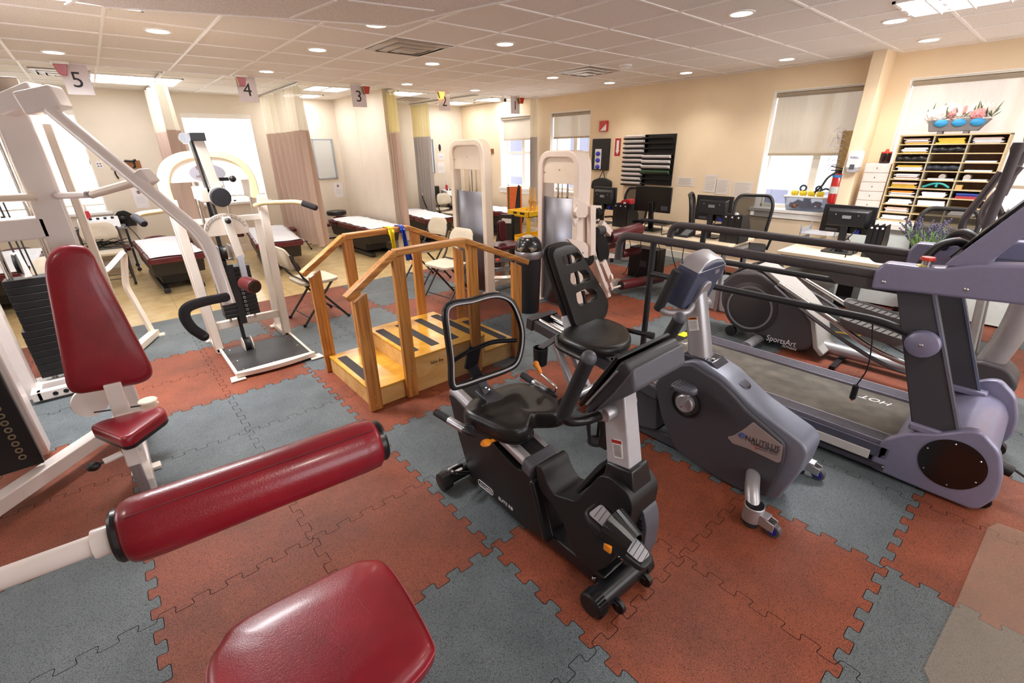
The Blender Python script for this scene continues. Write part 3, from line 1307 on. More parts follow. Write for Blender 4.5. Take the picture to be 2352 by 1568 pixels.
# handlebar
for sx in (-1, 1):
    x1, x2 = xc + sx * .045, xc + sx * .245
    q = MB()
    q.tube(spline([V(x1, -.445, .855), V(xc + sx * .12, -.40, .83), V(xc + sx * .2, -.385, .86), V(x2, -.41, .955)], 7), .0185, 16)
    hb = q.build('handlebar_arm', BLKS, A)
    q = MB()
    q.lathe((xc + sx * .03, -.45, .858), (sx, .08, -.05), [(.028, 0), (.028, .05)], 20)
    q.build('clamp', SILV, hb, bev=.003)
    q = MB()
    p0, p1 = V(x2, -.412, .91), V(x2, -.508, 1.155)
    ax = (p1 - p0)
    q.lathe(p0, ax, [(.012, -.004), (.023, 0), (.024, .01), (.0225, ax.length - .03), (.024, ax.length - .022), (.019, ax.length - .006), (.008, ax.length)], 20)
    q.build('hand_grip', RUB, A)
    q = MB()
    q.ball(p1 - ax.normalized() * .012, .024, 14)
    q.build('grip_cap', GREY, A)
# seat rail
q = MB()
a3, b3 = V(xc, .535, .545), V(xc, -.06, .405)
d = (b3 - a3).normalized()
nz = V(0, -d.z, d.y) if V(0, -d.z, d.y).z > 0 else V(0, d.z, -d.y)
for sx in (-1, 1):
    c0, c1 = a3 + V(sx * .052, 0, 0), b3 + V(sx * .052, 0, 0)
    q.tube([c0, c1], .034, 18, flat=1.0)
rl = q.build('seat_rail', SILV, A)
q = MB()
q.beam(a3 + nz * .028, b3 + nz * .028, .085, .012, up=nz)
q.beam(a3 - nz * .02, b3 - nz * .02, .1, .06, up=nz)
q.build('rail_track', BLK, rl)
q = MB()
for k in range(10):
    p = a3 + (b3 - a3) * (.62 + .035 * k) + nz * .034
    q.cyl(p, p + nz * .002, .006, 10)
q.build('rail_hole', INK, rl)
q = MB()
o = fillet([b3 + V(-.09, 0, 0) + nz * .035, b3 + V(.09, 0, 0) + nz * .035, b3 + V(.09, 0, 0) - nz * .05, b3 + V(-.09, 0, 0) - nz * .05], .03, 5)
q.prism([p - d * .03 for p in o], d * .065)
q.build('rail_end_cap', GREY, rl, bev=.01, seg=3)
q = MB()
q.bx(.195, .305, .03, .13, .42, .505)
q.build('seat_carriage', BLKS, A, bev=.02, seg=3)
# seat cushion, clover shaped
out = [(.085, .30), (.10, .20), (.12, .10), (.16, .035), (.22, .02), (.27, .055), (.31, .075), (.35, .045), (.40, .01), (.455, .015), (.495, .07), (.515, .17), (.52, .27), (.49, .35), (.42, .395), (.30, .405), (.18, .395), (.11, .36)]
sp = spline([V(x - .008 * 0, y - .03, 0) for x, y in out], 5, closed=True)
cen = sum(sp, V(0, 0, 0)) / len(sp)


def ring(k, z):
    return [V(cen.x + (p.x - cen.x) * k, cen.y + (p.y - cen.y) * k, z) for p in sp]


q = MB()
q.loft([ring(.93, .488), ring(1.0, .494), ring(1.005, .505)])
seat0 = q.build('seat_base', BLK, A, ang=60)
q = MB()
q.loft([ring(.99, .506), ring(1.0, .515), ring(1.0, .535), ring(.985, .552), ring(.95, .566), ring(.88, .574), ring(.7, .572), ring(.4, .565), ring(.1, .562)])
q.build('seat', BVIN, A, ang=70)
# backrest
Yb, tilt = .345, .16


def BP(px, py):
    return PL(px, py, V(.25, Yb, .65), V(0, -1, tilt))


pts = [(1034, 889), (1031, 830), (1022, 760), (1018, 712), (1034, 694), (1080, 686), (1120, 675), (1150, 674), (1178, 690), (1196, 730), (1203, 765), (1200, 805), (1188, 838), (1160, 855), (1100, 876), (1052, 892)]
outl = spline([BP(*p) for p in pts], 5, closed=True)
cen2 = sum(outl, V(0, 0, 0)) / len(outl)
q = MB()
ins_ = [cen2 + (p - cen2) * .955 for p in outl]
q.tube(ins_, .016, 10, closed=True)
bf = q.build('backrest_frame', BLKS, A)
q = MB()
q.tube([cen2 + (p - cen2) * .925 + V(0, -.013, .002) for p in outl], .0045, 6, closed=True)
q.build('frame_piping', mat('pale_grey_piping', '#c9c7cc', .4, noise=.04), bf)
MESHM = bpy.data.materials.new('black_mesh_fabric')
MESHM.use_nodes = True
nt = MESHM.node_tree
nt.nodes.clear()
oo = nt.nodes.new('ShaderNodeOutputMaterial')
dd = nt.nodes.new('ShaderNodeBsdfDiffuse')
dd.inputs[0].default_value = lin('#151317')
tt = nt.nodes.new('ShaderNodeBsdfTransparent')
mm = nt.nodes.new('ShaderNodeMixShader')
tc = nt.nodes.new('ShaderNodeTexCoord')
ckm = nt.nodes.new('ShaderNodeMapping')
ckm.inputs['Rotation'].default_value = (0, PI / 4, 0)
ckm.inputs['Scale'].default_value = (1, 0, 1)
vv = nt.nodes.new('ShaderNodeTexChecker')
vv.inputs['Scale'].default_value = 420
nt.links.new(tc.outputs['Object'], ckm.inputs['Vector'])
nt.links.new(ckm.outputs['Vector'], vv.inputs['Vector'])
mr = nt.nodes.new('ShaderNodeMapRange')
nt.links.new(vv.outputs['Fac'], mr.inputs[0])
mr.inputs[3].default_value = .22
mr.inputs[4].default_value = .58
nt.links.new(mr.outputs[0], mm.inputs[0])
nt.links.new(dd.outputs[0], mm.inputs[1])
nt.links.new(tt.outputs[0], mm.inputs[2])
nt.links.new(mm.outputs[0], oo.inputs[0])
q = MB()
rings = []
for k in (.93, .6, .25, .02):
    rings.append([cen2 + (p - cen2) * k + V(0, .03 * (1 - k), 0) for p in outl])
q.poly(rings[0])
q.build('backrest_mesh', sheer('black_net_fabric', '#1a171b', .34, .05), A, ang=80)
# lumbar bar and bracket
q = MB()
lb_ = [BP(1046, 836) + V(0, .035, 0), BP(1085, 818) + V(0, .055, 0), BP(1115, 806) + V(0, .06, 0), BP(1150, 792) + V(0, .055, 0), BP(1194, 785) + V(0, .03, 0)]
q.tube(spline(lb_, 5), .012, 10)
q.build('lumbar_bar', BLKS, A)
q = MB()
q.beam(BP(1108, 806) + V(0, .065, 0), BP(1097, 858) + V(0, .06, 0), .075, .02, up=(0, 1, 0))
q.build('backrest_plate', BLK, A, bev=.006)
q = MB()
q.beam(BP(1100, 850) + V(0, .06, 0), V(.265, .345, .575), .05, .03, up=(0, 1, 0))
q.beam(V(.265, .39, .575), V(.265, .22, .545), .09, .03)
q.build('backrest_bracket', DGREY, A, bev=.004)
for a4 in ((1113, 888), (1120, 892), (1108, 898)):
    p = X(*a4, .25)
    q = MB()
    q.ball(p + V(0, -.01, .0), .008, 8)
    q.build('bolt', CHROME, A)
# side handles with pulse sensors
for sx, p0, p1 in ((-1, V(.0, .41, .545), V(.035, .165, .53)), (1, V(.53, .375, .575), V(.515, .09, .56))):
    dv = p1 - p0
    q = MB()
    q.lathe(p0, dv, [(.012, 0), (.018, .004), (.018, .11), (.0185, .112)], 16)
    sh_ = q.build('side_handle', RUB, A)
    q = MB()
    q.lathe(p0 + dv.normalized() * .1, dv, [(.019, 0), (.0195, .005), (.0195, .1), (.019, .105)], 16)
    q.build('pulse_sensor', STEEL, sh_)
    q = MB()
    q.lathe(p0 + dv.normalized() * .205, dv, [(.02, 0), (.022, .01), (.018, .04), (.004, .075)], 16)
    q.build('handle_tip', BLKS, sh_)
    q = MB()
    e0 = p0 + dv * .75
    q.tube(bend([e0, e0 + V(-sx * .04, .02, -.015), V(xc - (-sx) * .1, .2, .46)], .03), .016, 10)
    q.build('handle_bracket', DGREY, A)
# levers
q = MB()
q.tube(spline([V(.14, .10, .488), V(.10, .105, .49), V(.068, .108, .492)], 5), [.008] * 10 + [.006], 8)
lv = q.build('recline_lever', ORANGE, A)
q = MB()
q.ball((.072, .108, .492), .024, 12, sx=1.2, sz=.55)
q.build('lever_knob', ORANGE, lv)
q = MB()
pk, pe = X(1237, 845, .52), X(1280, 890, .52)
q.tube(bend([X(1243, 857, .52), pe, X(1272, 905, .52), V(.44, .15, .5)], .02), .006, 8)
lv = q.build('seat_lever', CHROME, A)
q = MB()
q.tube([X(1230, 834, .52), X(1236, 844, .52), X(1243, 858, .52)], [.017, .014, .009], 12, flat=.7)
q.ball(X(1231, 836, .52), .018, 12, sy=.8)
q.build('lever_knob', ORANGE, lv)
# crank and pedals
q = MB()
q.cyl((.135, -.52, .33), (.365, -.52, .33), .022, 20)
cr = q.build('crank_axle', BLKS, A)
q = MB()
q.beam((.15, -.52, .33), (.148, -.60, .465), .02, .035, up=(1, 0, 0))
q.build('crank_arm', GREY, A, bev=.006)
q = MB()
q.beam((.35, -.52, .33), (.355, -.44, .195), .02, .035, up=(1, 0, 0))
q.build('crank_arm', GREY, A, bev=.006)


def pedal(c, u, v, flip=1, s=1.0, parent=None):
    """c centre, u toward the toe, v across"""
    u, v = Vector(u).normalized(), Vector(v).normalized()
    n = u.cross(v)
    if n.z < 0:
        n = -n
    u, v, n = u * s, v * s, n * s
    parent = parent or A
    q = MB()
    q.prism(fillet([c + u * .135 + v * .035, c + u * .135 - v * .035, c + u * .05 - v * .052, c - u * .09 - v * .052, c - u * .13 - v * .035, c - u * .13 + v * .035, c - u * .09 + v * .052, c + u * .05 + v * .052], .025, 4), n * -.028)
    p = q.build('pedal', BLK, parent, bev=.01, seg=3)
    for s0, s1 in ((.03, .115), (-.11, -.01)):
        q = MB()
        q.prism(fillet([c + u * s0 + v * .036 + n * .002, c + u * s1 + v * .028 + n * .002, c + u * s1 - v * .028 + n * .002, c + u * s0 - v * .036 + n * .002], .014, 4), n * .003)
        q.build('pedal_pad', mat('grey_pedal_tread', '#a7a5ab', .6, noise=.1, nscale=400), p, bev=.001)
        q = MB()
        for k in range(5):
            t = s0 + (s1 - s0) * (k + .5) / 5
            q.beam(c + u * t + v * .03 + n * .0055, c + u * (t + .012) - v * .03 + n * .0055, .0016, .0012)
        q.build('tread_groove', DGREY, p)
    q = MB()
    arc = [c + v * (.062 * math.cos(a)) + n * (.075 * math.sin(a) - .01) + u * (.02 - .01 * math.sin(a)) for a in [PI * k / 12 for k in range(13)]]
    for i in range(12):
        q.beam(arc[i], arc[i + 1], .10 * s, .004, up=arc[i] - c + n * .001)
    q.build('pedal_strap', BLKS, p)
    q = MB()
    q.box(c - v * .066 * flip + n * -.012 + u * .012, (.012, .03, .03))
    q.build('strap_clip', ORANGE, p, bev=.004)
    return p


pedal(V(.09, -.605, .495), (0, -.96, -.26), (1, 0, 0), s=1.0)
pedal(V(.415, -.44, .2), (0, -.96, -.2), (1, 0, .0), -1, s=.78)
# ================================================================== RECUMBENT BIKE, REAR (silver mast, padded back)
Bk = thing('recumbent_bike', 'grey recumbent exercise bike with silver mast and padded backrest with three slots', 'exercise bike', (1.34, 0, 0))
CHAR = mat('charcoal_housing', '#45434a', .5, noise=.15, nscale=250, bump=.2, bscale=700)
SPINE = mat('blue_grey_paint', '#7c7f8e', .4, metal=.2, noise=.05, nscale=60)
CONS = mat('slate_blue_plastic', '#4a5068', .42, noise=.08, nscale=100, bump=.1, bscale=900)
core = [(-.02, .41), (-.095, .575), (-.215, .64), (-.27, .64), (-.39, .60), (-.56, .50), (-.68, .455), (-.80, .41), (-.83, .37), (-.82, .25), (-.76, .04), (-.58, .0), (-.44, .01), (-.21, .055), (-.10, .2)]
q = MB()
q.prism(fillet([V(1.245, y, z) for y, z in core], .03, 4), (.19, 0, 0))
q.build('housing_spine', SPINE, Bk, bev=.03, seg=4)
side = [(-.014, .418), (-.091, .568), (-.217, .627), (-.258, .613), (-.378, .582), (-.46, .535), (-.539, .48), (-.645, .43), (-.735, .386), (-.752, .29), (-.72, .05), (-.585, .007), (-.444, .01), (-.205, .057), (-.089, .218)]
for x0, x1 in ((1.22, .05), (1.41, .05)):
    q = MB()
    q.prism(fillet([V(x0, y, z) for y, z in side], .025, 4), (x1, 0, 0))
    sp_ = q.build('side_cover', CHAR, Bk, bev=.012, seg=3)
    if x0 < 1.3:
        left = sp_
# badge on the left cover
xb = 1.2185
bp_ = [X(*p, xb) for p in ((1670, 1003), (1685, 1000), (1712, 983), (1730, 969), (1798, 1024), (1793, 1060), (1786, 1063), (1715, 1029), (1682, 1018))]
q = MB()
q.prism(fillet(bp_, .008, 3), (.004, 0, 0))
bd = q.build('badge_plate', mat('pale_badge', '#a99a98', .4, metal=.3, noise=.05), left, bev=.001)
a_, b2 = X(1711, 1010, xb), X(1789, 1037, xb)
u = (b2 - a_).normalized()
up = V(0, -u.z, u.y)
up = up if up.z > 0 else -up
text('NAUTILUS', a_ + V(-.0015, 0, 0), u, up, .042, INK, left, width=(b2 - a_).length)
a5, b5 = X(1724, 1019, xb), X(1786, 1042, xb)
text('COMMERCIAL SERIES', a5 + V(-.0015, 0, 0), b5 - a5, up, .016, INK, left, width=(b5 - a5).length)
a6, b6 = X(1741, 1029, xb), X(1762, 1037, xb)
q = MB()
q.beam(a6 + V(-.0015, 0, 0), b6 + V(-.0015, 0, 0), .004, .001, up=(1, 0, 0))
a7, b7 = X(1766, 1038, xb), X(1785, 1045, xb)
q.beam(a7 + V(-.0015, 0, 0), b7 + V(-.0015, 0, 0), .003, .001, up=(1, 0, 0))
q.build('fine_print', GREY, left)
c = X(1704, 1000, xb) + V(-.002, 0, 0)
q = MB()
sw = [c + (u * math.cos(t) + up * math.sin(t)) * (.018 * (1 - t / 14)) for t in [k * .35 for k in range(32)]]
q.tube(sw, .0022, 6)
q.build('spiral_logo', mat('blue_print', '#3c5aa8', .4, noise=.05), left)
q = MB()
q.torus(X(1737, 1028, xb) + V(-.002, 0, 0), (1, 0, 0), .006, .0018, 18, 6)
q.build('round_logo', mat('red_print', '#c23a34', .4, noise=.05), left)
# crank recess
cc = X(1576, 924, 1.22)
q = MB()
q.lathe(cc + V(.006, 0, 0), (-1, 0, 0), [(.085, 0), (.088, .012), (.08, .014), (.076, .006), (.001, .005)], 40)
q.build('crank_shroud', BLK, left)
q = MB()
q.lathe(cc, (-1, 0, 0), [(.052, -.002), (.052, .022), (.046, .028), (.001, .03)], 32)
q.build('crank_disc', SILV, Bk)
q = MB()
q.lathe(cc + V(.24, 0, 0), (1, 0, 0), [(.052, -.002), (.052, .022), (.046, .028), (.001, .03)], 32)
q.build('crank_disc', SILV, Bk)
q = MB()
q.beam(cc + V(-.04, 0, 0), cc + V(-.045, -.03, .085), .018, .04, up=(1, 0, 0))
q.build('crank_arm', SILV, Bk, bev=.006)
q = MB()
q.beam(cc + V(.28, 0, 0), cc + V(.285, .04, -.15), .018, .04, up=(1, 0, 0))
q.build('crank_arm', SILV, Bk, bev=.006)
q = MB()
q.ball(cc + V(-.052, 0, 0), .01, 10)
q.build('crank_bolt', CHROME, Bk)
for pc, sgn in ((X(1567, 886, 1.13), 1), (cc + V(.35, .04, -.17), -1)):
    q = MB()
    o = fillet([pc + V(dx, dy, 0) for dx, dy in ((-.045, .05), (.045, .05), (.045, -.03), (.02, -.085), (-.03, -.085), (-.05, -.03))], .03, 4)
    q.prism([p + V(0, 0, -.02) for p in o], (0, 0, .028))
    pd = q.build('pedal', GREY, Bk, bev=.008, seg=3)
    q = MB()
    for k in range(6):
        q.bx(pc.x - .036, pc.x + .036, pc.y - .06 + k * .018, pc.y - .054 + k * .018, pc.z + .007, pc.z + .011)
    q.build('pedal_tread', DGREY, pd)
    q = MB()
    q.tube(bend([pc + V(-.05, .03, 0), pc + V(-.055, .05, -.03), pc + V(-.02, .055, -.04), pc + V(.04, .05, -.01)], .02), .006, 8, flat=.5)
    q.build('pedal_strap', BLKS, pd)
# feet and casters
for sx in (-1, 1):
    x = 1.34 + sx * .30
    q = MB()
    q.tube(bend([V(1.34 + sx * .08, -.62, .14), V(x - sx * .06, -.68, .14), V(x, -.72, .09)], .06), .034, 16)
    lg = q.build('front_leg', SILV, Bk)
    q = MB()
    q.cyl((x, -.725, .03), (x, -.725, .115), .045, 24)
    q.build('foot_socket', SILV, lg, bev=.004)
    q = MB()
    q.cyl((x, -.725, .1155), (x, -.725, .121), .041, 24)
    q.build('socket_cap', BLKS, lg)
    q = MB()
    q.lathe((x, -.725, .0), (0, 0, 1), [(.034, 0), (.036, .006), (.026, .014), (.02, .034)], 20)
    q.build('rubber_foot', RUB, lg)
    q = MB()
    q.prism([V(x - .026, -.75, .04), V(x - .026, -.75, .095), V(x - .026, -.83, .075), V(x - .026, -.83, .03)], (.006, 0, 0))
    q.prism([V(x + .02, -.75, .04), V(x + .02, -.75, .095), V(x + .02, -.83, .075), V(x + .02, -.83, .03)], (.006, 0, 0))
    q.bx(x - .026, x + .026, -.80, -.75, .085, .093)
    q.build('caster_fork', SILV, lg, bev=.003)
    q = MB()
    q.lathe((x - .016, -.825, .034), (1, 0, 0), [(.01, 0), (.03, .001), (.034, .006), (.034, .026), (.03, .031), (.01, .032)], 24)
    q.build('caster_wheel', mat('smoky_caster', '#5b5a60', .3, noise=.1), lg)
    q = MB()
    q.lathe((x - .0175, -.825, .034), (1, 0, 0), [(.021, 0), (.021, .035)], 20)
    q.build('caster_hub', mat('blue_caster_hub', '#2a2f9a', .4, noise=.05), lg)
# mast
q = MB()
m0, m1 = V(1.34, -.205, .60), V(1.34, -.095, 1.06)
dr = (m1 - m0).normalized()
rings = []
for t, w in ((0, 1.0), (.35, .97), (.7, .93), (1, .88)):
    c = m0 + (m1 - m0) * t
    rings.append([c + V(dx * w, dy * w, dy * w * .0) for dx, dy in [(p.x, p.y) for p in fillet([V(-.052, -.07, 0), V(.052, -.07, 0), V(.052, .05, 0), V(-.052, .05, 0)], .045, 5)]])
q.loft(rings)
ms = q.build('mast', SILV, Bk, ang=60)
q = MB()
q.loft([[V(1.262, -.12, .585), V(1.418, -.12, .585), V(1.418, -.42, .555), V(1.262, -.42, .555)],
        [V(1.275, -.135, .645), V(1.405, -.135, .645), V(1.405, -.30, .645), V(1.275, -.30, .645)]])
q.prism(fillet([V(1.275, -.26, .60), V(1.405, -.26, .60), V(1.38, -.50, .50), V(1.30, -.50, .50)], .03, 3), (0, .012, .05))
q.build('mast_cowl', mat('gunmetal_cowl', '#3d3c46', .25, metal=.4, noise=.1), Bk, bev=.02, seg=3)
for k, (yy, zz) in enumerate(((-.29, .652), (-.44, .555))):
    q = MB()
    q.ball((1.31, yy, zz), .01, 10, sz=.5)
    q.build('cowl_screw', CHROME, Bk)
xl = 1.2845
a_, b2, c_, d_ = X(1579, 729, xl), X(1601, 728, xl), X(1605, 758, xl), X(1583, 760, xl)
q = MB()
q.prism([a_, b2, c_, d_], (.003, 0, 0))
q.build('warning_label', STICKER, ms)
q = MB()
q.prism([a_ + V(-.001, 0, 0), b2 + V(-.001, 0, 0), b2 * .82 + c_ * .18 + V(-.001, 0, 0), a_ * .82 + d_ * .18 + V(-.001, 0, 0)], (.001, 0, 0))
q.build('label_band', mat('orange_label', '#e07818', .5, noise=.04), ms)
text('WARNING', a_ * .86 + d_ * .14 + (b2 - a_) * .25 + V(-.0015, 0, 0), b2 - a_, a_ - d_, .012, INK, ms, width=(b2 - a_).length * .65)
q = MB()
for k in range(7):
    t = .3 + k * .095
    s, e_ = a_ * (1 - t) + d_ * t, b2 * (1 - t) + c_ * t
    q.beam(s * .92 + e_ * .08 + V(-.0006, 0, 0), s * .15 + e_ * .85 + V(-.0006, 0, 0), .002, .001)
q.build('label_text', INK, ms)
# console: slab with arched top, its back toward the camera
cn = V(0, -.86, -.22).normalized()
cu = V(0, .22, -.86).normalized() * -1     # up along the slab, leaning toward the rider at the top
cu = V(0, -.32, .95).normalized()
cn = V(0, -.95, -.32).normalized()
c0 = V(1.34, -.07, .93)


def CP(x, h, dpt=0.0):
    return c0 + V(x, 0, 0) + cu * h + cn * dpt


prof = [(-.155, 0), (-.04, -.03), (.04, -.03), (.155, 0), (.165, .12), (.16, .225), (.11, .255), (0, .27), (-.11, .255), (-.16, .225), (-.165, .12)]
bigp = fillet([CP(x, h, -.05) for x, h in prof], .02, 4)
smal = fillet([CP(x * .9, h * .95 + .005, .06) for x, h in prof], .02, 4)
q = MB()
q.loft([bigp, smal])
cs = q.build('console', CONS, Bk, bev=.006)
q = MB()
q.loft([fillet([CP(x, h, dd) for x, h, dd in ((-.158, .222, -.052), (.158, .222, -.052), (.146, .222, .062), (-.146, .222, .062))], .01, 2),
        fillet([CP(x, h, dd) for x, h, dd in ((-.11, .262, -.052), (.11, .262, -.052), (.10, .256, .05), (-.10, .256, .05))], .01, 2),
        fillet([CP(x, h, dd) for x, h, dd in ((-.04, .276, -.05), (.04, .276, -.05), (.04, .268, .045), (-.04, .268, .045))], .01, 2)])
q.build('console_hood', SILV, cs, bev=.008, seg=3)
q = MB()
q.prism(fillet([CP(x, h, .058) for x, h in ((-.05, -.02), (.05, -.02), (.05, .11), (.03, .15), (-.03, .15), (-.05, .11))], .015, 3), cn * .02)
q.build('mast_bracket', SILV, cs, bev=.004)
q = MB()
q.prism(fillet([CP(x, h, -.051) for x, h in ((-.135, .03), (.135, .03), (.14, .21), (-.14, .21))], .01, 3), cn * -.004)
q.build('console_screen', mat('console_screen_black', '#0d0c0e', .3), cs)
q = MB()
q.prism(fillet([CP(x, h, .06) for x, h in ((.04, .185), (.085, .185), (.085, .205), (.04, .205))], .009, 3), cn * .004)
q.build('console_emblem', SILV, cs)
# handles
for sx in (-1, 1):
    x = 1.34 + sx * .2
    q = MB()
    q.tube(bend([V(1.34 + sx * .03, -.135, .93), V(1.34 + sx * .12, -.16, .895), V(x, -.07, .90), V(x, -.03, .925)], .05), .017, 16)
    q.build('handlebar_arm', SILV, Bk)
    g0, g1 = V(x - sx * .0, -.03, .905), V(x, -.115, 1.135)
    ax = g1 - g0
    q = MB()
    q.lathe(g0, ax, [(.02, 0), (.026, .006), (.026, ax.length - .01), (.022, ax.length - .002), (.004, ax.length)], 20)
    q.build('hand_grip', RUB, Bk)
# seat rail sloping to the housing
r0, r1 = V(1.34, 1.02, .50), V(1.34, -.04, .36)
dr = (r1 - r0).normalized()
nz = V(0, -dr.z, dr.y)
nz = nz if nz.z > 0 else -nz
q = MB()
for sx in (-1, 1):
    q.beam(r0 + V(sx * .105, 0, 0), r1 + V(sx * .105, 0, 0), .035, .075, up=nz)
rl = q.build('seat_rail', CHAR, Bk, bev=.008)
q = MB()
for sx in (-1, 1):
    q.cyl(r0 + V(sx * .06, 0, 0) + nz * .025, r1 + V(sx * .06, 0, 0) + nz * .025, .016, 14)
q.beam(r0 + nz * -.01, r1 + nz * -.01, .16, .03, up=nz)
q.build('rail_rod', CHROME, rl)
q = MB()
q.prism(fillet([r0 + V(-.135, 0, 0) + nz * .045, r0 + V(.135, 0, 0) + nz * .045, r0 + V(.135, 0, 0) - nz * .045, r0 + V(-.135, 0, 0) - nz * .045], .01, 3), dr * -.06)
q.build('rail_end_cap', DGREY, rl, bev=.01)
for k, yy in enumerate((.8, .55, .3)):
    for sx in (-1,):
        p = r0 + (r1 - r0) * ((1.02 - yy) / 1.06) + V(-.124, 0, 0)
        q = MB()
        q.ball(p, .009, 8, sx=.4)
        q.build('rail_bolt', CHROME, rl)
# rear legs
q = MB()
q.beam((1.29, .90, .46), (1.27, .62, .06), .05, .04)
q.beam((1.39, .90, .46), (1.41, .62, .06), .05, .04)
q.build('rear_leg', SILV, Bk, bev=.01)
q = MB()
q.bx(1.28, 1.42, -.2, .60, .015, .085)
q.build('lower_beam', CHAR, Bk, bev=.01)
q = MB()
q.cyl((1.0, .585, .085), (1.68, .585, .085), .026, 16)
q.build('rear_stabilizer', SILV, Bk)
for x in (.985, 1.695):
    q = MB()
    q.cyl((x, .585, .03), (x, .585, .115), .04, 24)
    ft = q.build('foot_socket', SILV, Bk, bev=.004)
    q = MB()
    q.cyl((x, .585, .1155), (x, .585, .12), .036, 24)
    q.build('socket_cap', DGREY, ft)
    q = MB()
    q.cyl((x, .585, 0), (x, .585, .03), .03, 20)
    q.build('rubber_foot', RUB, ft)
q = MB()
q.prism(fillet([V(1.255, y, z) for y, z in ((.24, .40), (-.02, .36), (-.05, .10), (.12, .06), (.26, .2))], .03, 3), (.17, 0, 0))
q.build('rear_cover', CHAR, Bk, bev=.012)
bc = X(1375, 890, 1.2545)
q = MB()
q.torus(bc, (1, 0, 0), .046, .004, 32, 8)
q.lathe(bc, (1, 0, 0), [(.03, -.002), (.03, .002)], 24)
q.build('round_badge', SILV, Bk)
q = MB()
q.tube([bc + V(-.004, math.cos(t) * .026 * (1 - t / 13), math.sin(t) * .026 * (1 - t / 13)) for t in [k * .35 for k in range(30)]], .003, 6)
q.build('spiral_logo', SILV, Bk)
# seat
out = [(1.20, .66), (1.185, .54), (1.20, .42), (1.27, .33), (1.36, .29), (1.46, .30), (1.57, .36), (1.67, .48), (1.70, .58), (1.70, .68), (1.62, .74), (1.45, .76), (1.28, .73)]
sp = spline([V(1.43 + (x - 1.43) * 1.0 - .07, y, 0) for x, y in out], 5, closed=True)
cen = sum(sp, V(0, 0, 0)) / len(sp)
q = MB()
q.loft([ring(.93, .475), ring(1.0, .485), ring(1.01, .51), ring(1.0, .53), ring(.96, .545), ring(.88, .55), ring(.5, .53), ring(.1, .525)])
q.build('seat', BVIN, Bk, ang=70)
q = MB()
q.loft([[V(1.24, .30, .385), V(1.44, .30, .385), V(1.44, .72, .44), V(1.24, .72, .44)], [V(1.26, .36, .475), V(1.42, .36, .475), V(1.42, .66, .475), V(1.26, .66, .475)]])
q.build('seat_carriage', mat('grey_carriage_paint', '#7e7b80', .4, metal=.3, noise=.05), Bk, bev=.006)
# backrest with three slots: a padded shell lofted round a tilted plane
o0 = V(1.34, .74, .53)
bu = V(0, .30, .95).normalized()      # up the back, leaning away from the rider
bn = V(0, -.95, .30).normalized()     # toward the rider


def QP(px, py, dpt=0.0):
    p = PL(px, py, o0, bn)
    return p + bn * dpt


pts = [(1313, 752), (1275, 640), (1256, 580), (1262, 567), (1292, 558), (1309, 558), (1320, 566), (1355, 625), (1387, 680), (1394, 700), (1390, 728), (1372, 739), (1345, 748), (1322, 758)]
bo = [QP(*p) for p in pts]
bo = fillet(bo, .035, 4)
# slots: outline of each in the same plane
slots = [[(1282, 592), (1302, 584), (1318, 581), (1327, 588), (1329, 596), (1323, 602), (1306, 607), (1294, 611), (1286, 606)],
         [(1299, 631), (1318, 624), (1336, 620), (1346, 630), (1348, 641), (1342, 647), (1324, 652), (1312, 658), (1303, 650)],
         [(1315, 674), (1338, 664), (1352, 663), (1364, 674), (1364, 686), (1355, 692), (1338, 697), (1326, 704), (1318, 694)]]
bmx = MB()
outer = bo
cenb = sum(outer, V(0, 0, 0)) / len(outer)
bm = bmx.bm


def pane(offset, shrink, flip):
    """front or back face of the shell with the three slots cut through"""
    edges = []
    loops = []
    for k, lp in enumerate([[cenb + (p - cenb) * shrink + bn * offset for p in outer]] + [[x + bn * offset for x in fillet([QP(*p) for p in s], .012, 3)] for s in slots]):
        vs = [bm.verts.new(p) for p in lp]
        es = [bm.edges.new((vs[i], vs[(i + 1) % len(vs)])) for i in range(len(vs))]
        edges += es
        loops.append(vs)
    bmesh.ops.triangle_fill(bm, use_beauty=True, edges=edges, normal=bn)
    return loops


lf = pane(.035, .93, False)
lb2 = pane(-.035, .97, True)
mid = [bm.verts.new(p) for p in [cenb + (p - cenb) * 1.0 + bn * .012 for p in outer]]
n_ = len(outer)
for i in range(n_):
    j = (i + 1) % n_
    bmx.face([lf[0][i], lf[0][j], mid[j], mid[i]])
    bmx.face([mid[i], mid[j], lb2[0][j], lb2[0][i]])
for k in (1, 2, 3):
    m_ = len(lf[k])
    for i in range(m_):
        j = (i + 1) % m_
        bmx.face([lf[k][i], lf[k][j], lb2[k][j], lb2[k][i]])
bk = bmx.build('backrest', BVIN, Bk, bev=.008, seg=3, ang=50)
q = MB()
q.tube([p + bn * -.03 for p in [cenb + (p - cenb) * .99 for p in outer]], .018, 8, closed=True)
q.build('backrest_shell', BLK, Bk)
# ribs across each slot and down the middle
q = MB()
for s in slots:
    cs_ = sum([QP(*p) for p in s], V(0, 0, 0)) / len(s)
    q.tube([cs_ + V(0, 0, 0) - bu * .045 + bn * .0, cs_ + bn * .005, cs_ + bu * .05 + bn * .0], .014, 10)
q.build('backrest_rib', BLK, Bk)
q = MB()
q.prism(fillet([V(1.27, .70, .45), V(1.41, .70, .45), V(1.41, .775, .62), V(1.27, .775, .62)], .01, 2), (0, .02, -.008))
q.build('backrest_bracket', mat('pale_grey_plastic', '#b5b3b6', .45, noise=.04), Bk, bev=.004)
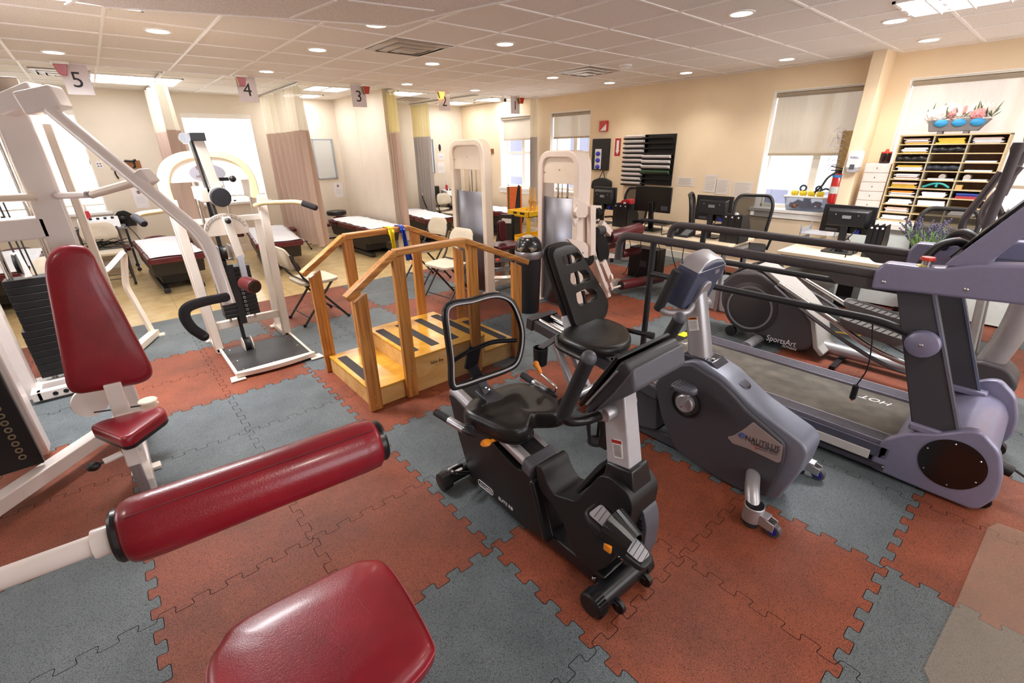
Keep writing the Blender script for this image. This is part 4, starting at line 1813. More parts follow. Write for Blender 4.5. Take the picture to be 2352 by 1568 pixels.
# side arms with cup holders
for sx in (-1, 1):
    x = 1.34 + sx * .28
    q = MB()
    q.tube(bend([V(1.34 + sx * .05, .74, .49), V(1.34 + sx * .15, .76, .50), V(x, .62, .50), V(x + sx * .04, .30, .51)], .06), .017, 14)
    ar = q.build('side_arm', BLKS, Bk)
    q = MB()
    q.lathe(V(x + sx * .037, .34, .509), V(sx * .04, -.32, .01), [(.018, 0), (.024, .01), (.024, .05), (.012, .055)], 18)
    q.build('arm_grip', RUB, ar)
    cup = V(x + sx * .075, .70, .37) if sx < 0 else V(x - .0, .82, .41)
    q = MB()
    q.lathe(cup, (0, 0, 1), [(.038, 0), (.045, .008), (.05, .125), (.047, .125), (.042, .012), (.001, .012)], 28, cap=False)
    q.build('cup_holder', BLK, ar)
    q = MB()
    q.beam(cup + V(0, 0, .12), V(1.34 + sx * .16, .73, .505), .05, .016)
    q.build('cup_bracket', DGREY, ar, bev=.005)
q = MB()
q.cyl((1.46, .2, .40), (1.47, .14, .50), .016, 14)
q.build('seat_lever', RUB, Bk)
# ================================================================== TREADMILL
TM = thing('treadmill', 'grey treadmill with long padded handrails, brown belt and lilac motor hood', 'treadmill', (2.3, -.4, 0))
LILAC = mat('lilac_grey_paint', '#8d8aa6', .34, metal=.25, noise=.05, nscale=40, coat=.3)
BELT = mat('dusty_treadmill_belt', '#6d655b', .8, noise=.22, nscale=9, bump=.3, bscale=1200, color2='#544e47')
xa, xb2 = 1.93, 2.75
# deck
q = MB()
q.bx(xa + .06, xb2 - .06, -1.05, .50, .06, .165)
q.build('deck_frame', BLKS, TM, bev=.005)
q = MB()
q.bx(xa + .13, xb2 - .15, -1.25, .52, .165, .182)
q.build('running_belt', BELT, TM, bev=.006)
text('HOT', V(2.50, -.78, .1826), V(0, 1, 0), V(-1, 0, 0), .075, WHT, TM, shear=.3, label='faded white belt lettering', align='RIGHT')
text('HOT', V(2.47, .46, .1826), V(0, 1, 0), V(-1, 0, 0), .075, WHT, TM, shear=.3, label='faded white belt lettering', align='RIGHT')
for x0, x1, nm in ((xa + .02, xa + .13, 'near'), (xb2 - .16, xb2 - .03, 'far')):
    q = MB()
    q.bx(x0, x1, -1.2, .52, .17, .198)
    r_ = q.build('side_rail', mat('ribbed_silver_rail', '#8c8896', .45, metal=.5, noise=.08, nscale=80), TM, bev=.004)
    q = MB()
    for k in range(6):
        xx = x0 + .008 + k * (x1 - x0 - .016) / 6
        q.bx(xx, xx + .006, -1.19, .51, .198, .2005)
    q.build('rail_groove', DGREY, r_)
q = MB()
q.bx(xa + .0, xa + .03, -1.05, .52, .10, .175)
q.bx(xa - .003, xa + .03, -1.05, .52, .03, .06)
q.build('side_skirt', mat('blue_grey_skirt', '#5d5c6e', .45, metal=.3, noise=.06), TM, bev=.004)
q = MB()
q.bx(xa - .006, xa + .02, -.97, .45, .075, .128)
q.build('white_side_panel', mat('white_side_panel', '#d5d0cf', .5, noise=.04), TM, bev=.002)
q = MB()
q.bx(xb2 - .03, xb2, -1.05, .52, .03, .175)
q.build('side_skirt', mat('blue_grey_skirt', '#5d5c6e', .45), TM, bev=.004)
for k in range(5):
    q = MB()
    q.bx(xa - .004, xa + .03, -1.05, .5, .034 + k * .008, .037 + k * .008)
    q.build('skirt_rib', DGREY, TM)
# rear roller box
q = MB()
q.bx(xa + .04, xb2 - .05, .5, .60, .05, .19)
rb = q.build('rear_roller_cover', BLK, TM, bev=.012, seg=3)
yc = Z(1575, 769, .192)
q = MB()
q.bx(yc.x - .05, yc.x + .06, .515, .585, .19, .1925)
q.build('yellow_warning_sticker', mat('yellow_sticker', '#e8e02a', .5, noise=.04), rb)
# motor hood
prof = fillet([(V(xa, y, z)) for y, z in ((-.985, .02), (-.985, .10), (-1.0, .205), (-1.10, .31), (-1.19, .345), (-1.29, .42), (-1.34, .43), (-1.42, .36), (-1.465, .23), (-1.475, .12), (-1.43, .012), (-1.25, .012))], .035, 5)
q = MB()
q.prism(prof, (.055, 0, 0))
hd = q.build('hood_side', LILAC, TM, bev=.012, seg=3)
q = MB()
q.prism([p + V(xb2 - xa - .055, 0, 0) for p in prof], (.055, 0, 0))
q.build('hood_side', LILAC, TM, bev=.012, seg=3)
core = fillet([(V(xa + .05, y, z)) for y, z in ((-1.03, .19), (-1.10, .26), (-1.20, .31), (-1.30, .345), (-1.38, .32), (-1.43, .24), (-1.44, .12), (-1.40, .03), (-1.05, .03))], .04, 5)
q = MB()
q.prism(core, (xb2 - xa - .10, 0, 0))
q.build('motor_hood', LILAC, TM, bev=.01, seg=3)
dc = X(2185, 1066, xa)
q = MB()
ell = [V(xa - .004, dc.y + math.cos(2 * PI * k / 48) * .128, dc.z + math.sin(2 * PI * k / 48) * .134) for k in range(48)]
q.prism(ell, (.01, 0, 0))
ds = q.build('round_cover', mat('glossy_black_cover', '#120c0c', .12, noise=.2, coat=.5), hd)
for k in range(6):
    a = 2 * PI * k / 6 + .4
    q = MB()
    q.ball((xa - .005, dc.y + math.cos(a) * .112, dc.z + math.sin(a) * .117), .005, 8)
    q.build('cover_screw', CHROME, hd)
q = MB()
q.ball((xa - .002, -1.045, .06), .008, 8)
q.build('cover_screw', CHROME, hd)
for x0 in (xa + .06, xb2 - .12):
    q = MB()
    q.lathe((x0, -1.43, .045), (1, 0, 0), [(.02, 0), (.044, .002), (.044, .045), (.02, .047)], 24)
    q.build('transport_wheel', BLK, TM, bev=.003)
    q = MB()
    q.lathe((x0, -1.36, .02), (1, 0, 0), [(.008, 0), (.02, .001), (.02, .03), (.008, .031)], 16)
    q.build('levelling_foot', BLK, TM)
q = MB()
q.cyl((2.2, -1.44, .16), (2.2, -1.50, .15), .03, 14)
q.build('power_inlet', BLK, TM)
# uprights
for x0 in (xa + .03, xb2 - .10):
    q = MB()
    q.loft([[V(x0, -1.10, .31), V(x0 + .07, -1.10, .31), V(x0 + .07, -1.275, .35), V(x0, -1.275, .35)],
            [V(x0, -.85, 1.03), V(x0 + .07, -.85, 1.03), V(x0 + .07, -.99, 1.05), V(x0, -.99, 1.05)]])
    u_ = q.build('upright', mat('dark_powder_coat', '#46434a', .55, noise=.2, nscale=400, bump=.15, bscale=900), TM, bev=.006)
    q = MB()
    q.beam((x0 - .001, -1.272, .36), (x0 - .001, -.988, 1.05), .008, .012, up=(0, 1, 0))
    q.build('upright_edge_trim', mat('steel_blue_trim', '#8f98b0', .3, metal=.7, noise=.05), u_)
    q = MB()
    q.bx(x0 - .02, x0 + .09, -1.31, -1.08, .32, .36)
    q.build('upright_socket', LILAC, hd, bev=.01)
# rails, near and far
GRIP = mat('dark_foam_grip', '#4a4445', .75, noise=.12, nscale=60, bump=.25, bscale=500)
for x0, tag_ in ((1.98, 'n'), (2.70, 'f')):
    q = MB()
    q.tube(bend([V(x0, .865, .90), V(x0, .86, 1.085), V(x0, .64, 1.09), V(x0, -.76, 1.078)], .17, 8), .028, 18)
    q.build('handrail', GRIP, TM)
    q = MB()
    q.cyl((x0, .565, .10), (x0, .565, 1.08), .022, 18)
    q.build('rear_post', BLKM, TM)
    q = MB()
    q.tube(bend([V(x0, .565, .84), V(x0, -.84, .845), V(x0 - .005, -1.0, .80), V(x0 - .03, -1.03, .77)], .12, 8), .021, 16)
    q.build('lower_rail', BLKM, TM)
    q = MB()
    o = fillet([V(x0 - .035, y, z) for y, z in ((-.52, 1.062), (-.76, 1.062), (-.76, 1.005), (-.60, 1.005))], .015, 3)
    q.prism(o, (.07, 0, 0))
    q.build('rail_sleeve', GRIP, TM, bev=.012, seg=3)
pc = V(1.93, -1.021, .788)
for xx, d in ((1.925, -1), (2.735, 1)):
    q = MB()
    q.lathe((xx, -1.021, .788), (d, 0, 0), [(.04, -.03), (.066, -.03), (.07, -.01), (.064, .012), (.04, .02), (.001, .021)], 36)
    pv = q.build('pivot_cap', LILAC, TM)
    q = MB()
    q.ball((xx + d * .021, -1.021, .788), .009, 10, sx=.4)
    q.build('cap_screw', CHROME, pv)
# console side boards
for x0, w_ in ((xa - .005, .10), (xb2 - .095, .10)):
    prof = fillet([V(x0, y, z) for y, z in ((-.75, 1.11), (-.755, 1.015), (-.90, 1.028), (-1.30, 1.055), (-1.55, 1.07), (-1.60, 1.16), (-1.45, 1.23), (-1.25, 1.222), (-1.10, 1.20), (-1.00, 1.165), (-.90, 1.155), (-.775, 1.152))], .018, 4)
    q = MB()
    q.prism(prof, (w_, 0, 0))
    q.build('console_side', LILAC, TM, bev=.018, seg=4)
for yy, zz in ((-.80, 1.06), (-1.10, 1.085)):
    q = MB()
    q.ball((xa - .006, yy, zz), .009, 10, sx=.5)
    q.build('board_screw', CHROME, TM)
for xx in (xa + .05, xb2 - .05):
    q = MB()
    q.lathe((xx, -.93, 1.15), (0, 0, 1), [(.036, 0), (.036, .008), (.03, .009)], 24)
    sw_ = q.build('stop_button_collar', mat('yellow_collar', '#e9cf2e', .4, noise=.04), TM)
    q = MB()
    q.cyl((xx, -.93, 1.158), (xx, -.93, 1.185), .02, 20)
    q.build('stop_button_stem', CHROME, sw_)
    q = MB()
    q.lathe((xx, -.93, 1.183), (0, 0, 1), [(.028, 0), (.03, .006), (.026, .016), (.001, .018)], 24)
    q.build('stop_button', mat('red_button', '#d8402a', .35, noise=.04), sw_)
q = MB()
q.bx(xa + .08, xb2 - .08, -1.5, -.98, 1.06, 1.12)
q.build('console_tray', mat('dark_tray', '#4b4956', .4, noise=.08), TM, bev=.02, seg=3)
for xx in (2.13, 2.45):
    q = MB()
    q.lathe((xx, -1.08, 1.10), (0, 0, 1), [(.045, 0), (.055, .06), (.06, .065), (.052, .065), (.042, .01), (.001, .01)], 24)
    q.build('cup_holder', LILAC, TM)
q = MB()
q.tube(bend([V(xa + .10, -.90, 1.14), V(xa + .16, -.93, 1.24), V(xa + .26, -1.0, 1.26), V(xa + .30, -1.06, 1.20), V(xa + .28, -1.1, 1.14)], .06, 6), .02, 14)
q.build('front_grip', BLKM, TM)
q = MB()
q.tube(bend([V(xb2 - .10, -.90, 1.14), V(xb2 - .16, -.93, 1.24), V(xb2 - .26, -1.0, 1.26), V(xb2 - .30, -1.06, 1.20), V(xb2 - .28, -1.1, 1.14)], .06, 6), .02, 14)
q.build('front_grip', BLKM, TM)
# display panel leaning over the front
q = MB()
q.prism(fillet([V(xa + .02, y, z) for y, z in ((-.995, 1.175), (-1.195, 1.49), (-1.235, 1.47), (-1.245, 1.40), (-1.12, 1.18))], .012, 3), (xb2 - xa - .04, 0, 0))
dp = q.build('display_panel', LILAC, TM, bev=.008, seg=3)
q = MB()
q.prism([V(xa + .07, -1.005, 1.205), V(xb2 - .07, -1.005, 1.205), V(xb2 - .07, -1.175, 1.47), V(xa + .07, -1.175, 1.47)], (0, .006, .004))
q.build('display_face', mat('display_black', '#17161c', .2, noise=.1), dp)
q = MB()
q.bx(2.28, 2.36, -1.025, -1.0, 1.20, 1.225)
q.build('safety_key', mat('red_button', '#d8402a', .35), dp, bev=.004)
# hand control on a cord hanging from the lower rail
q = MB()
h0 = X(2040, 770, 1.99)
q.tube(spline([V(2.0, -.79, .84), V(2.0, -.82, .70), V(2.02, -.83, .55), V(2.06, -.80, .42)], 6), .0035, 8)
pdn = q.build('pendant_cord', CORD, TM)
q = MB()
q.lathe((2.06, -.80, .335), (0, 0, 1), [(.006, -.006), (.014, 0), (.016, .006), (.016, .085), (.010, .092)], 16)
q.build('pendant_handle', BLK, TM)
q = MB()
q.ball((2.06, -.80, .329), .008, 8)
q.build('pendant_button', mat('red_button', '#d8402a', .35), TM)
q = MB()
q.tube(spline([V(2.25, -1.49, .15), V(2.35, -1.6, .06), V(2.5, -1.66, .01), V(2.9, -1.62, .008), V(3.4, -1.7, .008)], 6), .006, 8)
tag(q.build('power_cord', CORD), 'black power cord on the grey mat in front of the treadmill hood', 'cord')

# ================================================================== ELLIPTICAL
EL = thing('elliptical_trainer', 'dark elliptical trainer with round flywheel housing and chrome pedal arms, beyond the treadmill', 'elliptical', (3.45, 0, 0))
EH = mat('brown_charcoal_housing', '#4a4447', .5, noise=.12, nscale=200, bump=.15, bscale=700)
TAUPE = mat('taupe_plastic', '#a39d98', .45, noise=.06, nscale=60)
prof = fillet([V(3.3, y, z) for y, z in ((.60, .30), (.62, .50), (.52, .62), (.30, .66), (.10, .55), (-.06, .44), (-.19, .32), (-.25, .12), (-.16, .035), (.30, .10), (.47, .12))], .05, 5)
q = MB()
q.prism(prof, (.32, 0, 0))
eh = q.build('flywheel_housing', EH, EL, bev=.025, seg=4)
ec = X(1722, 706, 3.298)
q = MB()
q.lathe((3.30, ec.y, ec.z), (-1, 0, 0), [(.235, -.01), (.235, .008), (.228, .012), (.001, .013)], 48)
q.build('flywheel_disc', mat('dark_brown_disc', '#3b3536', .45, noise=.15, nscale=90), eh)
q = MB()
q.lathe((3.288, ec.y, ec.z), (-1, 0, 0), [(.185, 0), (.202, 0), (.202, .003), (.185, .003)], 56, cap=False)
q.build('silver_ring', mat('silver_ring', '#8d888c', .4, metal=.3, noise=.05), eh)
a8, b8 = X(1759, 780, 3.296), X(1826, 797, 3.296)
text('SportsArt', a8, b8 - a8, V(0, 0, 1), .075, WHT, eh, width=(b8 - a8).length, shear=.1)
a9, b9 = X(1796, 793, 3.296), X(1829, 802, 3.296)
text('FITNESS', a9 - V(0, 0, .012), b9 - a9, V(0, 0, 1), .026, WHT, eh, width=(b9 - a9).length, shear=.2)
# taupe back spine and bow
q = MB()
sp_ = [V(0, y, z) for y, z in ((.36, .70), (.28, .69), (.12, .60), (-.06, .47), (-.20, .34), (-.27, .12), (-.33, .07))]
rings = []
for k, p in enumerate(sp_):
    t = (sp_[min(k + 1, 6)] - sp_[max(k - 1, 0)]).normalized()
    n = V(0, -t.z, t.y)
    if n.z < 0:
        n = -n
    w = (.09, .13, .15, .16, .165, .17, .18)[k]
    rings.append([V(3.46 - w, p.y, p.z) + n * .012, V(3.46 + w, p.y, p.z) + n * .012, V(3.46 + w, p.y, p.z) - n * .03, V(3.46 - w, p.y, p.z) - n * .03])
q.loft(rings)
q.build('housing_spine', TAUPE, EL, bev=.012, seg=3)
q = MB()
q.tube(spline([V(3.36, .62, .50), V(3.36, .50, .64), V(3.36, .36, .71)], 5), .014, 10)
q.build('carry_bow', EH, EL)
q = MB()
q.tube(spline([V(3.56, .62, .50), V(3.56, .50, .64), V(3.56, .36, .71)], 5), .014, 10)
q.build('carry_bow', EH, EL)
q = MB()
q.prism(fillet([V(3.33, .44, .60), V(3.33, .12, .575), V(3.33, .10, .54), V(3.33, .42, .545)], .02, 3), (.08, 0, 0))
q.build('crank_cover', mat('warm_dark_cover', '#5a5254', .45, noise=.08), EL, bev=.015, seg=3)
# feet and base rail
q = MB()
q.tube([V(3.05, .20, .055), V(3.85, .20, .055)], .045, 18, flat=.8)
ft = q.build('front_foot', mat('grey_foot', '#7d7a80', .5, noise=.06), EL)
for x0 in (3.32, 3.56):
    q = MB()
    q.lathe((x0, .47, .05), (1, 0, 0), [(.02, 0), (.05, .002), (.05, .035), (.02, .037)], 20)
    q.build('transport_wheel', BLK, EL)
q = MB()
q.tube([V(3.46, -.15, .085), V(3.46, -1.35, .085)], .05, 18)
q.build('base_rail', SILV, EL)
q = MB()
q.bx(3.2, 3.72, -.45, -.41, .0, .03)
q.build('levelling_foot', BLK, EL)
# arms: crank links, chrome pedal rails, pedals
for sx, dy, dz in ((-1, 0, 0), (1, .18, .02)):
    x0 = 3.46 + sx * .21
    q = MB()
    q.tube(spline([V(x0, .14 + dy, .575), V(x0, -.10, .43 + dz), V(x0, -.50, .23 + dz), V(x0, -.80, .13), V(x0, -.98, .15), V(x0, -1.15, .24)], 6), .02, 12, flat=.7)
    q.build('pedal_arm', EH, EL)
    q = MB()
    q.tube(spline([V(x0 + .02, .12, .60), V(x0 + .02, -.35, .38 + dz), V(x0 + .02, -.70, .22 + dz), V(x0 + .02, -1.25, .13)], 6), .021, 12)
    q.build('chrome_rail', CHROME, EL)
    pc_ = V(x0 - .0, -.60 + dy * .5, .40 + dz)
    q = MB()
    o = spline([pc_ + V(a, c, c * .15) for a, c in ((-.07, .20), (-.085, .10), (-.085, -.08), (-.065, -.21), (0, -.235), (.065, -.21), (.085, -.08), (.085, .10), (.07, .20), (0, .215))], 5, closed=True)
    cp = sum(o, V(0, 0, 0)) / len(o)
    q.loft([[cp + (p - cp) * .8 + V(0, 0, -.055) for p in o], [cp + (p - cp) * .97 + V(0, 0, -.02) for p in o], [p + V(0, 0, .02) for p in o], [cp + (p - cp) * .94 + V(0, 0, .02) for p in o], [cp + (p - cp) * .9 + V(0, 0, .002) for p in o], [cp + (p - cp) * .1 + V(0, 0, .002) for p in o]])
    pd = q.build('foot_pedal', mat('dark_pedal', '#5a5654', .5, noise=.1), EL, ang=50)
    q = MB()
    for k in range(9):
        c = .15 - k * .042
        q.beam(pc_ + V(-.062, c, c * .15 + .006), pc_ + V(.062, c - .02, (c - .02) * .15 + .006), .005, .004)
    q.build('pedal_tread', BLK, pd)
# mast, base, console and moving handles
q = MB()
q.tube(spline([V(3.46, -1.26, .26), V(3.46, -1.30, .50), V(3.46, -1.30, .80), V(3.46, -1.22, 1.10)], 6), .072, 20)
q.build('mast', mat('warm_silver_mast', '#a8a2a2', .4, metal=.3, noise=.05), EL)
q = MB()
q.prism(fillet([V(3.34, y, z) for y, z in ((-1.10, .05), (-1.12, .22), (-1.20, .31), (-1.36, .30), (-1.44, .20), (-1.40, .04))], .05, 4), (.24, 0, 0))
q.build('mast_base', EH, EL, bev=.02, seg=3)
for sx in (-1, 1):
    q = MB()
    q.beam((3.46 + sx * .10, -1.08, .95), (3.46 + sx * .14, -1.18, .12), .035, .05)
    q.build('mast_cover', TAUPE, EL, bev=.01)
q = MB()
q.prism(fillet([V(3.30, y, z) for y, z in ((-1.0, 1.13), (-1.06, 1.30), (-1.20, 1.30), (-1.30, 1.12), (-1.24, 1.02), (-1.05, 1.04))], .04, 4), (.32, 0, 0))
cs = q.build('console', mat('lavender_grey_console', '#77738a', .35, noise=.05), EL, bev=.02, seg=3)
q = MB()
q.prism([V(3.34, -1.01, 1.16), V(3.58, -1.01, 1.16), V(3.58, -1.06, 1.29), V(3.34, -1.06, 1.29)], (0, .008, .003))
q.build('console_screen', mat('display_black', '#17161c', .2), cs)
for x0, sx in ((3.2, -1), (3.72, 1)):
    # moving arm: grip, S bend, elbow into the hub
    g1, g0 = V(x0, -.985, 1.70), V(x0, -.985, 1.30)
    q = MB()
    dv = V(0, -.085 if sx < 0 else -.085, .42)
    b0 = X(2265, 525, x0) if sx < 0 else V(x0, -.99, 1.36)
    t1 = X(2338, 340, x0) if sx < 0 else V(x0, -1.02, 1.72)
    q.lathe(b0, t1 - b0, [(.022, 0), (.026, .004), (.026, (t1 - b0).length - .03), (.034, (t1 - b0).length), (.03, (t1 - b0).length + .03), (.002, (t1 - b0).length + .035)], 18)
    q.build('moving_handle_grip', mat('brown_grey_foam', '#4f4648', .7, noise=.12, nscale=80, bump=.2, bscale=500), EL)
    q = MB()
    if sx < 0:
        pth = [b0, X(2258, 545, x0), X(2262, 575, x0), X(2300, 610, x0), X(2302, 640, x0)]
    else:
        pth = [b0, b0 + V(0, .01, -.05), b0 + V(0, -.04, -.14), b0 + V(0, -.05, -.25), b0 + V(0, -.05, -.5)]
    q.tube(spline(pth, 6), .02, 14)
    q.build('moving_handle', mat('bronze_tube', '#574f50', .35, metal=.5, noise=.08), EL)
q = MB()
q.tube(bend([X(2300, 395, 3.28), X(2212, 505, 3.28), X(2208, 535, 3.28), X(2235, 565, 3.30), V(3.40, -1.08, 1.12)], .08, 6), .021, 14)
q.build('fixed_handle', mat('bronze_tube', '#574f50', .35, metal=.5), EL)
q = MB()
q.tube(bend([V(3.62, -1.03, 1.55), V(3.62, -.93, 1.28), V(3.6, -.95, 1.18), V(3.52, -1.08, 1.12)], .08, 6), .021, 14)
q.build('fixed_handle', mat('bronze_tube', '#574f50', .35, metal=.5), EL)
q = MB()
q.ball((3.30, -1.03, 1.10), .04, 14)
q.ball((3.62, -1.03, 1.10), .04, 14)
q.build('handle_hub', mat('bronze_tube', '#574f50', .35, metal=.5), EL)

# ================================================================== TRAINING STAIRS
OAK = bpy.data.materials.new('varnished_oak')
OAK.use_nodes = True
nt = OAK.node_tree
bs = nt.nodes['Principled BSDF']
bs.inputs['Roughness'].default_value = .32
bs.inputs['Coat Weight'].default_value = .25


def wood(m, c1, c2, sc_, rough=.35):
    nt = m.node_tree
    bs = nt.nodes['Principled BSDF']
    bs.inputs['Roughness'].default_value = rough
    tc = nt.nodes.new('ShaderNodeTexCoord')
    mp = nt.nodes.new('ShaderNodeMapping')
    mp.inputs['Scale'].default_value = sc_
    nt.links.new(tc.outputs['Object'], mp.inputs['Vector'])
    wv = nt.nodes.new('ShaderNodeTexNoise')
    wv.inputs['Scale'].default_value = 1
    wv.inputs['Detail'].default_value = 6
    wv.inputs['Distortion'].default_value = .6
    nt.links.new(mp.outputs['Vector'], wv.inputs['Vector'])
    r = nt.nodes.new('ShaderNodeValToRGB')
    r.color_ramp.elements[0].position = .36
    r.color_ramp.elements[1].position = .62
    r.color_ramp.elements[0].color = lin(c2)
    r.color_ramp.elements[1].color = lin(c1)
    nt.links.new(wv.outputs['Fac'], r.inputs['Fac'])
    nt.links.new(r.outputs['Color'], bs.inputs['Base Color'])
    return m


def newmat(n):
    m = bpy.data.materials.new(n)
    m.use_nodes = True
    return m


wood(OAK, '#cf8f48', '#a4672b', (45, 45, 2.2), .32)
OAKX = wood(newmat('varnished_oak_rail'), '#d2934c', '#a96c30', (2.2, 45, 45), .3)
PLY = wood(newmat('birch_plywood'), '#e2b878', '#cf9f5c', (4, 9, 9), .4)
PLYT = wood(newmat('varnished_plywood_tread'), '#dfa840', '#cb8f2c', (5, 9, 3), .22)
GRIT = mat('black_grip_tape', '#413c3b', .9, noise=.25, nscale=700, bump=.3, bscale=1200)
ST = thing('training_stairs', 'wooden training stairs with two oak handrails and black grip strips', 'training stairs', (.83, 1.93, 0))
ya, yb_ = 1.535, 2.325
q = MB()
q.bx(.135, .49, ya, yb_, .0, .13)
q.build('step', PLY, ST, bev=.002)
q = MB()
q.bx(.13, .49, ya - .005, yb_ + .005, .13, .148)
q.build('tread', PLYT, ST, bev=.004)
q = MB()
q.bx(.49, 1.15, ya, yb_, .0, .275)
pf = q.build('platform', PLY, ST, bev=.002)
q = MB()
q.bx(.485, 1.155, ya - .005, yb_ + .005, .275, .293)
q.build('tread', PLYT, ST, bev=.004)
q = MB()
q.bx(1.15, 1.51, ya, yb_, .0, .13)
q.build('step', PLY, ST, bev=.002)
q = MB()
q.bx(1.15, 1.515, ya - .005, yb_ + .005, .13, .148)
q.build('tread', PLYT, ST, bev=.004)
for x0, z in ((.165, .148), (1.40, .148), (.515, .293), (.70, .293), (.89, .293), (1.06, .293)):
    q = MB()
    q.prism(fillet([V(x0, ya + .09, z), V(x0 + .075, ya + .09, z), V(x0 + .075, yb_ - .09, z), V(x0, yb_ - .09, z)], .012, 3), (0, 0, .0015))
    q.build('grip_strip', GRIT, ST)
for yy, d in ((1.49, 1), (2.33, 1)):
    for x0, x1, z1 in ((.10, .19, .86), (.395, .48, 1.06), (1.0, 1.085, 1.07), (1.44, 1.53, .86)):
        q = MB()
        zt0 = z1 - (.07 if x0 < .2 else 0)
        q.loft([[V(x0, yy, .002), V(x1, yy, .002), V(x1, yy + .04, .002), V(x0, yy + .04, .002)],
                [V(x0, yy, z1 if x0 > .2 and x0 < 1.2 else (z1 - .05 if x0 < .2 else z1)), V(x1, yy, z1 if x0 < 1.2 else z1 - .05), V(x1, yy + .04, z1 if x0 < 1.2 else z1 - .05), V(x0, yy + .04, z1 if x0 > .2 and x0 < 1.2 else (z1 - .05 if x0 < .2 else z1))]])
        ps = q.build('post', OAK, ST, bev=.004)
        if yy < 2:
            q = MB()
            for zz in (.04, .11) if x0 < .2 or x0 > 1.3 else (.05, .22):
                q.ball(((x0 + x1) / 2, yy - .001, zz), .007, 8, sy=.5)
            q.build('post_bolt', CHROME, ps)
    pts = [(.055, .845), (.415, 1.085), (.98, 1.09), (1.60, .83)]
    q = MB()
    for (xA, zA_), (xB, zB_) in zip(pts[:-1], pts[1:]):
        dx, dz = xB - xA, zB_ - zA_
        q.beam(V(xA, yy + .02, zA_), V(xB, yy + .02, zB_), .075, .042, up=(0, 0, 1))
    q.build('handrail', OAKX, ST, bev=.008, seg=3)
# maker's script on the platform side
a_, b2 = X(988, 835, 0) if False else Y(988, 838, ya - .0015), Y(1026, 826, ya - .0015)
text('Value line', a_, V(1, 0, 0), V(0, 0, 1), .042, mat('dark_script_ink', '#4a3320', .6, noise=.05), pf, width=.115, shear=.25)
q = MB()
q.beam(a_ + V(.035, 0, -.018), a_ + V(.12, 0, -.01), .0016, .001)
q.build('logo_underline', mat('dark_script_ink', '#4a3320', .6), pf)
# exercise bands tied over the far rail
YEL = mat('yellow_latex', '#f2d81e', .4, noise=.08, nscale=30)
BLU = mat('blue_latex', '#1c47b8', .35, noise=.1, nscale=30)
for nm, xx, m, lab, L, w in (('exercise_band', .80, YEL, 'long yellow resistance band hanging from the far oak handrail', .80, .055), ('exercise_band', .905, BLU, 'blue resistance band tied round the far oak handrail', .27, .05)):
    yy = 2.352
    t = thing(nm, lab, 'resistance band', (xx, yy, 1.09), 'bands on the stair rail')
    q = MB()
    o = [V(0, yy - .052, 1.06), V(0, yy - .05, 1.118), V(0, yy + .05, 1.118), V(0, yy + .052, 1.06), V(0, yy, 1.058)]
    o = fillet(o, .015, 3)
    q.loft([[p + V(xx - w * .42, 0, 0) for p in o], [p + V(xx + w * .42, 0, 0) for p in o]], cap=False)
    q.build('knot_loop', m, t)
    q = MB()
    q.grid(lambda a, c: V(xx + (a - .5) * w * (1 - .35 * math.sin(PI * min(c * 4, 1)) * (c < .25)) + .02 * c, yy - .058 - .012 * math.sin(a * 9 + c * 5) - .03 * c, 1.10 - c * L), 8, 14)
    q.build('band_tail', m, t, solid=.002)
# ================================================================== MULTI-HIP MACHINE
HM = thing('hip_machine', 'cream multi-hip exercise machine with ribbed black foot platform and arched top panel', 'weight machine', (-.19, 3.1, 0))
IVORY = mat('ivory_enamel', '#e8ddd0', .3, noise=.05, nscale=6, coat=.35)
IVORY2 = mat('warm_cream_edge', '#e6cf9f', .35, noise=.06, nscale=6, coat=.3)
PLATE = mat('black_ribbed_platform', '#2e2d2e', .45, noise=.2, nscale=40)
nt = PLATE.node_tree
bs = nt.nodes['Principled BSDF']
tc = nt.nodes.new('ShaderNodeTexCoord')
mp = nt.nodes.new('ShaderNodeMapping')
mp.inputs['Rotation'].default_value = (0, 0, PI / 4)
ck = nt.nodes.new('ShaderNodeTexChecker')
ck.inputs['Scale'].default_value = 55
nt.links.new(tc.outputs['Object'], mp.inputs[0])
nt.links.new(mp.outputs[0], ck.inputs['Vector'])
bp = nt.nodes.new('ShaderNodeBump')
bp.inputs['Strength'].default_value = .8
bp.inputs['Distance'].default_value = .003
nt.links.new(ck.outputs['Fac'], bp.inputs['Height'])
nt.links.new(bp.outputs['Normal'], bs.inputs['Normal'])
# platform
q = MB()
q.prism(fillet([V(-.475, 2.72, .035), V(.105, 2.70, .035), V(.105, 3.36, .035), V(-.475, 3.36, .035)], .05, 4), (0, 0, .014))
pl = q.build('foot_platform', PLATE, HM, bev=.003)
for x0, y0 in ((-.43, 2.78), (-.2, 2.76), (.06, 2.75), (-.43, 3.0), (.07, 3.0), (-.43, 3.3), (.06, 3.3)):
    q = MB()
    q.ball((x0, y0, .05), .006, 8, sz=.4)
    q.build('platform_screw', CHROME, pl)
q = MB()
q.prism([V(x, 2.70 - .035 * math.sin(PI * (x + .5) / .63), .02) for x in [-.5 + .63 * k / 10 for k in range(11)]] + [V(.13, 2.735, .02), V(-.5, 2.735, .02)], (0, 0, .04))
q.bx(-.50, -.475, 2.72, 3.5, .01, .045)
q.bx(.105, .13, 2.72, 3.5, .01, .045)
q.build('platform_rim', IVORY, HM, bev=.004)
for x0 in (-.5, .13):
    q = MB()
    q.prism([V(x0 - .05, 2.66, .004), V(x0 + .06, 2.66, .004), V(x0 + .05, 2.76, .004), V(x0 - .04, 2.76, .004)], (0, 0, .012))
    q.build('foot_plate', IVORY, HM, bev=.003)
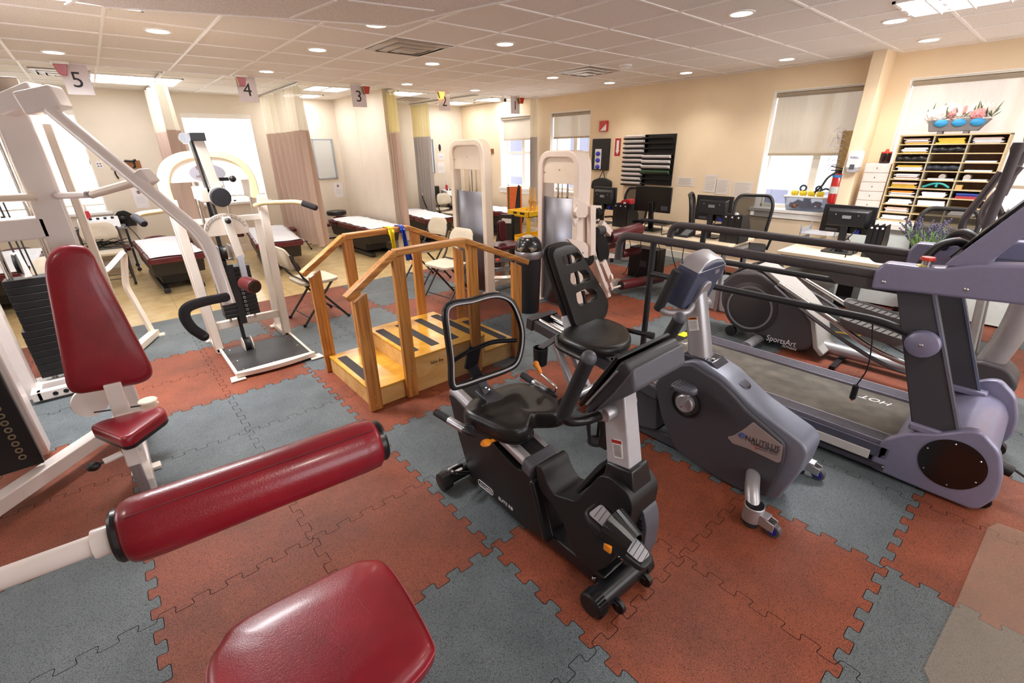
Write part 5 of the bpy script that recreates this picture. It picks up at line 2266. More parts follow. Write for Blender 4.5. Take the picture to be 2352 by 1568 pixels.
# two uprights each side joined at the floor
for sx, x0 in ((-1, -.49), (1, .10)):
    for yy, w in ((3.43, .07), (3.74, .05)):
        q = MB()
        xt = x0 + sx * .035
        q.beam((x0, yy, .01), (xt, yy, 1.36), w, .06, up=(0, 1, 0))
        q.build('upright', IVORY, HM, bev=.006)
    q = MB()
    q.beam((x0, 3.40, .025), (x0, 3.80, .025), .06, .05)
    q.bx(x0 - .06, x0 + .06, 3.78, 3.84, 0, .02)
    q.build('base_foot', IVORY, HM, bev=.005)
q = MB()
q.beam((-.47, 3.45, .25), (.09, 3.45, .25), .05, .07)
q.build('cross_bar', IVORY, HM, bev=.005)
q = MB()
q.beam((-.50, 3.45, 1.17), (.12, 3.45, 1.17), .04, .05)
q.build('cross_bar', IVORY, HM, bev=.005)
# arched frame and panel
xm = -.215
arch = [(-.30, 1.33), (-.295, 1.50), (-.24, 1.62), (-.13, 1.685), (.0, 1.70), (.13, 1.685), (.24, 1.62), (.295, 1.50), (.30, 1.33)]
pth = spline([V(xm + a * 1.06, 3.45, z) for a, z in arch], 5)
q = MB()
for dx in (0,):
    rings = []
    for i, p in enumerate(pth):
        t = (pth[min(i + 1, len(pth) - 1)] - pth[max(i - 1, 0)]).normalized()
        n = V(t.z, 0, -t.x)
        rings.append([p + n * .028 + V(0, -.03, 0), p - n * .028 + V(0, -.03, 0), p - n * .028 + V(0, .32, 0), p + n * .028 + V(0, .32, 0)])
    q.loft(rings)
q.build('arch', IVORY2, HM, bev=.008)
q = MB()
o = spline([V(xm + a * .98, 3.44, z - .01) for a, z in arch[1:-1]], 5)
q.prism(o, (0, .012, 0))
pn = q.build('arch_panel', IVORY, HM)
q = MB()
q.prism([V(-.225 + .128 * math.cos(2 * PI * k / 40), 3.437, 1.555 + .068 * math.sin(2 * PI * k / 40)) for k in range(40)], (0, .003, 0))
q.build('oval_badge', mat('grey_badge', '#86828a', .5, metal=.0, noise=.05), pn)
text('Q', V(-.30, 3.4355, 1.585), V(1, 0, 0), V(0, 0, 1), .04, mat('dark_red_print', '#6a1e22', .5, noise=.05), pn)
text('HR', V(-.31, 3.4355, 1.52), V(1, 0, 0), V(0, 0, 1), .032, mat('dark_marker', '#4a2a30', .5, noise=.05), pn)
# pivot column, dial, swing arm and roller
q = MB()
q.loft([[V(-.335, 2.98, 1.82), V(-.265, 2.98, 1.82), V(-.265, 3.10, 1.82), V(-.335, 3.10, 1.82)],
        [V(-.29, 2.98, 1.42), V(-.22, 2.98, 1.42), V(-.22, 3.10, 1.42), V(-.29, 3.10, 1.42)]])
q.build('pivot_column', IVORY, HM, bev=.004)
q = MB()
q.loft([[V(-.345, 3.0, 1.80), V(-.333, 3.0, 1.80), V(-.333, 3.10, 1.80), V(-.345, 3.10, 1.80)],
        [V(-.305, 3.0, 1.20), V(-.288, 3.0, 1.20), V(-.288, 3.10, 1.20), V(-.305, 3.10, 1.20)]])
q.build('drive_belt', BLK, HM)
q = MB()
q.bx(-.345, -.25, 2.96, 3.10, 1.79, 1.845)
q.build('column_cap', BLKS, HM, bev=.003)
q = MB()
q.cyl((-.39, 3.02, 1.80), (-.36, 3.02, 1.80), .03, 20)
q.cyl((-.38, 3.0, 1.81), (-.38, 2.97, 1.81), .035, 22)
q.build('top_pulley', STEEL, HM)
q = MB()
q.bx(-.37, -.2, 3.0, 3.4, 1.36, 1.46)
q.build('pivot_housing', IVORY, HM, bev=.006)
q = MB()
q.beam((-.22, 3.02, 1.52), (-.16, 3.0, 1.52), .025, .025)
q.ball((-.135, 2.99, 1.52), .025, 12)
q.build('adjuster_knob', BLK, HM)
q = MB()
q.lathe((-.255, 2.96, 1.395), (0, -1, 0), [(.068, 0), (.07, .01), (.07, .035), (.064, .04), (.001, .042)], 36)
q.build('round_black_pad', mat('black_pad', '#2a2a31', .6, noise=.1), HM)
q = MB()
q.lathe((-.255, 2.97, 1.395), (0, -1, 0), [(.074, 0), (.074, .02)], 36)
q.build('pad_rim', IVORY, HM)
dcx, dcz = -.265, 1.145
q = MB()
q.prism([V(dcx + .155 * math.cos(PI * k / 24), 2.95, dcz + .13 * math.sin(PI * k / 24)) for k in range(25)] + [V(dcx - .145, 2.95, dcz - .035), V(dcx + .145, 2.95, dcz - .035)], (0, .012, 0))
dl = q.build('dial_plate', IVORY, HM, bev=.003)
q = MB()
q.tube([V(dcx + .127 * math.cos(PI * k / 20), 2.949, dcz + .102 * math.sin(PI * k / 20)) for k in range(1, 20)], .0012, 6)
for k in range(1, 13):
    a = PI * k / 13
    q.tube([V(dcx + .134 * math.cos(a), 2.949, dcz + .108 * math.sin(a)), V(dcx + .148 * math.cos(a), 2.949, dcz + .12 * math.sin(a))], .0015, 6)
q.build('dial_scale', INK, dl)
for k, ch in enumerate('ABCDEFG'):
    a = PI - PI * (k + .6) / 13
    text(ch, V(dcx + .138 * math.cos(a) - .006, 2.9485, dcz + .112 * math.sin(a) - .006), V(1, 0, 0), V(0, 0, 1), .016, INK, dl)
q = MB()
q.loft([[V(-.285, 2.92, 1.25), V(-.225, 2.92, 1.25), V(-.225, 2.95, 1.25), V(-.285, 2.95, 1.25)],
        [V(-.255, 2.90, .93), V(-.195, 2.90, .93), V(-.195, 2.94, .93), V(-.255, 2.94, .93)]])
q.build('swing_arm', IVORY, HM, bev=.005)
q = MB()
q.ball((-.25, 2.91, 1.22), .022, 12)
q.build('lock_knob', BLK, HM)
q = MB()
q.beam((-.228, 2.915, .95), (-.235, 2.90, .74), .045, .03, up=(0, 1, 0))
q.build('arm_extension', STEEL, HM, bev=.002)
q = MB()
q.lathe((-.245, 2.92, .725), (.25, -.97, -.06), [(.045, 0), (.057, .012), (.058, .03), (.058, .15), (.054, .162), (.04, .166)], 28)
rl = q.build('roller_pad', MAROON, HM)
q = MB()
q.lathe(V(-.245, 2.92, .725) + V(.25, -.97, -.06).normalized() * .164, (.25, -.97, -.06), [(.042, 0), (.042, .006), (.03, .004), (.016, .004), (.016, .008), (.001, .008)], 28)
q.build('roller_end_cap', BLKS, rl)
# weight stack
sx0, sx1 = -.40, -.125
for k in range(12):
    q = MB()
    z = .36 + k * .037
    q.bx(sx0, sx1, 3.22, 3.36, z, z + .034)
    q.build('weight_plate', BLK, HM, bev=.003)
q = MB()
q.bx(-.30, -.25, 3.195, 3.22, .30, .83)
sel = q.build('selector_strip', BLK, HM)
q = MB()
for k in range(9):
    q.torus((-.245 + .02, 3.20, .345 + k * .037), (0, -1, 0), .009, .003, 14, 6)
q.build('selector_rings', STEEL, sel)
q = MB()
q.cyl((-.36, 3.3, .3), (-.36, 3.3, 1.5), .011, 12)
q.build('guide_rod', CHROME, HM)
q = MB()
q.cyl((-.16, 3.3, .3), (-.16, 3.3, 1.5), .011, 12)
q.build('guide_rod', CHROME, HM)
q = MB()
q.bx(-.315, -.285, 3.24, 3.26, .12, 1.45)
q.build('belt', BLK, HM)
q = MB()
q.bx(-.33, -.322, 3.18, 3.32, .86, .99)
q.bx(-.238, -.23, 3.18, 3.32, .86, .99)
q.bx(-.33, -.23, 3.24, 3.27, .86, .875)
q.build('pulley_yoke', STEEL, HM, bev=.002)
for zc, r in ((.93, .06), (.085, .07)):
    q = MB()
    q.lathe((-.29, 3.24, zc), (1, 0, 0), [(.02, -.022), (r, -.02), (r * .85, 0), (r, .02), (.02, .022)], 28)
    q.build('pulley', BLK, HM)
q = MB()
for xx in (-.325, -.255):
    q.lathe((xx, 3.24, .085), (1, 0, 0), [(.075, 0), (.075, .006)], 28)
q.build('pulley_guard', IVORY, HM)
# side handles
for sx in (-1, 1):
    x0 = -.215 + sx * .285
    e = V(-.215 + sx * .545, 3.10, 1.305)
    q = MB()
    q.tube(bend([V(x0, 3.42, 1.27), V(x0 + sx * .04, 3.3, 1.30), e, e + V(sx * .05, -.05, -.015)], .06), .019, 14)
    hh = q.build('side_handle', IVORY2, HM)
    q = MB()
    d = V(sx * .5, -.62, -.26) if sx > 0 else V(.25, -.85, -.3)
    g = e + V(sx * .04, -.04, -.012)
    q.lathe(g, d, [(.02, 0), (.0255, .004), (.0255, .125), (.02, .135), (.002, .137)], 18)
    q.build('foam_grip', RUB, hh)

# ================================================================== MULTI-STATION GYM AT THE LEFT EDGE
MG = thing('weight_machine', 'white chest press weight machine with tall red backrest and small red seat at left edge', 'weight machine', (-1.17, 2.0, 0))
q = MB()
q.bx(-1.235, -1.105, 2.22, 2.34, .05, 1.99)
q.build('main_post', WHITE, MG, bev=.012, seg=3)
q = MB()
q.bx(-1.24, -1.10, 2.215, 2.345, 1.985, 2.06)
q.build('post_cap', mat('taupe_cap', '#9a8878', .5, noise=.05), MG, bev=.006)
q = MB()
q.bx(-1.075, -1.04, 2.24, 2.44, .9, 1.86)
q.build('side_guard', CREAM, MG, bev=.006)
q = MB()
q.bx(-2.4, -1.20, 2.22, 2.33, 1.30, 1.41)
q.build('cross_beam', WHITE, MG, bev=.01)
q = MB()
q.bx(-1.69, -1.59, 2.28, 2.42, .05, 1.9)
q.build('second_post', WHITE, MG, bev=.01)
q = MB()
q.beam((-1.80, 1.72, .10), (-1.17, 2.36, .12), .08, .08)
q.beam((-1.80, 1.72, .10), (-1.98, 1.50, .05), .08, .06)
q.beam((-1.17, 2.30, .10), (-1.165, 1.50, .07), .07, .07)
q.build('base_rail', WHITE, MG, bev=.006)
q = MB()
q.ball((-1.76, 1.72, .13), .014, 10)
q.build('base_bolt', STEEL, MG)
for x0, y0 in ((-1.17, 1.50), (-1.165, 1.78), (-1.99, 1.48)):
    q = MB()
    q.bx(x0 - .07, x0 + .07, y0 - .03, y0 + .03, 0, .022)
    q.build('foot_plate', IVORY, MG, bev=.004)
# pivot head and press arm
hc = V(-1.10, 2.16, 1.955)
q = MB()
q.beam(X(62, 248, -1.16) if False else V(-1.19, 2.2, 1.925), V(-1.03, 2.10, 1.99), .10, .085)
q.build('pivot_bracket', WHITE, MG, bev=.008)
q = MB()
q.beam(Y(58, 240, 2.12), Y(142, 222, 2.05), .11, .10)
q.build('pivot_head', WHITE, MG, bev=.012, seg=3)
ARM = [Y(98, 236, 2.08), Y(335, 428, 1.75), Y(462, 538, 1.48), Y(497, 585, 1.42), Y(512, 640, 1.37), Y(526, 698, 1.35)]
q = MB()
q.tube(bend([ARM[0], Y(475, 548, 1.47), ARM[5]], .11, 8), .031, 18)
q.build('press_arm', WHITE, MG)
q = MB()
gp = [Y(520, 682, 1.34), Y(470, 692, 1.25), Y(432, 705, 1.17), Y(424, 725, 1.15), Y(440, 752, 1.14), Y(468, 772, 1.13)]
q.tube(spline(gp, 6), [.0225] * (len(gp) * 6 - 6) + [.021], 16)
q.build('handle_grip', RUB, MG)
q = MB()
q.ball(Y(468, 772, 1.13), .0225, 14)
q.build('grip_end', BLK, MG)
q = MB()
q.beam(Y(318, 395, 1.76), Y(346, 425, 1.74), .085, .075)
q.build('link_box', WHITE, MG, bev=.008)
q = MB()
q.tube([Y(212, 446, 2.0), Y(318, 416, 1.78)], .02, 14)
q.build('link_tube', CREAM, MG)
q = MB()
q.tube([Y(130, 450, 2.2), Y(200, 447, 2.02)], .017, 14)
q.build('link_tube', WHITE, MG)
q = MB()
q.tube([Y(196, 447, 2.03), Y(222, 444, 1.99)], .008, 10)
q.torus(Y(212, 446, 2.0), (.5, -.8, -.1), .016, .006, 16, 8)
q.build('rod_end', STEEL, MG)
q = MB()
q.tube([Y(-30, 456, 2.2), Y(85, 452, 2.2)], .02, 14)
q.build('link_tube', CREAM, MG)
# backrest
o0 = V(-1.17, 1.86, .95)
bu = V(0, .14, 1).normalized()
bn = V(0, -1, .14).normalized()
out = [(104, 640), (102, 605), (115, 577), (140, 563), (172, 560), (200, 566), (217, 585), (228, 612), (348, 838), (352, 858), (342, 872), (318, 882), (182, 905), (162, 900), (152, 884)]
oo_ = fillet([PL(a, c, o0, bn) for a, c in out], .03, 4)
cen = sum(oo_, V(0, 0, 0)) / len(oo_)


def rg(k, d):
    return [cen + (p - cen) * k + bn * d for p in oo_]


q = MB()
q.loft([rg(.97, -.045), rg(1.0, -.03), rg(1.0, .0), rg(.985, .02), rg(.95, .032), rg(.88, .038), rg(.5, .04), rg(.05, .04)])
q.build('backrest_pad', RED, MG, ang=60)
q = MB()
q.loft([rg(.96, -.06), rg(.985, -.044)])
q.build('backrest_board', BLKS, MG)
q = MB()
q.bx(-1.21, -1.13, 1.88, 2.24, .95, 1.02)
q.build('backrest_bracket', WHITE, MG, bev=.005)
# seat
sq = [Z(203, 980, .47), Z(232, 966, .47), Z(372, 931, .47), Z(383, 945, .47), Z(300, 1004, .47), Z(278, 1010, .47)]
sq = fillet([V(p.x, p.y, 0) for p in sq], .03, 4)
cs_ = sum(sq, V(0, 0, 0)) / len(sq)


def sr(k, z):
    return [V(cs_.x + (p.x - cs_.x) * k, cs_.y + (p.y - cs_.y) * k, z) for p in sq]


q = MB()
q.loft([sr(.99, .425), sr(1.0, .435), sr(1.0, .462), sr(.96, .472), sr(.85, .477), sr(.1, .477)])
q.build('seat_pad', RED, MG, ang=50)
q = MB()
q.loft([sr(.96, .405), sr(.995, .412), sr(.995, .426)])
q.build('seat_board', BLKS, MG)
q = MB()
q.beam((-1.165, 1.79, .58), (-1.18, 1.72, .05), .075, .075, up=(0, 1, 0))
q.build('seat_mast', WHITE, MG, bev=.006)
q = MB()
q.beam((-1.16, 1.72, .40), (-1.17, 1.50, .30), .07, .06)
q.beam((-1.172, 1.525, .41), (-1.18, 1.50, .22), .06, .06, up=(0, 1, 0))
q.build('seat_post_sleeve', WHITE, MG, bev=.006)
q = MB()
q.beam((-1.18, 1.50, .24), (-1.178, 1.475, .03), .045, .045, up=(0, 1, 0))
q.build('seat_post', STEEL, MG, bev=.003)
q = MB()
q.cyl((-1.21, 1.50, .30), (-1.285, 1.485, .295), .016, 12)
pn = q.build('pull_pin', WHITE, MG)
q = MB()
q.ball((-1.325, 1.48, .29), .023, 12, sx=1.3)
q.cyl((-1.285, 1.485, .295), (-1.32, 1.48, .29), .006, 8)
q.build('pin_knob', BLK, pn)
# pulley and cable
q = MB()
q.lathe((-1.33, 2.30, .30), (.35, -.9, .1), [(.09, -.025), (.092, -.02), (.092, .0)], 32)
q.build('pulley_cover', WHITE, MG)
q = MB()
q.lathe((-1.06, 2.0, .30), (0, 0, 1), [(.045, 0), (.05, .006), (.036, .012), (.036, .028), (.05, .034), (.045, .04)], 28)
q.build('guide_pulley', CREAM, MG)
q = MB()
q.tube([V(-1.33, 2.27, .24), V(-1.06, 1.97, .32)], .005, 8)
q.build('cable', CORD, MG)
# near weight stack, at the frame edge
for k in range(10):
    q = MB()
    z = .17 + k * .052
    q.bx(-2.0, -1.60, 1.98, 2.14, z, z + .048)
    q.build('weight_plate', BLK, MG, bev=.003)
q = MB()
q.bx(-1.84, -1.56, 1.94, 1.975, .17, .76)
ss = q.build('selector_face', BLK, MG, bev=.004)
q = MB()
for k in range(12):
    q.torus((-1.625 - .0 * k, 1.938, .24 + k * .042), (0, -1, 0), .012, .004, 14, 6)
q.build('selector_rings', mat('bronze_rings', '#9a8a72', .4, metal=.5, noise=.05), ss)
q = MB()
q.torus((-1.655, 1.938, .66), (0, -1, 0), .045, .010, 24, 8)
q.ball((-1.655, 1.94, .66), .022, 10)
q.build('selector_knob', BLKS, ss)

# far weight stack station
MF = thing('weight_machine', 'white framed weight stack with chrome rods behind the tall red backrest, far left', 'weight machine', (-1.55, 3.5, 0))
for k in range(14):
    q = MB()
    z = .13 + k * .0545
    e = .02 if k < 7 else 0
    q.bx(-1.66 + (.0 if k < 7 else .02), -1.30, 3.46, 3.60, z, z + .051)
    q.build('weight_plate', BLK, MF, bev=.003)
for x0 in (-1.60, -1.36):
    q = MB()
    q.cyl((x0, 3.53, .1), (x0, 3.53, 1.9), .018, 14)
    q.build('guide_rod', CHROME, MF)
for x0 in (-1.515, -1.48, -1.455):
    q = MB()
    q.cyl((x0, 3.48, .9), (x0 - .02, 3.48, 1.9), .005, 8)
    q.build('cable', CORD, MF)
q = MB()
q.beam((-1.5, 3.46, .90), (-1.515, 3.46, 1.08), .05, .03, up=(0, 1, 0))
q.build('pulley_yoke', WHITE, MF, bev=.004)
q = MB()
q.lathe((-1.52, 3.44, 1.0), (1, 0, 0), [(.02, -.015), (.075, -.012), (.065, 0), (.075, .012), (.02, .015)], 28)
q.build('pulley', BLK, MF)
q = MB()
q.bx(-1.80, -1.70, 3.40, 3.52, 0.0, 1.95)
q.bx(-1.80, -1.20, 3.40, 3.52, 1.88, 1.97)
q.bx(-1.72, -1.22, 3.44, 3.60, .04, .10)
q.bx(-1.70, -1.20, 3.28, 3.34, .02, .09)
q.bx(-1.28, -1.22, 3.28, 3.60, .02, .09)
q.bx(-1.73, -1.67, 3.28, 3.60, .02, .09)
q.build('frame', WHITE, MF, bev=.006)
for x0 in (-1.60, -1.54):
    q = MB()
    q.cyl((x0, 3.278, .055), (x0, 3.285, .055), .016, 14)
    q.build('frame_plug', BLK, MF)

# angled frame of the station behind
FR = thing('bent_steel_frame', 'bent white steel frame standing on the grey mat behind the red backrest', 'weight machine', (-.95, 4.45, 0))
f0 = Z(352, 765, .04)
q = MB()
q.tube(bend([Y(232, 626, 4.0), Y(246, 620, 4.05), Y(284, 577, 4.3), V(f0.x - .08, f0.y + .02, .55), V(f0.x, f0.y, .03)], .05), .028, 4, up=(1, 0, 0))
q.build('upright', CREAM, FR, bev=.004)
q = MB()
q.beam(f0 + V(.02, .02, 0), Z(300, 812, .04), .075, .06)
q.build('base_rail', CREAM, FR, bev=.005)
q = MB()
q.bx(f0.x - .09, f0.x + .09, f0.y - .03, f0.y + .03, 0, .02)
q.build('foot_plate', CREAM, FR, bev=.003)

# ================================================================== FOREGROUND STATION: roller pad and seat pad
FS = thing('leg_machine', 'blurred red roller pad on white bar with wide red seat pad in the left foreground', 'weight machine', (-.85, -.2, 0))
REDF = RED
zr = 1.0
ra, rb_ = Z(283, 1226, zr), Z(868, 1012, zr)
ax = (rb_ - ra)
L = ax.length
rr = .067
q = MB()
q.lathe(ra, ax, [(rr * .5, -.002), (rr * .8, .0), (rr * .93, .008), (rr, .024), (rr * 1.02, .06), (rr, L * .5), (rr * 1.0, L - .05), (rr * .97, L - .014), (rr * .8, L - .002), (rr * .5, L)], 40)
rp_ = q.build('roller_pad', REDF, FS, ang=50)
q = MB()
a_, s_, t_ = frame(ax)
sd = (s_ * -.25 + t_ * .97).normalized()
# seam sewn along the roller, on the side toward the camera
tocam = (CAM - (ra + rb_) / 2)
tocam = (tocam - a_ * tocam.dot(a_)).normalized()
side = a_.cross(tocam).normalized()
if side.z < 0:
    side = -side
sv = (tocam * .9 + side * .42).normalized()
q.tube([ra + a_ * (L * t) + sv * (rr * (1.0 + .018 * math.sin(PI * min(t * 3, 1) * .5)) + .0) for t in [.03 + .94 * k / 20 for k in range(21)]], .0011, 6)
q.build('seam', mat('dark_red_stitch', '#5a1018', .6, noise=.1), rp_)
for e_, d in ((ra, -1), (rb_, 1)):
    q = MB()
    q.lathe(e_ + a_ * (.001 * d), a_ * d, [(rr * .80, -.008), (rr * .82, .006), (rr * .76, .012), (rr * .5, .014), (.024, .016)], 36)
    q.build('roller_end_cap', BLKS, rp_)
q = MB()
q.lathe(ra, -a_, [(.028, .005), (.029, .01), (.029, .045), (.022, .047)], 24)
q.build('bar_collar', WHITE, FS)
q = MB()
q.tube([ra - a_ * .03, ra - a_ * .75], .0205, 20)
q.build('roller_bar', WHITE, FS)
eb = ra - a_ * .72
q = MB()
q.bx(eb.x - .05, eb.x + .05, eb.y - .05, eb.y + .05, 0, zr + .1)
q.build('frame_post', WHITE, FS, bev=.008)
zs = .52
so = [Z(472, 1560, zs), Z(500, 1480, zs), Z(560, 1420, zs), Z(790, 1302, zs), Z(845, 1284, zs), Z(895, 1300, zs), Z(985, 1450, zs), Z(985, 1510, zs), Z(890, 1620, zs), Z(700, 1850, zs), Z(520, 1800, zs)]
so = [V(p.x, p.y, 0) for p in so]
so = spline(so, 5, closed=True)
cs_ = sum(so, V(0, 0, 0)) / len(so)


def sr2(k, z):
    return [V(cs_.x + (p.x - cs_.x) * k, cs_.y + (p.y - cs_.y) * k, z) for p in so]


q = MB()
q.loft([sr2(.975, zs - .055), sr2(.99, zs - .05), sr2(1.0, zs - .03), sr2(1.0, zs - .01), sr2(.985, zs + .0), sr2(.95, zs + .01), sr2(.88, zs + .017), sr2(.5, zs + .02), sr2(.05, zs + .02)])
spd = q.build('seat_pad', REDF, FS, ang=60)
q = MB()
q.tube([p for p in sr2(1.004, zs - .014)], .002, 6, closed=True)
q.build('seat_piping', mat('pale_red_piping', '#c05a62', .4, noise=.1), spd)
q = MB()
for pts in (((822, 1372), (832, 1390), (853, 1411)), ((748, 1421), (762, 1436), (775, 1452)), ((774, 1478), (780, 1486), (791, 1496))):
    q.tube([Z(a, c, zs + .021) for a, c in pts], .0009, 5)
q.build('vinyl_scratch', mat('scratch', '#a8504a', .7, noise=.1), spd, label='pale scratches in red vinyl')
q = MB()
q.loft([sr2(.94, zs - .07), sr2(.97, zs - .055)])
q.build('seat_board', BLKS, FS)
q = MB()
q.beam((cs_.x - .02, cs_.y - .14, 0), (cs_.x - .02, cs_.y - .14, zs - .06), .09, .09, up=(0, 1, 0))
q.bx(cs_.x - .75, cs_.x, cs_.y - .19, cs_.y - .09, 0, .06)
q.build('seat_post', WHITE, FS, bev=.006)
q = MB()
q.bx(eb.x - .04, eb.x + .04, min(eb.y, cs_.y - .14), max(eb.y, cs_.y - .14), 0, .06)
q.build('base_rail', WHITE, FS, bev=.006)

# ================================================================== WEIGHT TOWERS
def tower(t, x, y0, y1, ztop, dep, zsh, ccol):
    """weight-stack tower whose face looks toward -x"""
    ym = (y0 + y1) / 2
    hw = (y1 - y0) / 2
    r = .14
    o_ = [V(x, y0, .02), V(x, y1, .02), V(x, y1, ztop), V(x, y0, ztop)]
    outer = fillet(o_, [.01, .01, .16, .16], 7)
    q = MB()
    # frame tube following the outline
    pth = [V(x + dep / 2, y0 + .035, .01), V(x + dep / 2, y0 + .035, ztop - .035), V(x + dep / 2, y1 - .035, ztop - .035), V(x + dep / 2, y1 - .035, .01)]
    pth = bend(pth, .15, 7)
    rings = []
    for i, p in enumerate(pth):
        tt = (pth[min(i + 1, len(pth) - 1)] - pth[max(i - 1, 0)]).normalized()
        n = V(0, tt.z, -tt.y)
        rings.append([p + n * .035 + V(-dep / 2, 0, 0), p - n * .035 + V(-dep / 2, 0, 0), p - n * .035 + V(dep / 2, 0, 0), p + n * .035 + V(dep / 2, 0, 0)])
    q.loft(rings)
    q.build('frame', ccol, t, bev=.012, seg=3)
    q = MB()
    o2 = fillet([V(x + .03, y0 + .05, ztop - .33), V(x + .03, y1 - .05, ztop - .33), V(x + .03, y1 - .05, ztop - .06), V(x + .03, y0 + .05, ztop - .06)], [.005, .005, .11, .11], 6)
    q.prism(o2, (.02, 0, 0))
    hp = q.build('head_panel', CREAM, t, bev=.003)
    q = MB()
    for yy, zz in ((ym - .0, ztop - .19), (y1 - .08, ztop - .22)):
        q.ball((x + .028, yy, zz), .008, 8)
    q.build('panel_screw', STEEL, hp)
    # curved brushed shroud
    q = MB()
    q.grid(lambda a, c: V(x + .05 - .075 * math.sin(PI * a), y0 + .06 + a * (y1 - y0 - .12), .03 + c * (zsh - .03)), 16, 1)
    q.build('steel_shroud', mat('brushed_shroud', '#83838c', .42, metal=.85, noise=.1, nscale=30, stretch=(1, 1, .03)), t, solid=.004)
    for dy in (-.07, .07):
        q = MB()
        q.cyl((x + .09, ym + dy, .1), (x + .09, ym + dy, ztop - .1), .011, 12)
        q.build('guide_rod', CHROME, t)
    q = MB()
    q.cyl((x + .08, ym, .5), (x + .08, ym, ztop - .1), .004, 8)
    q.build('cable', CORD, t)
    for k in range(10):
        q = MB()
        q.bx(x + .04, x + .14, ym - .13, ym + .13, .12 + k * .05, .166 + k * .05)
        q.build('weight_plate', BLK, t)
    for yy in (y0 + .03, y1 - .03):
        q = MB()
        q.bx(x - .03, x + dep + .04, yy - .05, yy + .05, 0, .02)
        q.build('foot_plate', ccol, t, bev=.003)


T1 = thing('weight_machine', 'tall cream weight tower with steel shroud behind the two folding chairs', 'weight machine', (2.5, 3.5, 0))
tower(T1, 2.43, 3.13, 3.83, 1.81, .12, 1.24, CREAM)
# its seat, backrest and low frame
q = MB()
q.prism(fillet([V(2.62, 3.10, .53), V(3.05, 3.10, .53), V(3.05, 3.45, .53), V(2.62, 3.45, .53)], .09, 5), (0, 0, .05))
q.build('seat_pad', MAROON, T1, bev=.015, seg=3)
q = MB()
q.prism(fillet([V(2.78, 3.30, .60), V(2.90, 3.30, .60), V(2.90, 3.32, .86), V(2.78, 3.32, .86)], .05, 5), (0, .05, 0))
q.build('backrest_pad', MAROON, T1, bev=.015, seg=3)
q = MB()
q.prism(fillet([V(2.62, 3.62, .50), V(2.95, 3.62, .50), V(2.95, 3.85, .50), V(2.62, 3.85, .50)], .05, 4), (0, 0, .05))
q.build('rear_pad', MAROON, T1, bev=.015)
q = MB()
q.tube(bend([V(2.52, 3.17, .20), V(2.70, 3.0, .20), V(3.05, 3.0, .22), V(3.2, 3.15, .22)], .1), .03, 4)
q.bx(2.55, 3.2, 3.22, 3.30, .05, .12)
q.bx(2.80, 2.88, 3.24, 3.32, .1, .53)
q.build('seat_frame', CREAM, T1, bev=.005)
for z in (.30, .42):
    q = MB()
    q.beam((2.55, 3.14, z), (3.1, 3.14, z - .04), .05, .045)
    q.build('steel_rail', STEEL, T1, bev=.003)
q = MB()
q.ball((2.56, 3.08, .44), .022, 10)
q.build('red_knob', mat('red_button', '#d8402a', .35), T1)

T2 = thing('weight_machine', 'tan weight tower with leg extension arms and maroon rollers behind the bin', 'weight machine', (2.9, 2.3, 0))
TAN = mat('pinkish_enamel', '#ead8cc', .3, noise=.05, nscale=6, coat=.4)
tower(T2, 2.77, 2.0, 2.60, 1.68, .20, 1.21, TAN)


def Y2(a, c):
    return Y(a, c, 1.95)


# lever assembly on the side facing the camera
q = MB()
q.prism([Y2(*p) for p in ((1318, 452), (1332, 458), (1348, 468), (1355, 485), (1345, 500), (1330, 500), (1322, 520), (1315, 500))], (0, .02, 0))
q.build('lever_gusset', TAN, T2, bev=.003)
pc_ = Y2(1322, 486)
q = MB()
q.lathe(pc_ + V(.02, -.02, 0), (.3, -1, 0), [(.055, -.03), (.055, .0), (.001, .002)], 28)
q.build('pulley_cover', TAN, T2)
q = MB()
q.lathe(pc_ + V(.05, .0, 0), (.3, -1, 0), [(.05, -.03), (.07, -.025), (.07, -.01), (.05, -.005)], 28)
q.build('pulley', BLK, T2)
q = MB()
q.beam(Y2(1358, 472), Y2(1358, 585), .085, .06, up=(0, 1, 0))
q.build('drive_post', TAN, T2, bev=.005)
q = MB()
q.prism([Y2(*p) for p in ((1366, 472), (1382, 472), (1382, 495), (1376, 507), (1366, 508))], (0, .06, 0))
q.build('drive_bracket', TAN, T2, bev=.003)
q = MB()
q.lathe(Y2(1372, 490) + V(0, -.005, 0), (1, -.3, 0), [(.02, -.02), (.06, -.018), (.05, 0), (.06, .018), (.02, .02)], 28)
q.build('pulley', BLK, T2)
q = MB()
q.prism(fillet([Y2(*p) for p in ((1304, 548), (1345, 556), (1359, 580), (1352, 592), (1342, 592))], .02, 3), (0, .03, 0))
q.build('side_plate', TAN, T2, bev=.003)
for p in ((1339, 579), (1356, 583)):
    q = MB()
    q.ball(Y2(*p) + V(0, -.002, 0), .011, 10)
    q.build('plate_bolt', STEEL, T2)
q = MB()
o = spline([Y2(*p) for p in ((1370, 545), (1385, 538), (1396, 555), (1400, 580), (1395, 597), (1384, 601), (1376, 590))], 5, closed=True)
q.prism(o, (0, .03, 0))
q.build('cam_disc', BLK, T2, bev=.004)
q = MB()
q.cyl(Y2(1370, 532), Y2(1385, 528), .05, 20)
q.build('pivot_boss', DGREY, T2)
q = MB()
q.lathe(Y2(1358, 597), (0, -1, 0), [(.06, -.05), (.07, -.02), (.05, 0)], 24)
q.build('lower_cam', BLK, T2)
q = MB()
q.beam(Y2(1384, 600), Y2(1402, 645), .075, .05, up=(0, 1, 0))
q.build('swing_arm', TAN, T2, bev=.004)
q = MB()
q.lathe(Y2(1400, 636) + V(0, -.02, 0), (1, -.5, .2), [(.05, -.01), (.05, .01)], 24)
q.build('range_plate', TAN, T2)
q = MB()
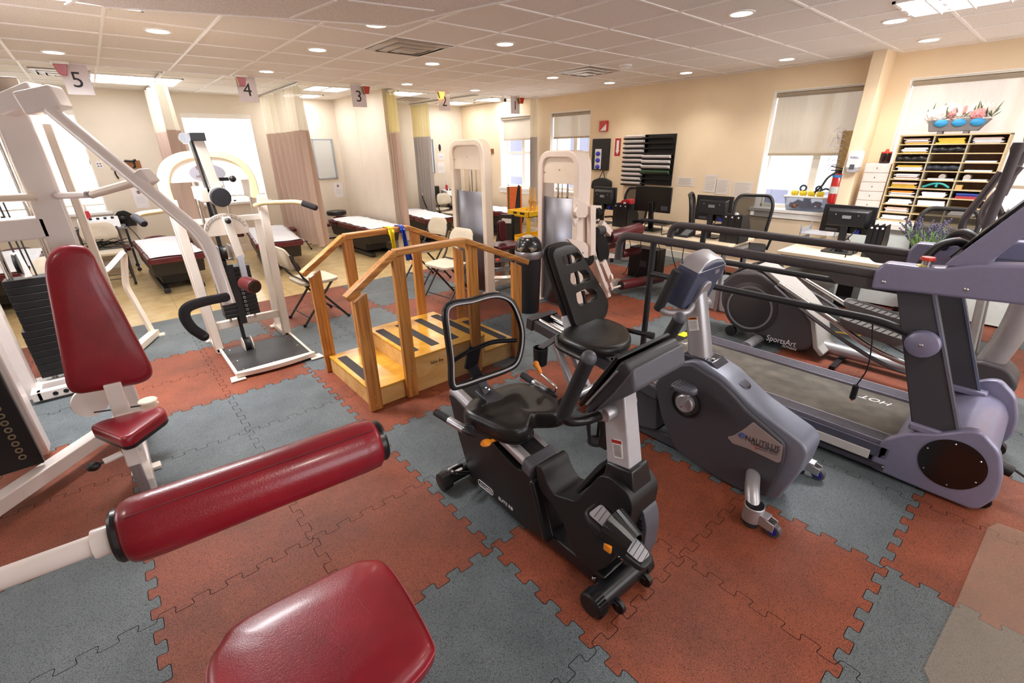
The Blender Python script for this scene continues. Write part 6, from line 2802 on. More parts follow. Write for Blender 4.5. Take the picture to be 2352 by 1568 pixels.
q.beam(Y2(1400, 648), Y2(1406, 664), .035, .03, up=(0, 1, 0))
q.tube([Y2(1405, 662), Y(1430, 655, 1.93)], .014, 12)
q.build('roller_bar', TAN, T2)


def roller(a, b, r, m, parent):
    d = b - a
    q = MB()
    q.lathe(a, d, [(r * .5, -.003), (r * .9, 0), (r, .015), (r, d.length - .015), (r * .9, d.length), (r * .5, d.length + .003)], 28)
    p = q.build('roller_pad', m, parent, ang=50)
    for e, k in ((a, -1), (b, 1)):
        q = MB()
        q.lathe(e, d * k, [(r * .7, -.002), (r * .72, .006), (r * .3, .008)], 24)
        q.build('roller_end_cap', BLK, p)
    return p


roller(Y(1426, 655, 1.93), Y(1520, 637, 1.86), .06, MAROON, T2)
roller(Y(1400, 545, 2.0), Y(1470, 525, 1.93), .075, MAROON, T2)
roller(Y(1428, 583, 2.15), Y(1468, 575, 2.1), .05, MAROON, T2)
q = MB()
q.beam(Y(1380, 512, 2.0), Y(1405, 540, 2.0), .07, .06, up=(0, 1, 0))
q.build('thigh_arm', TAN, T2, bev=.004)
q = MB()
q.beam((2.98, 2.15, .62), (4.0, 2.2, .38), .06, .06)
q.beam((2.98, 2.3, .05), (4.0, 2.3, .05), .07, .07)
q.beam((3.35, 2.2, .45), (3.40, 2.0, .02), .07, .05)
q.build('seat_frame', TAN, T2, bev=.004)
q = MB()
q.prism(fillet([V(3.25, 2.18, .55), V(3.75, 2.18, .55), V(3.75, 2.55, .55), V(3.25, 2.55, .55)], .05, 4), (0, 0, .06))
q.build('seat_pad', MAROON, T2, bev=.015)
q = MB()
q.prism(fillet([V(3.25, 2.60, .60), V(3.65, 2.60, .60), V(3.65, 2.70, 1.1), V(3.25, 2.70, 1.1)], .05, 4), (0, .06, 0))
q.build('backrest_pad', MAROON, T2, bev=.015)

# ================================================================== BIN
BN = thing('trash_can', 'tall black swing-lid trash can with silver band beside the oak rail', 'trash can', (2.40, 2.33, 0))
bx_, by_ = 2.40, 2.35
q = MB()
q.lathe((bx_, by_, 0), (0, 0, 1), [(.115, 0), (.12, .006), (.138, .60), (.14, .615)], 40)
q.build('body', mat('matt_black_bin', '#19181b', .5, noise=.1), BN, ang=50)
q = MB()
q.lathe((bx_, by_, .61), (0, 0, 1), [(.143, 0), (.148, .004), (.15, .075), (.147, .08), (.14, .08)], 40)
q.build('silver_band', ALU, BN, ang=50)
q = MB()
q.lathe((bx_, by_, .685), (0, 0, 1), [(.144, 0), (.145, .03), (.14, .075), (.12, .115), (.085, .145), (.04, .16), (.001, .162)], 40)
dm = q.build('dome_lid', mat('glossy_black_dome', '#1d1b1d', .25, noise=.08), BN, ang=60)
q = MB()
lid = []
for i in range(9):
    th = math.radians(20 + 100 * i / 8)
    row = []
    for j in range(9):
        w_ = (j / 8 - .5) * 2
        pv = V(-math.cos(th) * .148, 0, math.sin(th) * .162)
        lim = math.sqrt(max(0, 1 - (pv.x / .15) ** 2)) * .145
        yv = w_ * min(.105, lim)
        h = math.sqrt(max(.0, 1 - (pv.x / .149) ** 2 - (yv / .15) ** 2)) * .166
        row.append((pv.x, yv, h))
    lid.append(row)
rot = Matrix.Rotation(math.radians(38), 3, 'Z')
q.grid(lambda a, c: V(bx_, by_, .687) + rot @ V(*lid[round(a * 8)][round(c * 8)]), 8, 8)
q.build('swing_flap', mat('satin_champagne', '#c2b9a8', .35, metal=.8, noise=.08), BN, solid=.004)

# ================================================================== FOLDING CHAIRS
PLAST = mat('beige_moulded_plastic', '#d9cdb8', .5, noise=.05, nscale=30, bump=.1, bscale=500)
PLASTW = mat('white_moulded_plastic', '#e6e2d8', .5, noise=.05, nscale=30)
LEGM = mat('dark_bronze_tube', '#3a342f', .35, metal=.3, noise=.1)


def folding_chair(label, plast, legm):
    t = thing('folding_chair', label, 'folding chair', (0, 0, 0), 'folding chairs')
    # faces +x
    q = MB()
    o = fillet([V(-.18, -.20, 0), V(.12, -.225, 0), V(.22, -.19, 0), V(.22, .19, 0), V(.12, .225, 0), V(-.18, .20, 0)], .06, 4)
    q.loft([[V(p.x * .97, p.y * .97, .425) for p in o], [V(p.x, p.y, .432) for p in o], [V(p.x, p.y, .455) for p in o], [V(p.x * .95, p.y * .95, .462 - .01 * 0) for p in o], [V(p.x * .5, p.y * .5, .452) for p in o], [V(p.x * .05, p.y * .05, .45) for p in o]])
    q.build('seat', plast, t, ang=50)
    q = MB()
    bo_ = fillet([V(0, -.20, .60), V(0, .20, .60), V(0, .215, .72), V(0, .15, .825), V(0, -.15, .825), V(0, -.215, .72)], .06, 4)

    def bk(p, k, d):
        z = .71 + (p.z - .71) * k
        x = -.215 - (z - .6) * .16 - .035 * (1 - (p.y * k / .22) ** 2) + d
        return V(x, p.y * k, z)
    q.loft([[bk(p, .95, -.012) for p in bo_], [bk(p, 1, -.006) for p in bo_], [bk(p, 1, .01) for p in bo_], [bk(p, .95, .016) for p in bo_], [bk(p, .5, .014) for p in bo_], [bk(p, .05, .014) for p in bo_]])
    q.build('backrest', plast, t, ang=50)
    for sy in (-1, 1):
        y = sy * .225
        q = MB()
        q.tube([V(.245, y, .01), V(-.165, y, .52), V(-.235, y * .97, .70), V(-.245, y * .93, .76)], .0125, 12)
        q.build('leg', legm, t)
        q = MB()
        q.tube([V(-.235, y * .9, .01), V(.13, y * .9, .43)], .0125, 12)
        q.build('leg', legm, t)
        for fx, fy in ((.245, y), (-.235, y * .9)):
            q = MB()
            q.cyl((fx, fy, 0), (fx, fy, .03), .016, 12)
            q.build('foot_cap', BLK, t)
    q = MB()
    q.cyl((.18, -.225, .09), (.18, .225, .09), .007, 10)
    q.build('stretcher', legm, t)
    q = MB()
    q.cyl((-.17, -.2, .085), (-.17, .2, .085), .007, 10)
    q.build('stretcher', legm, t)
    q = MB()
    q.cyl((-.13, -.225, .47), (-.13, .225, .47), .008, 10)
    q.build('cross_tube', legm, t)
    return t


ch = folding_chair('beige folding chair facing right, between the hip machine and the wooden stairs', PLAST, LEGM)
place(ch, (.54, 3.79, 0), math.radians(4))
dup(ch, (2.0, 3.34, 0), math.radians(188), 'beige folding chair in front of the cream weight tower, nearer of the two')
dup(ch, (2.30, 4.36, 0), math.radians(186), 'beige folding chair farther back by the oak rail, partly hidden by the nearer one')
# ================================================================== HANGING SIGNS, CALL LIGHTS, CURTAINS
LAM = mat('laminated_paper', '#ddd2d6', .25, noise=.03, coat=.6)
ys = 5.955


def sign(n, tl, tr, bl, br, lab):
    P4 = [Y(*tl, ys), Y(*tr, ys), Y(*br, ys), Y(*bl, ys)]
    w = (P4[1] - P4[0]).length
    c = sum(P4, V(0, 0, 0)) / 4
    x0, x1 = c.x - .112, c.x + .112
    z1 = min((P4[0].z + P4[1].z) / 2, H - .01)
    z0 = z1 - .285
    t = thing('number_sign', lab, 'sign', (c.x, ys, z1), 'numbered bay signs')
    q = MB()
    q.bx(x0, x1, ys, ys + .0015, z0, z1)
    q.build('sheet', LAM, t)
    text(str(n), V(c.x, ys - .001, (z0 + z1) / 2 - .072), V(1, 0, 0), V(0, 0, 1), .21, mat('black_print', '#1b1a20', .5), t, align='CENTER')
    q = MB()
    for xx in (x0 + .03, x1 - .03):
        q.cyl((xx, ys, z1 - .01), (xx, ys + .004, H), .0018, 6)
    q.build('hanging_wire', STEEL, t)


sign(5, (140, 148), (190, 143), (155, 208), (215, 210), 'hanging white paper sign reading 5')
sign(4, (542, 172), (580, 170), (552, 225), (592, 228), 'hanging white paper sign reading 4')
sign(3, (803, 193), (833, 193), (813, 240), (845, 241), 'hanging white paper sign reading 3')
sign(2, (1006, 208), (1032, 209), (1010, 252), (1034, 253), 'hanging white paper sign reading 2')
sign(1, (1172, 219), (1194, 219), (1173, 256), (1194, 257), 'hanging white paper sign reading 1')
CRED = mat('red_call_lens', '#b01c22', .25, noise=.05, coat=.4)
CGRN = mat('green_call_lens', '#4a7a3a', .3, noise=.05)
CYEL = mat('yellow_call_lens', '#d8a32a', .3, noise=.05)
CLIT = mat('lit_amber_lens', '#ffb050', .3, emit=1.2)
for px, py, lab, lit in ((133, 134, 'red wedge-shaped call light above hanging sign 5', 0), (560, 170, 'red wedge-shaped call light at the top of hanging sign 4', 0), (850, 193, 'red and amber call light just right of hanging sign 3', 0),
                         (1021, 207, 'lit amber call light at the top of hanging sign 2', 1), (1221, 219, 'red, yellow and green call light right of hanging sign 1', 0)):
    p = Z(px, py, H - .01)
    p.y = 5.90
    t = thing('call_light', lab, 'call light', (p.x, p.y, H), 'bay call lights')
    q = MB()
    q.bx(p.x - .075, p.x + .075, p.y - .05, p.y + .05, H - .028, H)
    q.build('base', TBAR, t, bev=.006)
    o = [V(p.x - .055, p.y - .035, H - .028), V(p.x + .055, p.y - .035, H - .028), V(p.x + .03, p.y - .025, H - .125), V(p.x - .03, p.y - .025, H - .125)]
    q = MB()
    q.prism(o, (0, .07, 0))
    q.build('red_lens', CLIT if lit else CRED, t, bev=.003)
    q = MB()
    q.prism([V(p.x - .058, p.y - .03, H - .03), V(p.x - .058, p.y - .0, H - .03), V(p.x - .034, p.y - .002, H - .12), V(p.x - .034, p.y - .022, H - .12)], (.004, 0, 0))
    q.build('amber_lens', CYEL, t)
    q = MB()
    q.prism([V(p.x - .059, p.y + .0, H - .03), V(p.x - .059, p.y + .03, H - .03), V(p.x - .034, p.y + .02, H - .12), V(p.x - .034, p.y - .002, H - .12)], (.004, 0, 0))
    q.build('green_lens', CGRN, t)

NET = sheer('white_curtain_netting', '#efe8d6', .25, .35)
NETY = sheer('yellowed_curtain_netting', '#e6d9a4', .3, .45)
CUR = sheer('beige_curtain_fabric', '#c8b0a2', .0, .15)
CURG = sheer('grey_curtain_fabric', '#b9b2ae', .0, .18)
TRK = mat('track_aluminium', '#c9c4be', .4, metal=.6, noise=.05)
ZT = BAYH - .03


def track(lab, pts):
    q = MB()
    pp_ = bend([V(x, y, ZT + .012) for x, y in pts], .35, 8)
    q.tube(pp_, .014, 6)
    o = q.build('curtain_track', TRK)
    tag(o, lab, 'curtain track')


track('curtain track round the bay between signs 5 and 4', [(-3.2, 6.06), (.0, 6.06), (.0, 8.55)])
track('curtain track bending back beside hanging sign 4', [(.15, 6.08), (1.62, 6.08), (1.62, 8.55)])
track('curtain track running past hanging sign 3 to the partition', [(1.8, 6.10), (3.03, 6.10), (3.03, 6.48)])
track('curtain track along the back bays behind hanging sign 2', [(3.1, 6.10), (5.85, 6.10)])
track('curtain track running to the back wall over the second bay', [(4.72, 6.2), (4.62, 8.55)])


def curtain(a, b, lab, bottom=.28, znet=2.0, net=NET, cur=CUR, folds=9, amp=.045, taper=1.0):
    """hung between a and b (x, y) with folds; taper < 1 narrows the gathered lower part"""
    a, b = V(a[0], a[1], 0), V(b[0], b[1], 0)
    d = b - a
    n = V(-d.y, d.x, 0).normalized()
    t = thing('privacy_curtain', lab, 'curtain', (a + b) / 2 + V(0, 0, ZT), 'bay privacy curtains')
    rnd = random.Random(hash(lab) % 1000 if False else len(lab))
    ph = [rnd.uniform(-.4, .4) for _ in range(folds + 2)]

    def pt(u, z):
        f = folds * u
        k = ph[int(f)]
        w = amp * (.7 + .3 * (ZT - z) / ZT) * math.sin(2 * PI * f + k) * (1 + .3 * math.sin(7 * u + z))
        p = a + d * u + n * w
        p.z = z
        return p
    q = MB()
    q.grid(lambda u, v: pt(u, ZT - .03 - v * (ZT - .03 - znet)), folds * 10, 4)
    q.build('net_panel', net, t, ang=80)
    q = MB()
    q.grid(lambda u, v: pt(u, znet - v * (znet - bottom)), folds * 10, 6)
    q.build('fabric_panel', cur, t, ang=80)
    m = max(4, int(folds * 1.5))
    for k in range(m):
        u = (k + .5) / m
        p = a + d * u
        q = MB()
        q.tube([V(p.x, p.y, ZT + .005), V(p.x, p.y, ZT - .03)], .003, 6)
        q.torus((p.x, p.y, ZT - .03), d, .008, .0025, 12, 6)
        q.build('curtain_hook', STEEL, t)
    return t


curtain((.04, 6.75), (.03, 8.2), 'beige privacy curtain with white net top left of the hip machine', folds=5, amp=.11)
curtain((1.62, 6.35), (1.62, 8.35), 'widest beige privacy curtain with white net top, just right of the hip machine', folds=8, amp=.10)
curtain((3.02, 6.15), (3.06, 6.5), 'beige privacy curtain with yellowish net top at the partition edge', bottom=.22, znet=1.98, net=NETY, folds=4, amp=.05)
curtain((4.58, 7.75), (4.57, 8.42), 'grey privacy curtain with yellow net top behind the partition edge', znet=1.96, net=NETY, cur=CURG, folds=6, amp=.05)
curtain((5.72, 5.70), (5.80, 5.98), 'pale privacy curtain gathered between the two far right windows', znet=1.9, folds=4, amp=.035, cur=CURG)

# ================================================================== TREATMENT TABLES
TBASE = mat('dark_table_base', '#1f1b1b', .5, noise=.2)
SHEET = mat('white_table_paper', '#eceef4', .85, noise=.03, nscale=6, bump=.3, bscale=14, bdist=.01)


def bed():
    t = thing('treatment_table', 'maroon treatment table', 'treatment table', (0, 0, 0), 'treatment tables')
    # long axis +y (head), origin at the floor under the middle
    q = MB()
    for k, (y0, y1) in enumerate(((-1.0, -.45), (-.44, .35), (.36, .80))):
        o = fillet([V(-.32, y0, .42), V(.32, y0, .42), V(.32, y1, .42), V(-.32, y1, .42)], .05, 4)
        q.prism(o, (0, 0, .085))
    q.build('cushion', MAROON, t, bev=.02, seg=3)
    q = MB()
    q.torus((0, .93, .47), (0, 0, 1), .12, .04, 28, 10)
    q.build('face_cradle', MAROON, t)
    for sx in (-1, 1):
        q = MB()
        q.prism(fillet([V(sx * .36, .55, .40), V(sx * .47, .55, .40), V(sx * .47, .85, .40), V(sx * .36, .85, .40)], .04, 3), (0, 0, .05))
        q.build('arm_rest', MAROON, t, bev=.012)
    q = MB()
    q.loft([[V(-.28, -.82, .23), V(.28, -.82, .23), V(.28, .7, .23), V(-.28, .7, .23)], [V(-.29, -.88, .42), V(.29, -.88, .42), V(.29, .78, .42), V(-.29, .78, .42)]])
    q.build('motor_box', TBASE, t, bev=.01)
    q = MB()
    q.bx(-.2, .2, -.5, .5, .06, .24)
    q.build('lift_base', BLK, t, bev=.01)
    for sx in (-1, 1):
        q = MB()
        q.bx(sx * .2 - .035, sx * .2 + .035, -.78, .72, .0, .06)
        q.build('floor_rail', BLKS, t, bev=.008)
    q = MB()

    def sh(u, v):
        x = (u - .5) * .58
        y = -1.015 + v * 1.8
        z = .512 + .012 * math.sin(y * 9 + x * 4) * math.cos(x * 7) + .006 * math.sin(y * 23)
        return V(x, y, max(z, .508))
    q.grid(sh, 10, 40)
    q.build('paper_sheet', SHEET, t, solid=.002)
    return t


bd = bed()
bd['label'] = 'maroon treatment table with white paper, left of the hip machine uprights'
place(bd, (-.44, 6.95, 0), math.radians(2))
dup(bd, (.98, 6.98, 0), math.radians(-8), 'maroon treatment table with white paper, seen through the hip machine frame')
dup(bd, (2.55, 7.05, 0), math.radians(1), 'maroon treatment table with white paper beside the partition wall and black stool')
dup(bd, (3.92, 7.3, 0), math.radians(-6), 'maroon treatment table with white paper left of the tall cream tower')
dup(bd, (5.45, 6.95, 0), 0, 'maroon treatment table with white paper behind the yellow cart')
dup(bd, (-2.05, 7.2, 0), 0, 'maroon treatment table with white paper at the far left behind weight rods')

# bay chairs, stool, therapy units
dup(ch, (-1.12, 7.30, 0), math.radians(-92), 'beige folding chair in front of the white therapy unit below the back window')
dup(ch, (1.92, 8.05, 0), math.radians(-70), 'pale folding chair beside the edge of the widest privacy curtain')
dup(ch, (4.75, 7.35, 0), math.radians(-80), 'white folding chair in the back bay left of the cream tower')
dup(ch, (4.82, 8.05, 0), math.radians(-60), 'white folding chair against the back wall beside the grey curtain')
dup(ch, (-1.45, 4.62, 0), math.radians(-95), 'beige folding chair behind the black weight stack at far left')
ts = thing('rolling_stool', 'round black stool beside the treatment table at the partition wall', 'stool', (2.55, 8.22, 0))
q = MB()
q.lathe((2.55, 8.22, .52), (0, 0, 1), [(.17, 0), (.19, .01), (.19, .07), (.17, .085), (.001, .09)], 32)
q.build('seat', BVIN, ts)
q = MB()
q.cyl((2.55, 8.22, .08), (2.55, 8.22, .52), .025, 14)
q.build('gas_column', CHROME, ts)
for k in range(5):
    a = 2 * PI * k / 5
    q = MB()
    q.beam((2.55, 8.22, .08), (2.55 + .24 * math.cos(a), 8.22 + .24 * math.sin(a), .055), .035, .025)
    q.build('leg', BLK, ts)
    q = MB()
    q.lathe((2.55 + .24 * math.cos(a) - .01, 8.22 + .24 * math.sin(a), .025), (1, 0, 0), [(.01, 0), (.025, .003), (.025, .017), (.01, .02)], 14)
    q.build('caster_wheel', BLK, ts)


def therapy_cart(loc, lab, bl):
    t = thing('therapy_cart', lab, 'therapy cart', (0, 0, 0), 'therapy carts')
    q = MB()
    q.bx(-.3, .3, -.22, .22, .66, .69)
    q.bx(-.3, .3, -.22, .22, .36, .38)
    q.build('shelf', mat('grey_shelf', '#8a8a8c', .4, metal=.3, noise=.1), t, bev=.004)
    for sx in (-1, 1):
        for sy in (-1, 1):
            q = MB()
            q.bx(sx * .285 - .012, sx * .285 + .012, sy * .205 - .012, sy * .205 + .012, .05, .70)
            q.build('leg', BLKS, t)
            q = MB()
            q.ball((sx * .285, sy * .205, .03), .03, 10)
            q.build('caster', BLK, t)
    t.location = loc
    u = thing('therapy_unit', 'white electrotherapy unit with black knobs on the cart ' + bl, 'therapy device', (loc[0], loc[1], .69), 'electrotherapy units')
    q = MB()
    q.prism([V(loc[0] - .24, loc[1] - .18, .691), V(loc[0] - .24, loc[1] + .15, .691), V(loc[0] - .24, loc[1] + .15, .83), V(loc[0] - .24, loc[1] - .10, .80)], (.48, 0, 0))
    q.build('case', mat('white_case', '#e4e3e6', .4, noise=.03), u, bev=.008)
    for k in range(5):
        q = MB()
        q.lathe((loc[0] - .17 + k * .085, loc[1] - .02, .812), (0, -.2, 1), [(.02, 0), (.02, .02), (.016, .024), (.001, .024)], 14)
        q.build('knob', BLK, u)
    q = MB()
    rnd = random.Random(len(lab))
    for k in range(7):
        p0 = V(loc[0] + rnd.uniform(-.25, .25), loc[1] - .15, .40)
        q.tube(spline([p0] + [V(loc[0] + rnd.uniform(-.27, .27), loc[1] + rnd.uniform(-.2, .1), .39 + rnd.uniform(0, .12)) for _ in range(5)], 5), .005, 6)
    w_ = q.build('lead_wires', CORD)
    tag(w_, 'black lead wires on the lower shelf of the cart ' + bl, 'wires', 'lead wire tangles')
    bt = thing('gel_bottle', 'red and clear pointed gel bottle on the cart ' + bl, 'bottle', (loc[0] - .1, loc[1] + .12, .83), 'gel bottles')
    q = MB()
    q.lathe((loc[0] - .1, loc[1] + .1, .82), (0, 0, 1), [(.028, 0), (.03, .01), (.03, .09), (.022, .11)], 18)
    q.build('body', mat('red_gel', '#c8303a', .3, noise=.1), bt)
    q = MB()
    q.lathe((loc[0] - .1, loc[1] + .1, .93), (0, 0, 1), [(.022, 0), (.010, .05), (.004, .09)], 14)
    q.build('nozzle', mat('clear_nozzle', '#e9d8d8', .2, noise=.03), bt)


therapy_cart((-1.08, 8.18, 0), 'low grey cart of electrotherapy gear below the left back window', 'below the left back window')
therapy_cart((5.45, 8.33, 0), 'small grey cart of electrotherapy gear in the far back corner', 'in the far back corner')

# ------------------------------------------------------------ back wall fittings
def flat_y(name, lab, cat, px0, py0, px1, py1, m, dep=.012, group=None, y=YB):
    a, b_ = Y(px0, py0, y - .01), Y(px1, py1, y - .01)
    t = thing(name, lab, cat, ((a.x + b_.x) / 2, y, min(a.z, b_.z)), group)
    q = MB()
    q.bx(min(a.x, b_.x), max(a.x, b_.x), y - .002 - dep, y - .002, min(a.z, b_.z), max(a.z, b_.z))
    return t, q, a, b_


def notice(lab, px0, py0, px1, py1, stamp=True):
    t, q, a, b_ = flat_y('wall_notice', lab, 'notice', px0, py0, px1, py1, PAPER, .002, 'wall notices')
    q.build('sheet', PAPER, t)
    w = abs(b_.x - a.x)
    x0 = min(a.x, b_.x)
    z1 = max(a.z, b_.z)
    h = abs(a.z - b_.z)
    q = MB()
    for k in range(5):
        z = z1 - h * (.45 + .07 * k)
        q.bx(x0 + w * .12, x0 + w * (.86 if k % 2 else .8), YB - .0055, YB - .0045, z - .003, z)
    q.build('text_lines', mat('grey_print', '#8f8f98', .6), t)
    if stamp:
        q = MB()
        q.torus((x0 + w * .48, YB - .006, z1 - h * .22), (0, 1, 0), w * .12, w * .022, 20, 6)
        q.beam((x0 + w * .40, YB - .006, z1 - h * .16), (x0 + w * .56, YB - .006, z1 - h * .28), w * .03, .002)
        q.bx(x0 + w * .44, x0 + w * .52, YB - .0055, YB - .0045, z1 - h * .27, z1 - h * .17)
        q.build('prohibition_mark', mat('dark_red_print', '#6a1e22', .5), t)


notice('white notice with round prohibition mark left of the hip machine', 300, 432, 345, 476)
notice('white notice with round prohibition mark below the wall mirror', 766, 420, 790, 452)
notice('narrow white notice below the black wall hook at the far back corner', 1005, 372, 1022, 396, False)
notice('small white notice below the dark oval mark at the far back corner', 1006, 352, 1021, 366, False)
t, q, a, b_ = flat_y('wall_chart', 'small white chart with four dark squares right of the back window', 'chart', 218, 370, 239, 386, PAPER, .002)
q.build('sheet', PAPER, t)
q = MB()
for i in range(2):
    for j in range(2):
        xx = a.x + (b_.x - a.x) * (.15 + .4 * i)
        zz = a.z + (b_.z - a.z) * (.3 + .35 * j)
        q.bx(xx, xx + .018, YB - .006, YB - .0045, zz - .014, zz)
q.build('dark_square', INK, t)
# coat-hook board with things hanging on it
t, q, a, b_ = flat_y('hook_board', 'wooden hook board with black headset above the wall notice', 'hook board', 250, 370, 326, 386, OAK, .02)
q.build('board', wood(newmat('dark_oak_board'), '#a0662e', '#7c4a1e', (3, 40, 40)), t, bev=.004)
q = MB()
zb = (a.z + b_.z) / 2
q.tube(bend([V(b_.x - .19, YB - .03, zb + .06), V(b_.x - .10, YB - .05, zb + .05), V(b_.x - .05, YB - .03, zb + .07)], .02), .014, 8)
q.tube([V(b_.x - .08, YB - .04, zb + .05), V(b_.x - .08, YB - .03, zb - .03), V(b_.x - .11, YB - .03, zb - .05)], .012, 8)
q.build('hook', BLK, t)
q = MB()
q.tube(spline([V(a.x + .05, YB - .02, zb - .02), V(a.x + .03, YB - .015, zb - .12), V(a.x + .05, YB - .015, zb - .2)], 5), .01, 8)
q.build('hanging_strap', BLK, t)
# mesh basket on the wall
a, b_ = Y(252, 486, YB - .05), Y(316, 516, YB - .05)
t = thing('wall_basket', 'black mesh wall basket with power leads right of the back window', 'wall basket', ((a.x + b_.x) / 2, YB - .05, b_.z))
MESHB = sheer('black_wire_mesh', '#1a1a1c', .45, .1)
q = MB()
o = [V(a.x, YB - .09, (a.z + b_.z) / 2), V(a.x + .03, YB - .09, b_.z), V(b_.x - .01, YB - .09, b_.z), V(b_.x, YB - .09, a.z - .09), V(b_.x - .08, YB - .09, a.z - .02), V((a.x + b_.x) / 2 + .03, YB - .09, a.z), V((a.x + b_.x) / 2 - .05, YB - .09, a.z - .01)]
q.prism(o, (0, .08, 0))
q.build('mesh_panel', MESHB, t)
q = MB()
q.tube(o, .006, 6, closed=True)
q.build('wire_rim', BLK, t)
q = MB()
q.ball(((a.x + b_.x) / 2 - .02, YB - .06, (a.z + b_.z) / 2), .06, 12, sx=1.1)
q.build('adapter', BLK, t)
q = MB()
q.tube(spline([V((a.x + b_.x) / 2, YB - .04, b_.z + .03), V((a.x + b_.x) / 2 + .1, YB - .03, .45), V((a.x + b_.x) / 2 + .25, YB - .06, .02)], 8), .006, 6)
q.build('cable', CORD, t)
# mirrors
for lab, c4, nm in (('tall framed mirror on the back wall, left of the partition', (706, 319, 768, 411), 1), ('tall framed mirror in the far back bay, right of the grey curtain', (960, 319, 998, 398), 2)):
    t, q, a, b_ = flat_y('wall_mirror', lab, 'mirror', *c4, STEEL, .02, 'wall mirrors')
    a = Y(737 if nm == 1 else 978, c4[1], YB - .02)
    q = MB()
    w = .40 if nm == 1 else .36
    cx_ = (Y(722, 365, YB).x + Y(768, 365, YB).x) / 2 if nm == 1 else (Y(962, 360, YB).x + Y(999, 360, YB).x) / 2
    x0, x1 = cx_ - w / 2, cx_ + w / 2
    z1, z0 = a.z, Y(740 if nm == 1 else 985, c4[3], YB - .02).z
    for bx4 in ((x0, x1, z0, z0 + .022), (x0, x1, z1 - .022, z1), (x0, x0 + .022, z0, z1), (x1 - .022, x1, z0, z1)):
        q.bx(bx4[0], bx4[1], YB - .035, YB - .004, bx4[2], bx4[3])
    q.build('frame', mat('silver_frame', '#aeb6c2', .35, metal=.7, noise=.05), t, bev=.003)
    q = MB()
    q.bx(x0 + .02, x1 - .02, YB - .014, YB - .01, z0 + .02, z1 - .02)
    q.build('mirror_glass', mat('mirror_silver', '#dfeaf4', .16, metal=1.0), t)
q = MB()
p = Y(1010, 339, YB - .01)
q.prism([V(p.x + .03 * math.cos(2 * PI * k / 20), YB - .016, p.z + .075 * math.sin(2 * PI * k / 20)) for k in range(20)], (0, .012, 0))
tag(q.build('oval_hook', BLK), 'dark oval wall hook above two notices at the far back corner', 'hook')
# electric panel trim on back wall beside partition
q = MB()
p = Y(1003, 445, YB - .05)
q.bx(p.x - .2, p.x + .05, YB - .12, YB - .01, p.z - .1, p.z + .18)
tag(q.build('wall_basket', BLK, bev=.02), 'black padded wall basket in the far bay behind white folding chairs', 'wall basket')
# framed panel outline on the partition
a, b_ = Y(763, 405, YB - .01), Y(800, 480, YB - .01)
# straps and hook board near the far window, on the right wall
p0, p1 = Y(1110, 341, YB), Y(1135, 352, YB)
pa = X(1116, 345, XW)
c = X(1124, 347, XW)
t = thing('hook_board', 'small wooden hook board with black strap left of the far window', 'hook board', (XW, c.y, c.z))
q = MB()
q.bx(XW - .02, XW, c.y - .16, c.y + .14, c.z - .05, c.z + .05)
q.build('board', wood(newmat('dark_oak_board_side'), '#a0662e', '#7c4a1e', (40, 3, 40)), t, bev=.003)
q = MB()
for dy in (.02, .1):
    q.tube(bend([V(XW - .02, c.y + dy, c.z), V(XW - .07, c.y + dy, c.z - .02), V(XW - .08, c.y + dy, c.z + .03)], .02), .012, 8)
q.build('hook', BLK, t)
q = MB()
q.tube(spline([V(XW - .05, c.y + .06, c.z), V(XW - .035, c.y + .07, c.z - .25), V(XW - .04, c.y + .02, c.z - .42)], 6), .014, 8)
q.build('strap', BLK, t)
# ================================================================== OFFICE SIDE: DESKS, MONITORS, CHAIRS
LAMI = wood(newmat('pale_maple_laminate'), '#e3d0b6', '#d6bf9f', (14, 2, 14), .35)
DZ = .74


def desk(lab, x0, x1, y0, y1):
    t = thing('desk', lab, 'desk', ((x0 + x1) / 2, (y0 + y1) / 2, 0), 'office desks')
    q = MB()
    q.bx(x0, x1, y0, y1, DZ - .03, DZ)
    q.build('desktop', LAMI, t, bev=.003)
    q = MB()
    q.bx(x0 + .03, x1 - .03, y0 + .03, y0 + .05, DZ - .10, DZ - .03)
    q.bx(x0 + .03, x1 - .03, y1 - .05, y1 - .03, DZ - .10, DZ - .03)
    q.bx(x0 + .03, x0 + .05, y0 + .03, y1 - .03, DZ - .10, DZ - .03)
    q.bx(x1 - .05, x1 - .03, y0 + .03, y1 - .03, DZ - .10, DZ - .03)
    q.build('apron', mat('grey_apron', '#b5ada6', .4, metal=.3, noise=.05), t)
    for xx in (x0 + .05, x1 - .05):
        for yy in (y0 + .05, y1 - .05):
            q = MB()
            q.cyl((xx, yy, 0), (xx, yy, DZ - .03), .02, 14)
            q.build('leg', ALU, t)
    return t


N1, F1 = Z(1683, 566, DZ), Z(1757, 546, DZ)
D1X0, D1X1, D1Y0, D1Y1 = N1.x, N1.x + .62, .86, 3.0
print('DESK1', N1, F1)
N2 = Z(1785, 575, DZ)
D2X0, D2X1, D2Y0, D2Y1 = N2.x, N2.x + .88, -1.35, N2.y
print('DESK2', N2)
desk('long pale maple desk with three monitors along the tan wall', D1X0, D1X1, D1Y0, D1Y1)
desk('pale maple desk with one monitor and mouse, behind the treadmill rails', D2X0, D2X1, D2Y0, D2Y1)
SCRN = mat('monitor_black', '#141314', .3, noise=.1, coat=.2)


